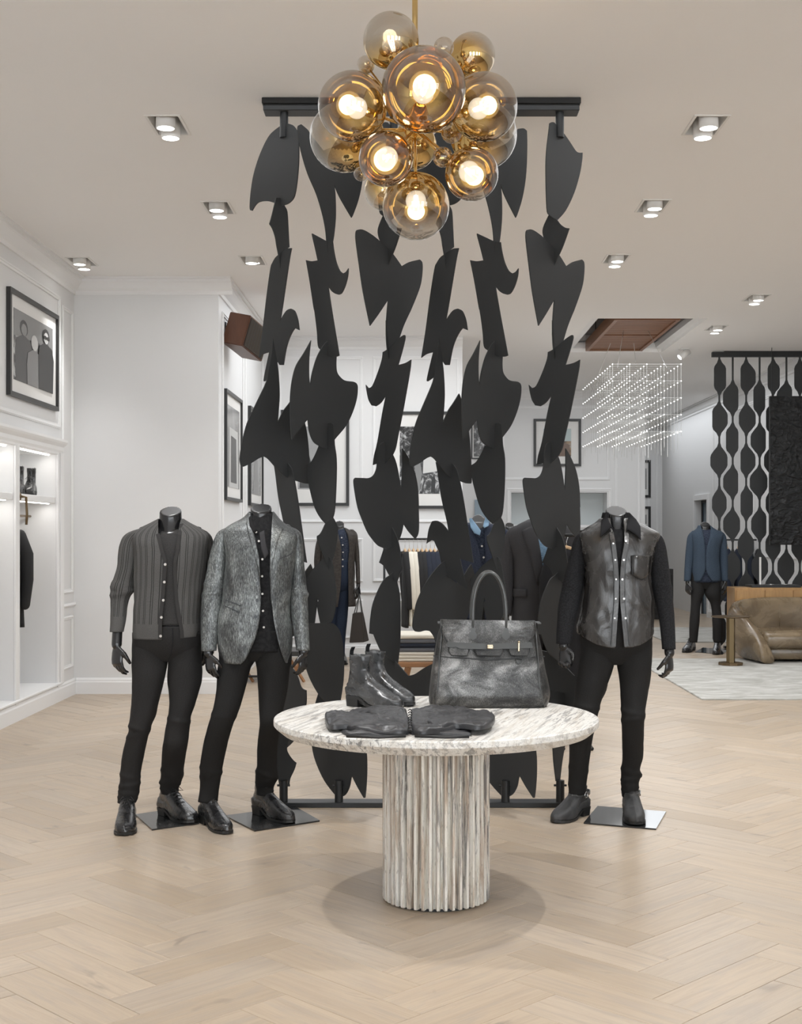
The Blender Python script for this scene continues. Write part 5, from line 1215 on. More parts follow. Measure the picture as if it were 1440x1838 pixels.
table_boot(Vector((wx(626, 5.50), 5.50, TT)), Vector((wx(722, 5.30), 5.30, TT)), 'grey-black creased leather ankle boot nearest the folded jacket', 31)
table_boot(Vector((wx(655, 5.66), 5.66, TT)), Vector((wx(742, 5.44), 5.44, TT)), 'grey-black creased leather ankle boot standing behind its twin', 37)
# ---- handbag
BD = 5.47; bagx = wx(880, BD)
bag = empty('handbag', (bagx, BD, TT), 'large brushed charcoal leather handbag with twin handles and belted flap on the stone table', 'handbag')
BDF = gd(1272, TT)      # depth of the front foot line
hb = [(.0, 772, 984, .105), (.012, 771, 987, .112), (.05, 772, 989.5, .118), (.10, 774, 987, .110), (.18, 778, 981, .095), (.25, 784, 974, .078), (.30, 788, 969, .066), (.345, 793, 964, .058)]
BC = BDF+.115
def bring(z, n=72, ex=0.0, k=1.0):
    xl, xr, dp = spline([(a_, b_, c_, d_) for a_, b_, c_, d_ in hb], z)
    cx = (xl+xr)/2; cx = wx(cx, BDF+.02); hw = (xr-xl)/2*(BDF+.03)/F*k; out = []
    for j in range(n):
        t = 2*PI*j/n; c, s = math.cos(t), math.sin(t); e = 2/5.5
        X = math.copysign(abs(c)**e, c); Y = math.copysign(abs(s)**e, s)
        w_ = 1+.020*noise.noise(Vector((c*2, s*2, z*9)))
        pinch = 1-.25*max(0, z-.1)/.25*(abs(X)**6)*.0
        out.append(Vector((cx+hw*X*w_, BC+(dp+ex)*Y*w_*(1 if abs(X) < .9 else .92), TT+.002+z)))
    return out
zs = [.345*i/26 for i in range(27)]
rings = [bring(z) for z in zs]
rings.insert(0, [Vector((BCx.x*.0+(v.x-bagx)*.96+bagx, (v.y-BC)*.94+BC, TT+.0008)) for v in rings[0] for BCx in (v,)])
# open top lip folds in
top = rings[-1]; rings.append([Vector(((v.x-bagx)*.985+bagx, (v.y-BC)*.88+BC, v.z-.012)) for v in top]); rings.append([Vector(((v.x-bagx)*.97+bagx, (v.y-BC)*.85+BC, v.z-.10)) for v in top])
grid_mesh('bag_body', rings, True, M['bag'], bag, (True, True), None, True)
def bagpt(px, z, out=.0):
    """point on the bag front at pixel column px and height z"""
    xl, xr, dp = spline([(a_, b_, c_, d_) for a_, b_, c_, d_ in hb], min(.345, max(0, z)))
    f = (px-(xl+xr)/2)/((xr-xl)/2); f = max(-.97, min(.97, f))
    y = BC-dp*(1-abs(f)**5.5)**(1/5.5)-out
    return Vector((wx(px, y), y, TT+.002+z))
def zb_(py, y=None): y = y or (BC-.07); return wz(py, y)-TT
def bpatch(name, poly, m, out=.004, th=.004, sub=3):
    bm = bmesh.new(); vs = [bm.verts.new((x, y, 0)) for x, y in poly]; f = bm.faces.new(vs); bm.normal_update()
    bmesh.ops.triangulate(bm, faces=[f]); bmesh.ops.subdivide_edges(bm, edges=bm.edges, cuts=sub, use_grid_fill=True)
    for v in bm.verts: v.co = bagpt(v.co.x, zb_(v.co.y), out)
    o = bm_obj(name, bm, m, bag, False); s = o.modifiers.new('solid', 'SOLIDIFY'); s.thickness = th; s.offset = 0; return o
bpatch('flap', [(791, 1113), (960, 1115), (963, 1132), (955, 1146), (948, 1156), (805, 1156), (799, 1146), (791, 1133)], M['bag'], .011, .006, 4)
for x0_, x1_ in ((806, 842), (853, 903), (914, 951)):
    bpatch('flap_tab', [(x0_, 1152), (x1_, 1152), (x1_, 1168), (x1_-4, 1176), (x0_+4, 1175), (x0_, 1168)], M['bag'], .017, .006, 2)
bpatch('belt_strap', [(803, 1152), (818, 1153), (870, 1155.5), (955, 1153), (956, 1163), (870, 1165), (822, 1162), (803, 1161)], M['bag_handle'], .026, .006, 3)
bpatch('strap_point', [(816, 1158), (826, 1153), (872, 1155), (872, 1165), (826, 1164)], M['bag_handle'], .031, .005, 2)
for pts in ([(791, 1114), (791, 1133), (799, 1146), (805, 1155)], [(960, 1116), (963, 1132), (955, 1146), (948, 1155)]):
    bm = bmesh.new(); tube(bm, [bagpt(x, zb_(y), .017) for x, y in pts], .0028, 8); bm_obj('flap_piping', bm, M['sole'], bag, True)
for x0_, x1_ in ((806, 842), (853, 903), (914, 951)):
    bm = bmesh.new(); tube(bm, [bagpt(x, zb_(y), .022) for x, y in ((x0_, 1158), (x0_, 1168), (x0_+4, 1175.5), (x1_-4, 1176.5), (x1_, 1168), (x1_, 1158))], .0022, 8); bm_obj('tab_piping', bm, M['sole'], bag, True)
bpatch('yoke_seam', [(778, 1177.5), (880, 1183), (978, 1178.5), (978, 1180.5), (880, 1185), (778, 1179.5)], M['sole'], .003, .003, 3)
for pts in ([(795, 1125), (789, 1180), (786, 1235), (789, 1268)], [(961, 1125), (966, 1180), (968, 1225), (973, 1250), (977, 1270)]):
    bm = bmesh.new(); tube(bm, [bagpt(x, zb_(y), .003) for x, y in pts], .003, 8); bm_obj('piping', bm, M['bag_handle'], bag, True)
for sx_, px_ in ((-1, 790), (1, 966)):
    xx = wx(px_, BC); 
    box('gusset_strap', xx-.010, xx+.010, BC-.045, BC+.045, TT+.345, TT+.352, M['bag_handle'], bag, .003, 2)
for out, (xa, xb, ytop) in ((.0, (849, 908.5, 1027.5)), (.085, (846, 907, 1026))):
    y_ = BC-.062+out*1.35
    za = wz(1141, y_); zt_ = wz(ytop, y_); x0_, x1_ = wx(xa, y_), wx(xb, y_); cx = (x0_+x1_)/2; hw = (x1_-x0_)/2
    pts = [Vector((x0_, y_-.008, za))]
    for k in range(0, 21):
        t = PI-PI*k/20; pts.append(Vector((cx+hw*math.cos(t)*1.0, y_-.004, za+.075+(zt_-za-.075)*math.sin(t)**.85)))
    pts.append(Vector((x1_, y_-.008, za)))
    bm = bmesh.new(); tube(bm, pts, .0075, 12); h_ = bm_obj('handle', bm, M['bag_handle'], bag, True)
    if out == 0:
        for xx in (xa, xb):
            bpatch('handle_base', [(xx-3.5, 1128), (xx+3.5, 1128), (xx+4, 1134), (xx+7.5, 1140), (xx+6, 1146), (xx, 1150), (xx-6, 1146), (xx-7.5, 1140), (xx-4, 1134)], M['bag_handle'], .012, .006, 1)
bm = bmesh.new(); c0 = bagpt(880, zb_(1160), .032); bx(bm, c0.x-.013, c0.x+.013, c0.y-.008, c0.y+.002, c0.z-.009, c0.z+.009, .003, 2); tube(bm, [c0+Vector((0, -.008, 0)), c0+Vector((0, -.020, 0))], .004, 10); bx(bm, c0.x-.012, c0.x+.012, c0.y-.024, c0.y-.018, c0.z-.004, c0.z+.004, .0015, 1)
bm_obj('turn_lock', bm, M['pale_gold'], bag)
bm = bmesh.new(); c0 = bagpt(931.5, zb_(1160), .032); bx(bm, c0.x-.004, c0.x+.004, c0.y-.006, c0.y, c0.z-.020, c0.z+.020, .002, 1); sphere(bm, c0+Vector((0, -.006, .020)), .005, 12, 8); bm_obj('strap_keeper', bm, M['pale_gold'], bag)
bm = bmesh.new(); c0 = bagpt(932, zb_(1184), .010)
pts = [c0+Vector((-.013, 0, .004))]+[c0+Vector((.013*math.cos(t_), -.003, -.016*math.sin(t_))) for t_ in [PI-PI*k/10 for k in range(11)]]+[c0+Vector((.013, 0, .004)), c0+Vector((-.013, 0, .004))]
tube(bm, pts, .0026, 8); bm_obj('d_ring', bm, M['bag_handle'], bag, True)
# ---- folded leather jacket
jk = empty('folded_jacket', tp(735, 1300), 'folded charcoal leather jacket lying flat in front of the handbag', 'jacket')
def pillow(name, poly, h, m, seed, lay=0.0, wr=.006, sub=7, nr=22):
    """soft cloth slab: outline given as photo pixels on the table plane (at height lay)"""
    P = [tp(x, y, lay) for x, y in smooth_poly(poly, 60, sub)]
    c = sum(P, Vector())/len(P); rings = []
    for k in range(nr+1):
        f = k/nr; s_ = math.cos(f*PI/2)**.8 if k < nr else 0.02
        hh = h*(.62*min(1, f*5)**.5+.38*f)
        rg = []
        for p in P:
            q = c+(p-c)*max(s_, .02)
            nn = 1-3.4*abs(noise.noise(Vector((q.x*9+seed+q.y*7, q.y*12-q.x*3, seed))))+.7*(1-3*abs(noise.noise(Vector((q.x*17-q.y*22, q.y*24+q.x*9+seed, 1.0)))))-.5
            rg.append(Vector((q.x, q.y, TT+.001+lay+hh+ (wr*nn*min(1, f*3)))))
        rings.append(rg)
    base = [Vector((p.x, p.y, TT+.0008+lay)) for p in P]
    return grid_mesh(name, [base]+rings, True, m, jk, (True, True), None, True)
JL = M['jacket_leather']
pillow('lower_body', [(613, 1316), (660, 1300), (735, 1296), (810, 1300), (848, 1313), (846, 1322), (800, 1322.5), (745, 1320), (735, 1317), (728, 1320), (680, 1322.5), (626, 1321)], .020, JL, 1.0)
pillow('left_panel', [(612, 1290), (640, 1281), (690, 1276), (730, 1280), (734.5, 1300), (733, 1313), (722, 1318), (690, 1317), (640, 1313), (614, 1306)], .026, JL, 3.0, .012, .008)
pillow('right_panel', [(738, 1281), (775, 1276), (830, 1278), (868, 1288), (870, 1298), (848, 1305), (818, 1312), (790, 1316), (757, 1319), (741, 1314), (737, 1300)], .028, JL, 7.0, .012, .008)
pillow('left_sleeve', [(583, 1290), (592, 1284), (615, 1286), (650, 1292), (684, 1300), (683, 1307), (660, 1308), (620, 1309), (596, 1310), (586, 1304)], .030, JL, 11.0, .012, .006)
pillow('right_sleeve', [(765, 1304), (800, 1299), (845, 1287), (876, 1284), (889, 1292), (884, 1304), (860, 1311), (820, 1308), (790, 1311)], .028, JL, 13.0, .020, .006)
pillow('collar_fold', [(655, 1282), (672, 1273), (705, 1275), (725, 1281), (705, 1287), (675, 1288)], .020, JL, 17.0, .022, .006)
pillow('collar_fold', [(748, 1281), (765, 1274), (800, 1275), (830, 1281), (800, 1287), (765, 1288)], .020, JL, 19.0, .022, .006)
for pts in ([(601, 1306), (625, 1309), (655, 1308), (682, 1305)], [(768, 1306), (800, 1302), (845, 1305), (880, 1303)], [(622, 1321), (680, 1323), (728, 1321)], [(745, 1321), (800, 1323), (842, 1322)]):
    bm = bmesh.new(); tube(bm, [tp(x, y, .010)+Vector((0, -.004, 0)) for x, y in pts], .0055, 8); bm_obj('fold_shade', bm, M['sole'], jk, True)  # dark tubes stand in for the shade in the jacket's openings
bm = bmesh.new()
for k in range(9):
    y = 1276+k*4.6; p = tp(736, y, .050); tube(bm, [p+Vector((-.006, 0, .002)), p+Vector((0, -.002, .007)), p+Vector((.006, 0, .002))], .0022, 6)
bm_obj('lacing', bm, M['sole'], jk, True)
# ================================================================ WALL PICTURES
def picture(name, corners_fn, label, group=None, art='noise', fw=.03, mat_w=.09, seed=0):
    """corners_fn(u,v,out) -> world point on the wall, u to the right 0..1, v up 0..1, returned with size w,h"""
    P, w_, h_ = corners_fn
    t = empty(name, P(.5, 0, 0), label, 'picture', group)
    def slab(nm, u0, u1, v0, v1, o0, o1, m, par):
        bm = bmesh.new(); q = [P(a, b, o0) for a, b in ((u0, v0), (u1, v0), (u1, v1), (u0, v1))]; r = [P(a, b, o1) for a, b in ((u0, v0), (u1, v0), (u1, v1), (u0, v1))]
        A = [bm.verts.new(x) for x in q]; B_ = [bm.verts.new(x) for x in r]
        bm.faces.new(A[::-1]); bm.faces.new(B_)
        for i in range(4): bm.faces.new((A[i], A[(i+1) % 4], B_[(i+1) % 4], B_[i]))
        return bm, nm, m, par
    fu, fv = fw/w_, fw/h_
    bm = bmesh.new()
    for u0, u1, v0, v1 in ((0, 1, 0, fv), (0, 1, 1-fv, 1), (0, fu, fv, 1-fv), (1-fu, 1, fv, 1-fv)):
        b2 = slab('x', u0, u1, v0, v1, .002, .035, None, None)[0]; me = bpy.data.meshes.new('tmp'); b2.to_mesh(me); b2.free(); bm.from_mesh(me); bpy.data.meshes.remove(me)
    bm_obj('frame', bm, M['frame_black'], t)
    b2 = slab('mat', fu, 1-fu, fv, 1-fv, .004, .014, None, None)[0]; bm_obj('mat_board', b2, M['mat_white'], t)
    mu, mv = (fw+mat_w)/w_, (fw+mat_w)/h_
    b2 = slab('print', mu, 1-mu, mv, 1-mv, .0145, .0165, None, None)[0]; pr = bm_obj('photo_print', b2, art, t)
    def shape(nm, poly, m, lift):
        Q = [P(mu+(1-2*mu)*a, mv+(1-2*mv)*b, .0165+lift) for a, b in poly]
        n_ = (Q[1]-Q[0]).cross(Q[2]-Q[1]); bm = bmesh.new(); f = bm.faces.new([bm.verts.new(x) for x in Q]); bm_obj(nm, bm, m, pr)
    return t, shape
def onx(x0, ya, yb, za, zb, sgn=1):
    """on a wall at x=x0, facing sgn*x; u runs along increasing y"""
    return (lambda u, v, o: Vector((x0+sgn*o, ya+(yb-ya)*u, za+(zb-za)*v)), abs(yb-ya), abs(zb-za))
def ony(y0, xa, xb, za, zb):
    return (lambda u, v, o: Vector((xa+(xb-xa)*u, y0-o, za+(zb-za)*v)), abs(xb-xa), abs(zb-za))
def art_mat(name, stops, sc_, dist=1.5, detail=6):
    n = NT(name); a = n.noise(n.coord('Object', sc_), 1, detail, .62, dist); n.base(n.ramp(a, stops)); n.set(rough=.18); return n.m
A1 = art_mat('bw_print_a', [(.38, .02), (.5, .10), (.55, .32), (.66, .62)], (4, 4, 3))
A2 = art_mat('bw_print_b', [(.40, .015), (.52, .05), (.60, .35), (.7, .55)], (7, 7, 5), 2.5)
A3 = art_mat('bw_print_c', [(.40, .03), (.55, .12), (.62, .45), (.7, .6)], (14, 14, 12), .5)
A4 = art_mat('grey_print', [(.35, .22), (.6, .34), (.75, .46)], (2, 2, 3), .4)
A5 = art_mat('colour_print', [(.36, (.10, .07, .05)), (.5, (.30, .20, .12)), (.60, (.36, .40, .38)), (.72, (.62, .62, .58))], (6, 6, 5), 1.0)
GR = [plain('print_black', (.012, .012, .012), .25), plain('print_dark', (.05, .05, .05), .25), plain('print_mid', (.22, .22, .22), .25), plain('print_light', (.60, .60, .59), .25)]
def ell(cx, cy, rx, ry, n=14): return [(cx+rx*math.cos(2*PI*k/n), cy+ry*math.sin(2*PI*k/n)) for k in range(n)]
def person_print(sh, cx, top, wd, coat, face, lift, hair=0):
    sh('printed_figure', [(cx-wd*.50, 0), (cx+wd*.50, 0), (cx+wd*.56, top-.42), (cx+wd*.44, top-.27), (cx+wd*.12, top-.21), (cx-wd*.12, top-.21), (cx-wd*.46, top-.28), (cx-wd*.54, top-.45)], GR[coat], lift)
    sh('printed_figure', ell(cx, top-.10, wd*.24, .115), GR[hair], lift+.0006)
    sh('printed_figure', ell(cx, top-.125, wd*.17, .088), GR[face], lift+.0012)
# left wall picture
t, sh = picture('framed_photo', onx(LX, wx(0, 1)*0+9.82, 11.16, 2.50, 3.32), 'black framed black-and-white photograph of three people on the left wall', 'framed photographs', A1, .035, .10)
sh('printed_figure', [(0, .62), (1, .70), (1, 1), (0, 1)], GR[2], .0004)
person_print(sh, .24, .88, .40, 1, 2, .001); person_print(sh, .50, .74, .36, 2, 3, .003, 3); person_print(sh, .80, .92, .38, 0, 3, .005)
sh('printed_figure', ell(.77, .80, .045, .03), GR[0], .0075); sh('printed_figure', ell(.85, .80, .045, .03), GR[0], .0075)
t, sh = picture('framed_photo', onx(SX, 12.07, 13.18, wz(897, 12.07), wz(697, 12.07)), 'narrow-looking black framed photograph on the pillar side wall, under the speaker', 'framed photographs', A4, .03, .10)
sh('printed_figure', [(.15, 0), (.9, 0), (.85, .72), (.18, .74)], GR[3], .001); sh('printed_figure', [(.28, .06), (.75, .06), (.72, .62), (.3, .64)], GR[1], .002)
t, sh = picture('framed_photo', onx(SX, 13.84, 15.0, wz(907, 13.84), wz(728, 13.84)), 'black framed photograph on the side wall farther back, behind the blazer mannequin', 'framed photographs', A4, .03, .10)
sh('printed_figure', [(.2, 0), (.8, 0), (.6, .6), (.4, .62)], GR[2], .001)
t, sh = picture('framed_photo', ony(BY, wx(505, BY), wx(627, BY), wz(908, BY), wz(736, BY)), 'black framed photograph on the back wall behind the second column of blades', 'framed photographs', A4, .035, .16)
sh('printed_figure', [(.05, .02), (.40, .02), (.45, .30), (.30, .60), (.10, .50)], GR[1], .001); sh('printed_figure', [(.62, .02), (.98, .02), (1.0, .35), (.95, .62), (.80, .80), (.66, .68), (.70, .4)], GR[3], .001); sh('printed_figure', [(.72, .62), (.96, .58), (.98, .74), (.80, .82)], GR[0], .002)
t, sh = picture('framed_photo', ony(BY, wx(691, BY), wx(816, BY), wz(913, BY), wz(739, BY)), 'black framed dark photograph on the back wall between the third and fourth blade columns', 'framed photographs', A2, .035, .14)
sh('printed_figure', [(.35, 0), (.48, .02), (.56, .30), (.50, .52), (.34, .50), (.40, .3)], GR[2], .001); sh('printed_figure', [(.58, .30), (1, .34), (1, .62), (.6, .60)], GR[3], .001); sh('printed_figure', [(.78, .02), (.88, .02), (.90, .2), (.86, .3), (.8, .2)], GR[0], .002)
t, sh = picture('framed_photo', ony(FY, wx(958, FY), wx(1043, FY), wz(837, FY), wz(752, FY)), 'black framed colour photograph on the far wall beside the lit grid chandelier', 'framed photographs', A5, .04, .12)
sh('printed_figure', [(0, .55), (1, .55), (1, 1), (0, 1)], plain('print_sky', (.42, .50, .50), .3), .001); sh('printed_figure', [(.05, 0), (.95, 0), (.95, .42), (.6, .55), (.2, .45)], plain('print_brown', (.16, .10, .07), .3), .002); sh('printed_figure', [(.45, .1), (.62, .1), (.64, .5), (.55, .6), (.46, .48)], plain('print_tan', (.50, .34, .22), .3), .003)
t, sh = picture('framed_photo', ony(FY, wx(846, FY), wx(884, FY), wz(824, FY), wz(744, FY)), 'tall speckled black-and-white picture on the far wall, seen between blades', 'framed photographs', A3, .02, .02)
for za, zb, lb in ((893, 826, 'upper framed picture at the far end wall beyond the grid chandelier'), (955, 909, 'lower framed picture at the far end wall beyond the grid chandelier')):
    picture('framed_photo', ony(26.8, wx(1146, 26.8), wx(1168, 26.8), wz(za, 26.8), wz(zb, 26.8)), lb, 'framed photographs', A4, .05, .12)
bl_ = box('glass_panel', wx(852, FY), wx(880, FY), FY-.04, FY-.002, wz(950, FY), wz(897, FY), M['glass_blue']); tag(bl_, 'small slate-blue glazed panel on the far wall behind the denim jacket mannequin', 'panel')
# ================================================================ SPEAKER
o0 = W(413.3, 559.2, 12.08); ax = Vector((.2, -.066, -.046)); bx_ = Vector((-.077, -.033, -.288)); cx_ = Vector((.129, .45, -.087))
spk = empty('wall_speaker', W(430, 600, 12.2), 'walnut cased loudspeaker tilted on the pillar side wall near the ceiling', 'speaker')
bm = bmesh.new(); V8 = [o0+ax*a+bx_*b+cx_*c for a in (0, 1) for b in (0, 1) for c in (0, 1)]
vs = [bm.verts.new(v) for v in V8]
for f in ((0, 1, 3, 2), (4, 6, 7, 5), (0, 4, 5, 1), (2, 3, 7, 6), (0, 2, 6, 4), (1, 5, 7, 3)): bm.faces.new([vs[i] for i in f])
bmesh.ops.bevel(bm, geom=list(bm.edges), offset=.006, segments=2, affect='EDGES')
bm_obj('cabinet', bm, M['walnut'], spk)
nrm = ax.normalized()
bm = bmesh.new(); f0 = [o0+ax*1.015+bx_*b+cx_*c for b, c in ((.05, .04), (.05, .96), (.95, .96), (.95, .04))]; poly_prism(bm, f0, nrm, .006); gr_ = bm_obj('grille', bm, M['frame_black'], spk)
bm = bmesh.new()
for k in range(22):
    b = .06+.88*k/21; tube(bm, [o0+ax*1.035+bx_*b+cx_*.05, o0+ax*1.035+bx_*b+cx_*.95], .0035, 4)
for k in range(9):
    c = .06+.88*k/8; tube(bm, [o0+ax*1.035+bx_*.06+cx_*c, o0+ax*1.035+bx_*.94+cx_*c], .0028, 4)
g_ = bm_obj('grille_wire', bm, M['grille'], gr_); g_['kind'] = 'stuff'
bm = bmesh.new(); q = o0+bx_*.5+cx_*.3; tube(bm, [Vector((SX+.002, q.y+.05, q.z)), q+Vector((.0, .02, 0))], .014, 10); bx(bm, SX+.001, SX+.012, q.y-.02, q.y+.12, q.z-.09, q.z+.09); bm_obj('bracket', bm, M['black_steel'], spk)
# ================================================================ CEILING TRAY + GRID CHANDELIER
ty0, ty1 = 14.06, 16.45; tx0, tx1 = wx(1100, ty0)+.02, wx(1222, ty0); zt = CEIL+.03
tray = empty('ceiling_tray', ((tx0+tx1)/2, (ty0+ty1)/2, zt+.1), 'ribbed walnut ceiling tray hanging in the silver-lined ceiling opening', 'ceiling panel')
bm = bmesh.new(); bx(bm, tx0, tx0+.04, ty0, ty1, zt-.03, zt+.10); bx(bm, tx1-.04, tx1, ty0, ty1, zt-.03, zt+.10); bx(bm, tx0+.04, tx1-.04, ty0, ty0+.04, zt-.03, zt+.10); bx(bm, tx0+.04, tx1-.04, ty1-.04, ty1, zt-.03, zt+.10); bx(bm, tx0+.04, tx1-.04, (ty0+ty1)/2-.02, (ty0+ty1)/2+.02, zt-.02, zt+.05)
bm_obj('tray_frame', bm, M['canopy_wood'], tray)
ns = 40
for k in range(ns):
    a = ty0+.05+(ty1-ty0-.1)*k/ns; b = a+(ty1-ty0-.1)/ns-.02
    if a < (ty0+ty1)/2+.025 and b > (ty0+ty1)/2-.025: continue
    box('slat', tx0+.041, tx1-.041, a, b, zt-.012, zt+.02, M['canopy_wood'], tray)
bm = bmesh.new()
for x in (tx0+.1, tx1-.1):
    for y in (ty0+.2, ty1-.2): tube(bm, [(x, y, zt+.1), (x, y, 4.349)], .005, 6)
bm_obj('hanger_rod', bm, M['black_steel'], tray)
gy0, gy1 = 14.3, 16.8; gx0, gx1 = 2.175, 2.93; NXg, NYg, NZg = 5, 14, 5; gz0, gz1 = 2.575, 3.315
ch = empty('grid_chandelier', ((gx0+gx1)/2, (gy0+gy1)/2, gz1), 'cube-shaped chandelier of tiny lights on a wire grid under the walnut tray', 'chandelier')
M['wire'] = plain('chrome_wire', (.62, .62, .60), .3, .7); M['spark'] = emis('led_point', (1, .97, .93), 11)
bm = bmesh.new(); bl = bmesh.new(); rd = bmesh.new()
X = [gx0+(gx1-gx0)*i/(NXg-1) for i in range(NXg)]; Y = [gy0+(gy1-gy0)*j/(NYg-1) for j in range(NYg)]; Z = [gz0+(gz1-gz0)*k/(NZg-1) for k in range(NZg)]
for y in Y:
    for z in Z: tube(bm, [(gx0, y, z), (gx1, y, z)], .0018, 4)
for x in X:
    for z in Z: tube(bm, [(x, gy0, z), (x, gy1, z)], .0018, 4)
    for y in Y:
        tube(rd, [(x, y, Z[0]-(.04+.22*random.random())), (x, y, Z[-1]+.01)], .0022, 4)
        for z in Z: sphere(bl, (x, y, z), .0056, 6, 4)
bm_obj('wire_grid', bm, M['wire'], ch); r_ = bm_obj('hanging_rod', rd, M['wire'], ch); r_['kind'] = 'stuff'
b_ = bm_obj('led_point', bl, M['spark'], ch); b_['kind'] = 'stuff'
bm = bmesh.new()
for x, y in ((gx0+.1, gy0+.3), (gx1-.1, gy0+.3), (gx0+.1, gy1-.3), (gx1-.1, gy1-.3)): tube(bm, [(x, y, gz1), ((x+(tx0+tx1)/2)/2, (y+(ty0+ty1)/2)/2, zt+.0)], .003, 5)
bm_obj('suspension_cable', bm, M['wire'], ch)
pl_ = bpy.data.lights.new('chandelier_glow', 'POINT'); pl_.energy = 12; pl_.shadow_soft_size = .4; po = bpy.data.objects.new('chandelier_glow', pl_); C.objects.link(po); po.location = ((gx0+gx1)/2, 15.2, 2.4)
# ================================================================ FAR BLACK SCREEN OF ROUNDED PANELS
QD = 16.45
qs = empty('panel_screen', (wx(1360, QD), QD, 0), 'black screen of rounded linked panels behind the wooden cabinet at right', 'screen')
box('top_rail', wx(1278, QD), wx(1530, QD), QD-.03, QD+.03, wz(641, QD), wz(632, QD), M['black_steel'], qs, .004, 1)
box('top_mount', wx(1300, QD), wx(1500, QD), QD-.02, QD+.02, wz(632, QD)-.002, CEIL-.0005, M['black_steel'], qs)
odd = [(648, 706), (724, 780), (799, 855), (875, 932), (951, 1008), (1027, 1084), (1103, 1160)]
even = [(686, 744), (762, 818), (837, 894), (913, 970), (989, 1046), (1065, 1122)]
PODS = {0: [(9.6, 12), (12.5, 15), (16, 14.6), (13, 13), (13.5, 13.5), (14, 15), (12, 12)], 1: [(17.5, 10), (12, 10), (17, 9.6), (17, 13), (16, 14), (14, 14)],
        2: [(10, 17), (13, 17), (10, 16.6), (10, 12), (15, 14), (14, 15), (12, 12)], 3: [(11, 10), (16, 11), (17.5, 14), (15, 12), (14, 15), (14, 14)]}
for c in range(10):
    cx = 1291.5+24.1*c; cells = odd if c % 2 == 0 else even; pts_l = []; pts_r = []
    for i, (a, b) in enumerate(cells):
        L_, R_ = PODS[c % 4][i % len(PODS[c % 4])]
        for dst, wd, sg in ((pts_l, L_, -1), (pts_r, R_, 1)):
            prof = [(a-4, 1.6), (a+3, wd*.42), (a+9, wd*.86), (a+14, wd), (b-14, wd), (b-9, wd*.88), (b-3, wd*.42), (b+4, 1.6)] if wd < 12.6 else [(a-4, 1.6), (a+3, wd*.25), (a+10, wd*.62), (a+17, wd*.92), (a+22, wd), (b-20, wd), (b-16, wd*.90), (b-9, wd*.58), (b-3, wd*.25), (b+4, 1.6)]
            dst += [(cx+sg*max(1.6, w__), y) for y, w__ in prof]
    pts = [(cx-1.6, 640)]+pts_l+[(cx-1.6, 1165), (cx+1.6, 1165)]+pts_r[::-1]+[(cx+1.6, 640)]
    yd = QD+(.008 if c % 2 else -.008)
    P3 = [W(x, y, yd) for x, y in pts]
    for v in P3: v.z = max(v.z, .02)
    bm = bmesh.new(); poly_prism(bm, P3, (0, 1, 0), .012); bm.normal_update()
    for f in list(bm.faces):
        if len(f.verts) > 4: bmesh.ops.triangulate(bm, faces=[f], ngon_method='EAR_CLIP')
    bm_obj('panel_strip', bm, M['blade'], qs)
box('floor_rail', wx(1300, QD), wx(1530, QD), QD-.04, QD+.04, .001, .03, M['black_steel'], qs)
# ---- black artwork hanging in front
AD = 16.1
art = empty('black_painting', (wx(1430, AD), AD, wz(978, AD)), 'thick black impasto painting hanging in front of the far black screen', 'painting')
box('canvas', wx(1382.5, AD), wx(1482, AD), AD, AD+.06, wz(978, AD), wz(711, AD), M['frame_black'], art, .004, 1)
xs = [wx(1382.5, AD)+i*(wx(1482, AD)-wx(1382.5, AD))/90 for i in range(91)]; zs_ = [wz(978, AD)+i*(wz(711, AD)-wz(978, AD))/240 for i in range(241)]
rows = []
for z in zs_:
    rows.append([Vector((x, AD-.004-.011*max(0, 1-abs(noise.noise(Vector((x*4+z*2, z*3-x*2.5, 1.0))))*4)-.010*max(0, 1-abs(noise.noise(Vector((x*11+z*6, z*13-x*5, 3))))*6), z)) for x in xs])
grid_mesh('paint_relief', rows, False, M['paint_black'], art, (False, False), None, True)
bm = bmesh.new(); tube(bm, [(wx(1387, AD), AD+.03, wz(711, AD)), (wx(1387, AD), AD+.03, CEIL-.001)], .004, 6); bm_obj('hanging_wire', bm, M['black_steel'], art)
# ================================================================ CABINET, TRAY, SOFA, SIDE TABLE, RUGS
KD = 15.75; kx0, kx1 = wx(1320, KD), wx(1320, KD)+2.1; kz0, kz1 = .15, wz(1055, KD)
cab = empty('sideboard', ((kx0+kx1)/2, KD+.2, 0), 'honey oak sideboard with plain doors behind the leather armchair', 'sideboard')
box('carcass', kx0, kx1, KD+.018, KD+.42, kz0, kz1, M['oak_cab'], cab, .004, 1)
dw = (kx1-kx0-.04)/6
for k in range(6): box('door', kx0+.02+dw*k+.003, kx0+.02+dw*(k+1)-.003, KD, KD+.0179, kz0+.02, kz1-.03, M['oak_cab'], cab, .003, 1)
for x in (kx0+.08, kx1-.14):
    for y in (KD+.06, KD+.34): box('leg', x, x+.05, y, y+.05, .0005, kz0-.0002, M['dark_bronze'], cab)
tr_ = empty('display_tray', (wx(1395, KD), KD+.2, kz1), 'low black display tray with small items on top of the oak sideboard', 'tray')
box('tray_base', wx(1351, KD), wx(1440, KD), KD+.03, KD+.36, kz1+.0005, kz1+.03, M['frame_black'], tr_, .003, 1)
def jewel(px, lab, kind):
    t = empty('jewellery_item', (wx(px, KD+.15), KD+.15, kz1+.031), lab, 'accessory', 'small items on the sideboard tray'); return t
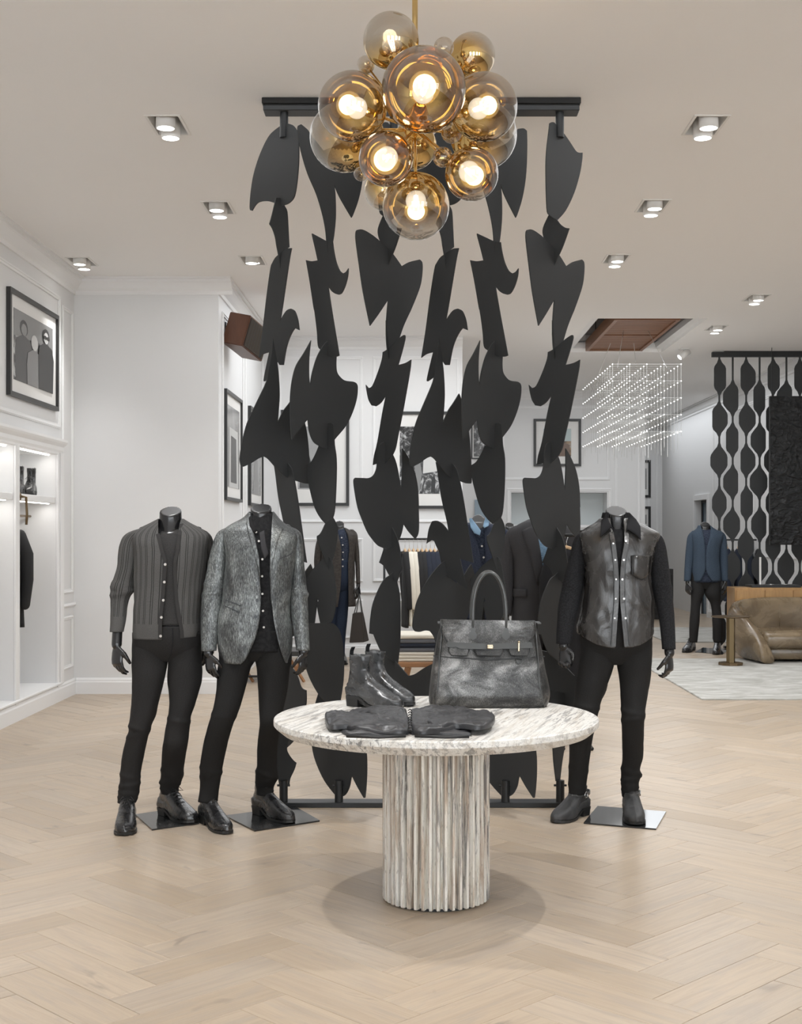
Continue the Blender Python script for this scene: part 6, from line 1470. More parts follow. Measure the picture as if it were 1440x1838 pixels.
t = jewel(1385, 'thin silver bracelet lying on the black display tray, left', 0); bm = bmesh.new(); c = Vector((wx(1385, KD+.15), KD+.15, kz1+.035)); tube(bm, [c+Vector((.035*math.cos(2*PI*k/20), .03*math.sin(2*PI*k/20), 0)) for k in range(21)], .004, 6, False); bm_obj('band', bm, M['chrome'], t, True)
t = jewel(1411, 'thin silver bracelet lying on the black display tray, right', 0); bm = bmesh.new(); c = Vector((wx(1411, KD+.15), KD+.15, kz1+.035)); tube(bm, [c+Vector((.045*math.cos(2*PI*k/20), .03*math.sin(2*PI*k/20), 0)) for k in range(21)], .004, 6, False); bm_obj('band', bm, M['chrome'], t, True)
t = empty('display_stand', (wx(1373, KD+.2), KD+.2, kz1+.031), 'slim upright pale stand on the sideboard tray', 'stand')
box('stand_post', wx(1371.2, KD), wx(1374.5, KD), KD+.19, KD+.21, kz1+.0305, wz(1000, KD+.2), M['mat_white'], t, .002, 1); box('stand_base', wx(1369, KD), wx(1377, KD), KD+.16, KD+.24, kz1+.0302, kz1+.036, M['chrome'], t)
# rugs
def rug(name, pts, label):
    bm = bmesh.new(); a = [bm.verts.new((x, y, .001)) for x, y in pts]; b = [bm.verts.new((x, y, .012)) for x, y in pts]; bm.faces.new(a[::-1]); bm.faces.new(b)
    for i in range(len(pts)): bm.faces.new((a[i], a[(i+1) % len(pts)], b[(i+1) % len(pts)], b[i]))
    bmesh.ops.bevel(bm, geom=[e for e in bm.edges if all(v.co.z > .01 for v in e.verts)], offset=.004, segments=2, affect='EDGES')
    o = bm_obj(name, bm, M['rug']); tag(o, label, 'rug'); return o
rug('rug', [(2.50, 11.32), (4.95, 11.32), (4.95, 15.0), (2.50, 15.0)], 'large pale grey abstract rug under the leather armchair')
rug('rug', [(3.35, 17.3), (4.95, 17.3), (4.95, 20.0), (3.35, 20.0)], 'small pale rug farther back, behind the blue blazer mannequin')
# side table
st_ = W(1312, 1190, 14.45); sx_, sy_ = st_.x, 14.25
sx_ = wx(1312, sy_)
t = empty('side_table', (sx_, sy_, .012), 'small bronze side table with round top and six-sided post, beside the armchair', 'side table')
bm = bmesh.new(); lathe(bm, [(0, -.012), (.20, -.012), (.212, -.004), (.212, 0), (0, 0)], 48, (sx_, sy_, wz(1106, sy_))); bm_obj('table_top', bm, M['brass'] if False else M['dark_bronze'], t)
bm = bmesh.new(); lathe(bm, [(0, .0005), (.135, .0005), (.135, .028), (0, .028)], 10, (sx_, sy_, .012)); bm_obj('base', bm, M['dark_bronze'], t)
M['aged_brass'] = plain('aged_brass', (.19, .14, .075), .36, .85)
bm = bmesh.new(); lathe(bm, [(0, .028), (.048, .028), (.048, wz(1106, sy_)-.025), (0, wz(1106, sy_)-.025)], 6, (sx_, sy_, .012)); bm_obj('post', bm, M['aged_brass'], t)
# armchair: hugging shell swept along a U
ac = Vector((wx(1440, 14.9), 14.75, .012)); 
arm_ = empty('armchair', ac, 'aged tan leather tub armchair with rolled arms on the pale rug', 'armchair')
path = []   # (x, y, top z, half thickness, lean)
Lx, Rx = wx(1374, 14.35), wx(1374, 14.35)+1.30
U_ = [(Lx+.03, 14.33, .12, .075, 0), (Lx+.015, 14.42, .26, .085, -.015), (Lx-.02, 14.58, .42, .095, -.05), (Lx-.06, 14.80, .56, .10, -.09), (Lx-.05, 15.04, .64, .10, -.10), (Lx+.08, 15.25, .68, .10, -.07), (Lx+.32, 15.36, .70, .10, -.02), (Lx+.65, 15.40, .70, .10, 0), (Lx+.98, 15.36, .70, .10, .02), (Rx-.08, 15.25, .68, .10, .07), (Rx+.05, 15.04, .64, .10, .10), (Rx+.06, 14.80, .56, .10, .09), (Rx+.02, 14.58, .42, .095, .05), (Rx-.015, 14.42, .26, .085, .015), (Rx-.03, 14.33, .12, .075, 0)]
keys = [(i,)+u for i, u in enumerate(U_)]; rows = []; N = 70; nr = 22
pts = [spline(keys, (len(U_)-1)*k/N) for k in range(N+1)]
for k in range(N+1):
    x, y, zt_, th, ln = pts[k]; a = pts[max(0, k-1)]; b = pts[min(N, k+1)]; d = Vector((b[0]-a[0], b[1]-a[1], 0)).normalized(); nn = Vector((-d.y, d.x, 0))  # nn points outside (left of travel)
    ring = []; zb0 = .02
    for j in range(nr):
        q = 2*PI*j/nr; c, s = math.cos(q), math.sin(q)
        hz = (zt_-zb0)/2; zc = zb0+hz
        Zz = zc+hz*math.copysign(abs(s)**.55, s); wdt = th*math.copysign(abs(c)**.8, c)*(1-.25*max(0, s))
        out = abs(ln)*((Zz-zb0)/.6)+.03*math.sin(PI*min(1, (Zz-zb0)/.7))
        ring.append(Vector((x, y, 0))+nn*(wdt+out)+Vector((0, 0, Zz)))
    rows.append(ring)
grid_mesh('tub_shell', rows, True, M['sofa'], arm_, (True, True), None, True)
bm = bmesh.new(); bx(bm, Lx+.02, Rx-.02, 14.45, 15.30, .17, .355, .06, 5); o = bm_obj('seat_cushion', bm, M['sofa'], arm_, True)
bm = bmesh.new(); bx(bm, Lx+.05, Rx-.05, 14.56, 15.30, .04, .17, .02, 2); bm_obj('seat_base', bm, M['sofa'], arm_, True)
bm = bmesh.new(); px_ = Lx+.42; tube(bm, [(px_, 15.285, .36), (px_, 15.27, .5), (px_, 15.30, .62)], .004, 6); bm_obj('back_seam', bm, M['sofa'], arm_, True)
# dark drawer chest far behind
t = box('drawer_chest', wx(1168, 22), wx(1209, 22), 22, 22.45, .001, wz(1021, 22), M['chest_dark'], None, .006, 1); tag(t, 'dark chest of drawers standing far back behind the leather shirt mannequin', 'chest')
for k in range(5):
    z = .08+k*.14; box('drawer', wx(1168, 22)+.02, wx(1209, 22)-.02, 21.985, 21.9995, z, z+.12, M['frame_black'], t, .003, 1)
# ================================================================ NICHE CONTENTS
def laced_boot(x, y, z, label, s):
    t = empty('tall_boot', (x, y, z), label, 'boot', 'laced boots on the niche shelf')
    h0 = Vector((x, y+.13, z)); t0 = Vector((x+.02, y-.13, z))
    shoe('upper', h0, t0, 'boot_leather', t, 'lace', .215, .10, seed=s)
    bm = bmesh.new(); tube(bm, [h0+Vector((0, -.01, .20)), h0+Vector((.012, .01, .235)), h0+Vector((.02, -.02, .20))], .003, 6); bm_obj('pull_loop', bm, M['sole'], t)
    return t
laced_boot(LX-.05-.06, 10.42, 1.766, 'tall black laced boot on the niche shelf, nearer the divider', 41)
laced_boot(LX-.10, 10.72, 1.766, 'tall black laced boot on the niche shelf, nearer the pillar', 43)
t = empty('hook_rail', (LX-.02, N2+.06, 1.74), 'antique brass hook at the front edge of the niche shelf', 'hook')
bm = bmesh.new(); sphere(bm, (LX+.012, N2+.015, 1.74), .035, 20, 12, (.4, .8, 1)); bm_obj('rosette', bm, M['dark_bronze'], t, True)
bm = bmesh.new(); tube(bm, [(LX+.02, N2+.03, 1.74), (LX+.05, N2+.06, 1.735), (LX+.055, N2+.065, 1.60), (LX+.05, N2+.065, 1.52)], .010, 10); bm_obj('arm', bm, M['dark_bronze'], t, True)
def hanging_garment(name, cx, cy, ztop, w_, th, L, m, label, cat, group, rot=0.0, sleeves=True, seed=0, hook=.10, trousers=False, bot=1.0):
    """garment on a hanger. Local x = across the shoulders, then rotated about z"""
    t = empty(name, (cx, cy, ztop), label, cat, group)
    Rm = Matrix.Rotation(rot, 3, 'Z')
    def Q(x, y, z): v = Rm @ Vector((x, y, 0)); return Vector((cx+v.x, cy+v.y, ztop+z))
    rows = []; n = 24; nzz = 22
    for i in range(nzz):
        f = i/(nzz-1); z = -L*f
        if trousers: hw = w_/2*(.5+.1*f); tt = th/2*(1-.1*f)
        else:
            hw = w_/2*(min(1, .28+f*7) if f < .11 else 1-.05*math.sin(f*3))*(1+(bot-1)*f); tt = th/2*(min(1, .5+f*5))*(1+.2*f)
        ring = []
        for j in range(n):
            a = 2*PI*j/n; c, s = math.cos(a), math.sin(a)
            k = 1+.22*noise.noise(Vector((c*3+seed, s*3, f*3+seed)))+.05*math.sin(j*2.6+seed)
            ring.append(Q(hw*c, tt*s*k, z))
        rows.append(ring)
    grid_mesh('garment_body', rows, True, m, t, (True, True), None, True)
    if sleeves:
        for sg in (-1, 1):
            bm = bmesh.new(); a = L*.10
            pts = [Q(sg*(w_/2-.04), 0, -.05), Q(sg*(w_/2+.02), -.01, -.20), Q(sg*(w_/2+.03), -.02, -.40), Q(sg*(w_/2+.01), -.03, -.60)]
            rtube(bm, pts, [.05, .052, .045, .04], 12, (.55+th, 1) if False else None); bm_obj('sleeve', bm, m, t, True)
    bm = bmesh.new(); 
    tube(bm, [Q(-w_/2+.05, 0, -.035), Q(-.06, 0, .0), Q(0, 0, .018), Q(.06, 0, .0), Q(w_/2-.05, 0, -.035)], [.010, .014, .014, .014, .010], 8); hg = bm_obj('hanger', bm, M['light_wood'], t, True)
    bm = bmesh.new(); tube(bm, [Q(0, 0, .018), Q(0, 0, hook-.03), Q(.012, 0, hook-.004), Q(.0, 0, hook+.012), Q(-.014, 0, hook-.002)], .0025, 6); bm_obj('hanger_hook', bm, M['chrome'], hg, True)
    return t
bm = bmesh.new(); tube(bm, [(LX-.22, N2, 1.60), (LX-.22, N3, 1.60)], .010, 10); rl = bm_obj('clothes_rail', bm, M['dark_bronze']); tag(rl, 'bronze clothes rail under the niche shelf', 'rail')
hanging_garment('hanging_shirt', LX-.25, 10.36, 1.485, .46, .12, .78, M['black_cloth'], 'charcoal short-sleeved top on a wooden hanger in the left niche', 'shirt', 'clothes in the left niche', PI/2*.0, True, 3, .115)
hanging_garment('hanging_trousers', LX-.26, 10.24, 1.50, .40, .09, 1.05, M['black_cloth'], 'black trousers on a hanger in the left niche, behind the short-sleeved top', 'trousers', 'clothes in the left niche', 0, False, 5, .10, True)
# ================================================================ RACKS
def rack(name, x0, x1, y, z, label, feet=True):
    t = empty(name, ((x0+x1)/2, y, 0), label, 'clothes rack')
    bm = bmesh.new(); tube(bm, [(x0, y, z), (x1, y, z)], .013, 10); bm_obj('rail', bm, M['black_steel'], t, True)
    for x in (x0, x1):
        bm = bmesh.new(); tube(bm, [(x, y, .02), (x, y, z+.01)], .013, 10); bm_obj('upright', bm, M['black_steel'], t, True)
        bm = bmesh.new(); tube(bm, [(x, y-.22, .014), (x, y+.22, .014)], .013, 10); bm_obj('foot', bm, M['black_steel'], t, True)
    return t
ry = 14.45; rz_ = wz(967.5, ry)
rack('clothes_rack', wx(690, ry), wx(812, ry), ry, rz_, 'black clothes rack on the back wall behind the middle blade columns')
seq = [('black_cloth', 'black jacket hanging first on the back rack'), ('white_cloth', 'cream shirt hanging nearest the black jacket on the back rack'), ('white_cloth', 'cream shirt hanging second from the black jacket on the back rack'), ('black_cloth', 'dark top hanging right of the cream shirts on the back rack'), ('black_cloth', 'dark top hanging second right of the cream shirts on the back rack'),
       ('navy_cloth', 'navy top hanging left in the navy group on the back rack'), ('navy_cloth', 'navy top hanging in the middle of the navy group on the back rack'), ('navy_cloth', 'navy top hanging right in the navy group on the back rack'), ('black_cloth', 'black trousers hanging last but one on the back rack'), ('black_cloth', 'black trousers hanging last on the back rack')]
for i, (m_, lb) in enumerate(seq):
    px = 727+i*7.6; L = [.84, .82, .80, .78, .70, .72, .74, .72, .90, .92][i]
    hanging_garment('hanging_garment', wx(px, ry), ry, rz_-.135, .44, .055, L, M[m_], lb, 'garment', 'clothes on the back rack', PI/2+.12, i < 8, i*1.7, .125, i >= 8)
ry2 = 19.4; rz2 = wz(945, ry2)
rack('clothes_rack', wx(1290, ry2), wx(1470, ry2), ry2, wz(969, ry2), 'long black clothes rack seen through the far black panel screen')
for i, (px, m_, lb) in enumerate(((1306, 'denim_blue', 'blue shirt hanging at the left end of the rack behind the far screen'), (1325, 'navy_cloth', 'navy jacket hanging second on the rack behind the far screen'), (1345, 'navy_cloth', 'navy jacket hanging in the middle left of the rack behind the far screen'), (1362, 'black_cloth', 'dark jacket hanging in the middle of the rack behind the far screen'), (1378, 'black_cloth', 'dark jacket hanging behind the pale display stand, on the far rack'),
                             (1396, 'white_cloth', 'cream garment hanging on the rack behind the far screen'), (1420, 'navy_cloth', 'navy jacket hanging near the right end of the rack behind the far screen'), (1436, 'black_cloth', 'dark garment hanging at the right end of the rack behind the far screen'))):
    hanging_garment('hanging_garment', wx(px, ry2), ry2, wz(969, ry2)-.13, .46, .10, .78, M[m_], lb, 'garment', 'clothes on the rack behind the far screen', 1.32, True, i*2.3, .12)
# far shelf niche clothes rail
bm = bmesh.new(); ry3 = 21.22; tube(bm, [(FH[0][0], ry3, wz(953.5, ry3)), (FH[0][1], ry3, wz(953.5, ry3))], .012, 8); o = bm_obj('clothes_rail', bm, M['black_steel']); tag(o, 'dark clothes rail inside the far wall recess', 'rail')
ORD = ['leftmost', 'second from the left', 'middle', 'second from the right', 'rightmost']
for i in range(5):
    px = 1042+i*10.4
    hanging_garment('hanging_garment', wx(px, ry3), ry3, wz(953.5, ry3)-.10, .40, .06, .72, M[['black_cloth', 'grey_cloth', 'navy_cloth'][i % 3]], ORD[i]+' of five garments on wooden hangers on the far wall recess rail', 'garment', 'clothes in the far wall recess', PI/2, False, i*1.3, .088)
# leather jackets beside the leather-shirt mannequin
ry4 = 8.9
rack('clothes_rack', wx(1005, ry4), wx(1055, ry4), ry4, 1.44, 'short rack with a black leather jacket, beside the leather shirt mannequin')
hanging_garment('hanging_garment', wx(1017, ry4), ry4, 1.44-.10, .30, .12, .92, M['black_suede'], 'black leather jacket hanging between the last blade column and the leather shirt mannequin', 'garment', None, .5, True, 3.3, .088)
# ================================================================ FOLDED STACK TABLE
fy = 9.3; fz = wz(1189, fy)
ft = empty('display_table', (wx(748, fy), fy+.3, 0), 'low wooden display table with folded clothes behind the blade screen', 'table')
box('top', wx(700, fy), wx(806, fy), fy, fy+.6, fz-.035, fz, M['table_wood'], ft, .004, 1)
for x in (wx(704, fy), wx(800, fy)):
    for y in (fy+.03, fy+.55):
        bm = bmesh.new(); sgn = 1 if x < wx(750, fy) else -1; tube(bm, [(x+sgn*.12, y, fz-.036), (x, y, .001)], .022, 6); bm_obj('leg', bm, M['table_wood'], ft)
cols = [('white_cloth', 'cream folded garment, lowest of the stack on the low wooden table'), ('white_cloth', 'cream folded garment, second from the bottom of the stack'), ('white_cloth', 'cream folded garment, third from the bottom of the stack'), ('grey_cloth', 'grey folded garment just above the cream ones in the stack'), ('navy_cloth', 'navy folded garment in the middle of the stack on the low wooden table'),
        ('grey_cloth', 'grey folded garment just under the top cream one of the stack'), ('white_cloth', 'pale folded garment, topmost of the stack on the low wooden table')]
z = fz+.0008
for i, (m_, lb) in enumerate(cols):
    h = [.024, .022, .022, .030, .030, .032, .030][i]
    bm = bmesh.new(); ex = .012*math.sin(i*2.1)
    bx(bm, wx(712, fy)+ex, wx(786, fy)+ex, fy+.03, fy+.42, z, z+h, h*.42, 4)
    for v in bm.verts: v.co.y += .006*noise.noise(v.co*12); 
    o = bm_obj('folded_garment', bm, M[m_], None, True); tag(o, lb, 'garment', 'folded stack on the low wooden table'); z += h+.0008
# low thing behind the two mannequins' legs
lt = empty('low_stool', (wx(487, 12.6), 12.6, 0), 'low dark table with crossed wooden legs behind the blazer mannequin', 'table')
ly = 12.6
box('seat_slab', wx(404, ly), wx(538, ly), ly, ly+.5, wz(1178, ly), wz(1173, ly)+.02, M['frame_black'], lt, .003, 1)
for x in (wx(438, ly), wx(487, ly), wx(530, ly)):
    bm = bmesh.new(); tube(bm, [(x-.08, ly+.05, .001), (x+.08, ly+.05, wz(1178, ly)-.001)], .016, 6); tube(bm, [(x+.08, ly+.10, .001), (x-.08, ly+.10, wz(1178, ly)-.001)], .016, 6); bm_obj('leg', bm, M['table_wood'], lt)
bm = bmesh.new(); tube(bm, [(wx(430, ly), ly+.07, .06), (wx(532, ly), ly+.07, .06)], .012, 6); bm_obj('stretcher', bm, M['black_steel'], lt)
# ================================================================ MANNEQUINS FARTHER BACK
def far_figure(D, label, neck, rows, body_m, sl, sr, ll, lr, leg_m, seat, shoes, inner=None, inner_m=None, plate_px=None, sleeve_m=None, hands=True, hs=1.0, seed=0, openf=True, buttons=None, but_m='button_grey', gname='jacket_body'):
    cx = (neck[0]+neck[1])/2
    t = empty('mannequin', (wx(cx, D), D, 0), label, 'mannequin')
    o = shell(gname, D, rows, body_m, t, openf, wob=.03, seed=seed, n=60, nz=40)
    if inner: shell('shirt_body', D, inner, inner_m, t, False, wob=.02, seed=seed+3, n=40, nz=24, capb=True)
    if buttons:
        for x, y in buttons:
            bm = bmesh.new(); button(bm, fpt(D, inner, x, y, .008), .008); bm_obj('button', bm, M[but_m], t)
    arms = []; hn = []
    for k, s_ in enumerate((sl, sr)):
        if not s_: continue
        limb('sleeve', s_, D, sleeve_m or body_m, t, .95, 20, 30, None, .03, seed+k)
        e = sorted(s_)[-1]; wr = W((e[1]+e[2])/2, e[0]+.02*F/D, D+e[3]); arms.append(arm(s_, D, sorted(s_)[0][0]+.10*F/D, e[0]-.05*F/D, wr, .025))
        hn.append((wr, Vector((.02, -.1, -1)), Vector((.6 if k == 0 else -.6, -.8, 0)), Vector((1 if k == 0 else -1, .4, 0)), dict(s=hs, curl=.4)))
    legs = []
    for k, l_ in enumerate((ll, lr)):
        if not l_: continue
        limb('trouser_leg', l_, D, leg_m, t, .95, 20, 40, None, .03, seed+7+k)
        a = sorted(l_); legs.append(along(l_, D, [a[0][0]+(a[-1][0]-a[0][0])*q for q in (.15, .4, .7, .97)]))
    if seat: shell('trouser_seat', D, seat, leg_m, t, False, wob=.02, seed=seed, n=36, nz=14, capb=True, capt=True)
    tr = [(r[0], (r[1]+r[2])/2-(r[2]-r[1])*.40, (r[1]+r[2])/2+(r[2]-r[1])*.40, r[-2]*.75, r[-1]) for r in rows if r[0] <= rows[0][0]+.62*F/D]
    body('body', D, (neck[0], neck[1], neck[2], neck[3], neck[4], .01), tr, arms, legs, hn if hands else [], t, .009)
    for (hx, hy, tx_, ty_, k_) in shoes:
        shoe('boot', gp(hx, hy)+Vector((0, 0, .001)), gp(tx_, ty_)+Vector((0, 0, .001)), 'boot_leather', t, k_, .14, .10, seed=hx)
    if plate_px:
        q = [gp(x, y) for x, y in plate_px]; bm = bmesh.new(); a = [bm.verts.new(p+Vector((0, 0, .0006))) for p in q]; b = [bm.verts.new(p+Vector((0, 0, .006))) for p in q]; bm.faces.new(a); bm.faces.new(b[::-1])
        for i in range(len(q)): bm.faces.new((a[i], a[(i+1) % len(q)], b[(i+1) % len(q)], b[i]))
        bm_obj('base_plate', bm, M['plate'], t)
    return t
# blue blazer mannequin
D = 15.75
Rb = [(943, 1254, 1276, 1257, 1275, .06, .02), (949, 1251, 1283, 1258, 1274, .08, .01), (953, 1245, 1291, 1258.5, 1273, .10, .01), (958, 1240, 1299, 1259, 1272, .11, .01), (965, 1241, 1298, 1260, 1270, .12, 0), (985, 1243, 1292, 1262, 1264.5, .13, 0), (1005, 1243, 1291, 1262.5, 1263.5, .125, 0), (1024, 1242, 1293, 1262, 1264, .13, 0), (1034, 1242, 1294, 1258, 1269, .13, 0), (1043, 1243, 1293, 1253, 1275, .13, 0)]
Ib = [(948, 1258, 1275, 0, 0, .045, .02), (954, 1252, 1284, 0, 0, .085, .01), (970, 1248, 1288, 0, 0, .11, 0), (1030, 1246, 1290, 0, 0, .11, 0), (1045, 1243, 1292, 0, 0, .11, 0)]
far_figure(D, 'headless mannequin in blue wool blazer and dark trousers in front of the far black screen', (1258, 1275, 936, 946, 956), Rb, M['blazer_blue'],
  [(954, 1242, 1252, .01), (958, 1237.5, 1252, .01), (965, 1234, 1249, .01), (985, 1231.5, 1247, .01), (1010, 1229.5, 1244, .0), (1043, 1228, 1240, -.03)],
  [(954, 1286, 1296, .01), (958, 1289, 1301, .01), (965, 1291, 1304, .01), (985, 1291, 1306, .01), (1010, 1292, 1307, .0), (1043, 1295.5, 1307, -.03)],
  [(1030, 1242, 1268, 0), (1050, 1240.5, 1266, 0), (1066, 1240.5, 1264, 0), (1085, 1240.5, 1258, 0), (1120, 1237.8, 1255.4, 0), (1153, 1237.8, 1252, .02)],
  [(1030, 1265, 1293, 0), (1050, 1265, 1294, 0), (1066, 1265, 1294, 0), (1085, 1276, 1293.5, 0), (1120, 1279, 1297.6, 0), (1153, 1281.6, 1297.6, .02)], M['black_denim2'],
  [(1025, 1242, 1293, 0, 0, .11, 0), (1045, 1241, 1294, 0, 0, .09, 0), (1058, 1250, 1286, 0, 0, .05, 0)], [(1245, 1166, 1229, 1172, 'lace'), (1289, 1166, 1286, 1176, 'lace')], Ib, M['shirt_navy'], [(1248, 1171), (1298, 1175), (1308, 1166), (1262, 1163)], seed=50)
# long leather coat mannequin with a tote
D = 14.3
Rc = [(947, 601, 620, 604, 619, .06, .02), (952, 592, 630, 606, 621, .09, .01), (958, 580, 641, 608, 624, .11, .01), (970, 577, 640, 611, 627, .12, 0), (985, 577, 638, 614, 628, .125, 0), (1010, 576, 637.5, 614, 626, .13, 0), (1050, 575, 637, 613, 627, .14, 0), (1088, 573, 639, 608, 627, .15, 0)]
Ic = [(949, 603, 620, 0, 0, .055, .02), (956, 596, 630, 0, 0, .09, .01), (975, 588, 634, 0, 0, .11, 0), (1018, 590, 632, 0, 0, .105, 0)]
ct = far_figure(D, 'headless mannequin in long dark leather coat and navy trousers near the back wall', (600.5, 617.5, 934, 945, 956), Rc, M['coat_brown'],
  [(952, 586, 596, .01), (957, 578, 592, .01), (970, 569, 586, .01), (990, 565, 581, .01), (1015, 564, 578, .0), (1048, 569, 576.5, -.03)],
  [(952, 626, 636, .01), (957, 630, 641, .01), (970, 633, 643, .01), (990, 636, 645, .01), (1015, 638, 646, .0), (1048, 639.5, 647, -.03)],
  [(1015, 585, 612, 0), (1060, 588, 613, .0), (1110, 586, 606, 0), (1150, 583, 600, 0), (1178, 582, 600, .0)],
  [(1015, 606, 633, 0), (1060, 604, 628, .0), (1110, 602, 624, 0), (1150, 603, 620, 0), (1178, 603, 619, .0)], M['jeans_blue'],
  [(1005, 588, 633, 0, 0, .11, 0), (1045, 586, 632, 0, 0, .11, 0), (1062, 592, 626, 0, 0, .07, 0)], [(592, 1186, 586, 1194, 'heel'), (611, 1186, 618, 1194, 'heel')], Ic, M['shirt_navy'], None, seed=60, buttons=[(614.5, 965), (616.5, 978), (617, 991), (616.5, 1004), (616.5, 1016)], gname='coat_body')
# tote bag in its hand
D = 14.15
tote = empty('tote_bag', W(645, 1154, D), 'dark leather tote bag hanging from the coat mannequin hand', 'bag')
bm = bmesh.new(); f0 = [W(x, y, D-.05) for x, y in ((627, 1154), (653, 1153), (651, 1099), (633, 1101))]; b0 = [W(x, y, D+.06) for x, y in ((630, 1153), (663, 1150), (652, 1098), (635, 1099.5))]
A = [bm.verts.new(v) for v in f0]; B_ = [bm.verts.new(v) for v in b0]; bm.faces.new(A); bm.faces.new(B_[::-1])
for i in range(4): bm.faces.new((A[i], A[(i+1) % 4], B_[(i+1) % 4], B_[i]))
bmesh.ops.bevel(bm, geom=list(bm.edges), offset=.006, segments=2, affect='EDGES'); bm_obj('bag_body', bm, M['coat_brown'], tote)
for xa_, d_ in ((636, -.05), (649, -.04), (640, .05), (651, .05)):
    bm = bmesh.new(); tube(bm, [W(xa_, 1100, D+d_), W(645.5, 1066, D)], .006, 6); bm_obj('strap', bm, M['bag_handle'], tote)
# denim jacket mannequin
D = 10.45
Rd = [(938, 838, 878, 846, 872, .06, .02), (946, 824, 896, 848, 870, .09, .01), (956, 812, 908, 850, 869, .11, .01), (975, 812, 906, 856, 869, .12, 0), (1000, 815, 903, 861, 870, .125, 0), (1050, 818, 900, 864, 869, .12, 0), (1110, 818, 900, 864, 869, .125, 0)]
Id = [(945, 842, 876, 0, 0, .055, .02), (955, 825, 893, 0, 0, .09, .01), (990, 822, 898, 0, 0, .11, 0), (1108, 824, 896, 0, 0, .11, 0)]
fd = far_figure(D, 'headless mannequin in indigo denim jacket with pale collar, behind the fifth blade column', (845.5, 873, 922, 948, 956), Rd, M['denim_blue'],
  [(946, 818, 834, .01), (954, 806, 830, .01), (980, 800, 826, .01), (1020, 798, 822, .0), (1060, 800, 820, -.02), (1100, 802, 818, -.05)],
  [(946, 890, 902, .01), (954, 894, 914, .01), (980, 896, 920, .01), (1020, 898, 922, .0), (1060, 900, 920, -.02), (1100, 902, 918, -.05)],
  [(1090, 820, 862, 0), (1150, 822, 856, 0), (1220, 822, 850, 0), (1270, 824, 848, 0)], [(1090, 858, 898, 0), (1150, 862, 896, 0), (1220, 866, 896, 0), (1270, 868, 894, 0)], M['black_denim'],
  [(1080, 822, 896, 0, 0, .11, 0), (1110, 820, 898, 0, 0, .11, 0), (1140, 828, 890, 0, 0, .07, 0)], [(838, 1283, 832, 1294, 'lace'), (880, 1283, 884, 1294, 'lace')], Id, M['shirt_navy'], None, seed=70, buttons=[(864, 980), (867, 1000), (867.5, 1025), (867.5, 1065)])
fpatch('shirt_collar', D, [(r[0], r[1]-4, r[2]+4, r[-2]+.02, r[-1]) for r in Rd], [(842, 931), (846, 930), (862, 953), (860, 961), (850, 957), (844, 947)], M['shirt_blue'], fd, .02, .006)
fpatch('shirt_collar', D, [(r[0], r[1]-4, r[2]+4, r[-2]+.02, r[-1]) for r in Rd], [(872, 926), (879, 932), (876, 944), (868, 948), (866, 944)], M['shirt_blue'], fd, .02, .006)
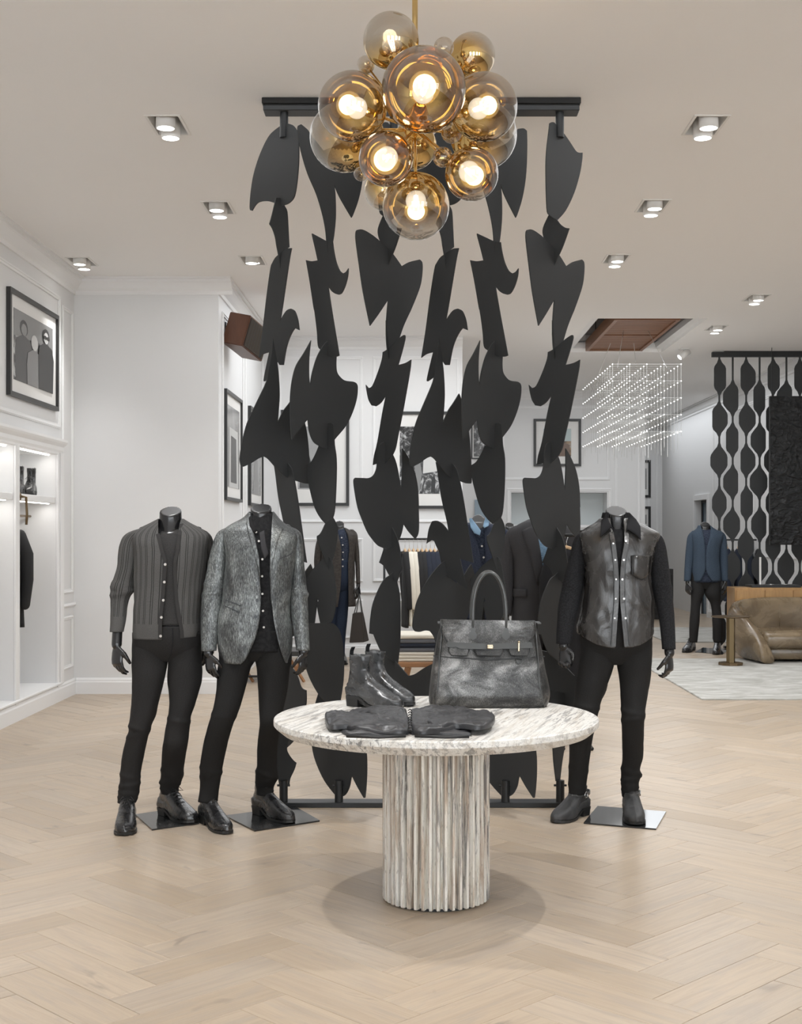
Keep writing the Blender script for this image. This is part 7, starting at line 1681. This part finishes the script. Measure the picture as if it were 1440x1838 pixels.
# wool coat mannequin
D = 9.1
Re = [(932, 950, 996, 960, 988, .07, .02), (942, 930, 1018, 961, 987, .10, .01), (953, 915, 1034, 962, 985, .12, .01), (975, 914, 1032, 965, 982, .13, 0), (1000, 920, 1028, 969, 980, .13, 0), (1030, 922, 1026, 973, 978, .13, 0), (1080, 920, 1028, 974, 977, .135, 0), (1140, 916, 1032, 972, 979, .14, 0), (1190, 914, 1034, 970, 981, .14, 0)]
Ie = [(936, 955, 995, 0, 0, .06, .02), (950, 935, 1012, 0, 0, .10, .01), (990, 928, 1020, 0, 0, .115, 0), (1150, 930, 1018, 0, 0, .11, 0)]
fe = far_figure(D, 'headless mannequin in charcoal wool coat over pale blue shirt, behind the handbag', (956, 990, 906, 922, 948), Re, M['coat_dark'],
  [(946, 922, 938, .01), (953, 911, 932, .01), (975, 904, 930, .01), (1005, 899, 925, .01), (1040, 897, 923, .0), (1075, 896.5, 921, -.02), (1103, 896, 918, -.05)],
  [(946, 1012, 1028, .01), (953, 1018, 1038, .01), (975, 1020, 1044, .01), (1005, 1024, 1048, .01), (1040, 1026, 1050, .0), (1075, 1028, 1050, -.02), (1103, 1030, 1050, -.05)],
  [(1150, 930, 972, 0), (1200, 930, 966, 0), (1260, 930, 960, 0), (1312, 932, 958, 0)], [(1150, 974, 1018, 0), (1200, 982, 1018, 0), (1260, 988, 1018, 0), (1312, 990, 1016, 0)], M['black_denim'],
  [(1140, 932, 1018, 0, 0, .11, 0), (1165, 930, 1020, 0, 0, .11, 0), (1190, 940, 1010, 0, 0, .07, 0)], [(944, 1322, 938, 1336, 'lace'), (1004, 1322, 1010, 1336, 'lace')], Ie, M['shirt_blue'], None, seed=80, gname='coat_body')
fpatch('lapel', D, Re, [(962, 940), (952, 944), (935, 953), (938, 966), (948, 995), (961, 1050), (972, 1030), (968, 1000), (963, 965)], M['coat_dark'], fe, .006, .006)
fpatch('pocket_flap', D, Re, [(921, 1056), (943, 1056), (943, 1070), (920, 1070)], M['coat_dark'], fe, .006, .008)
# partly hidden mannequin between them
D = 14.0
Rg = [(951, 905, 925, 909, 921, .06, .02), (956, 896, 936, 910, 921, .09, .01), (962, 888, 944, 911, 920, .11, .01), (985, 888, 944, 912, 919, .12, 0), (1100, 890, 942, 914, 918, .12, 0)]
far_figure(D, 'mostly hidden mannequin in dark jacket between the denim and wool coat mannequins', (907, 923, 937, 947, 958), Rg, M['navy_cloth'],
  [(956, 892, 900, .01), (961, 885, 898, .01), (1000, 882, 896, .01), (1060, 882, 894, -.02)], [(956, 932, 940, .01), (961, 934, 947, .01), (1000, 936, 950, .01), (1060, 938, 950, -.02)],
  [(1080, 892, 916, 0), (1130, 894, 912, 0), (1192, 896, 910, 0)], [(1080, 916, 940, 0), (1130, 920, 938, 0), (1192, 922, 936, 0)], M['black_denim'],
  [(1075, 892, 940, 0, 0, .11, 0), (1095, 892, 940, 0, 0, .09, 0), (1105, 896, 936, 0, 0, .07, 0)], [(904, 1196, 900, 1204, 'lace'), (928, 1196, 932, 1204, 'lace')], [(952, 905, 925, 0, 0, .055, .02), (960, 894, 938, 0, 0, .09, .01), (1095, 894, 938, 0, 0, .10, 0)], M['shirt_navy'], None, seed=90)
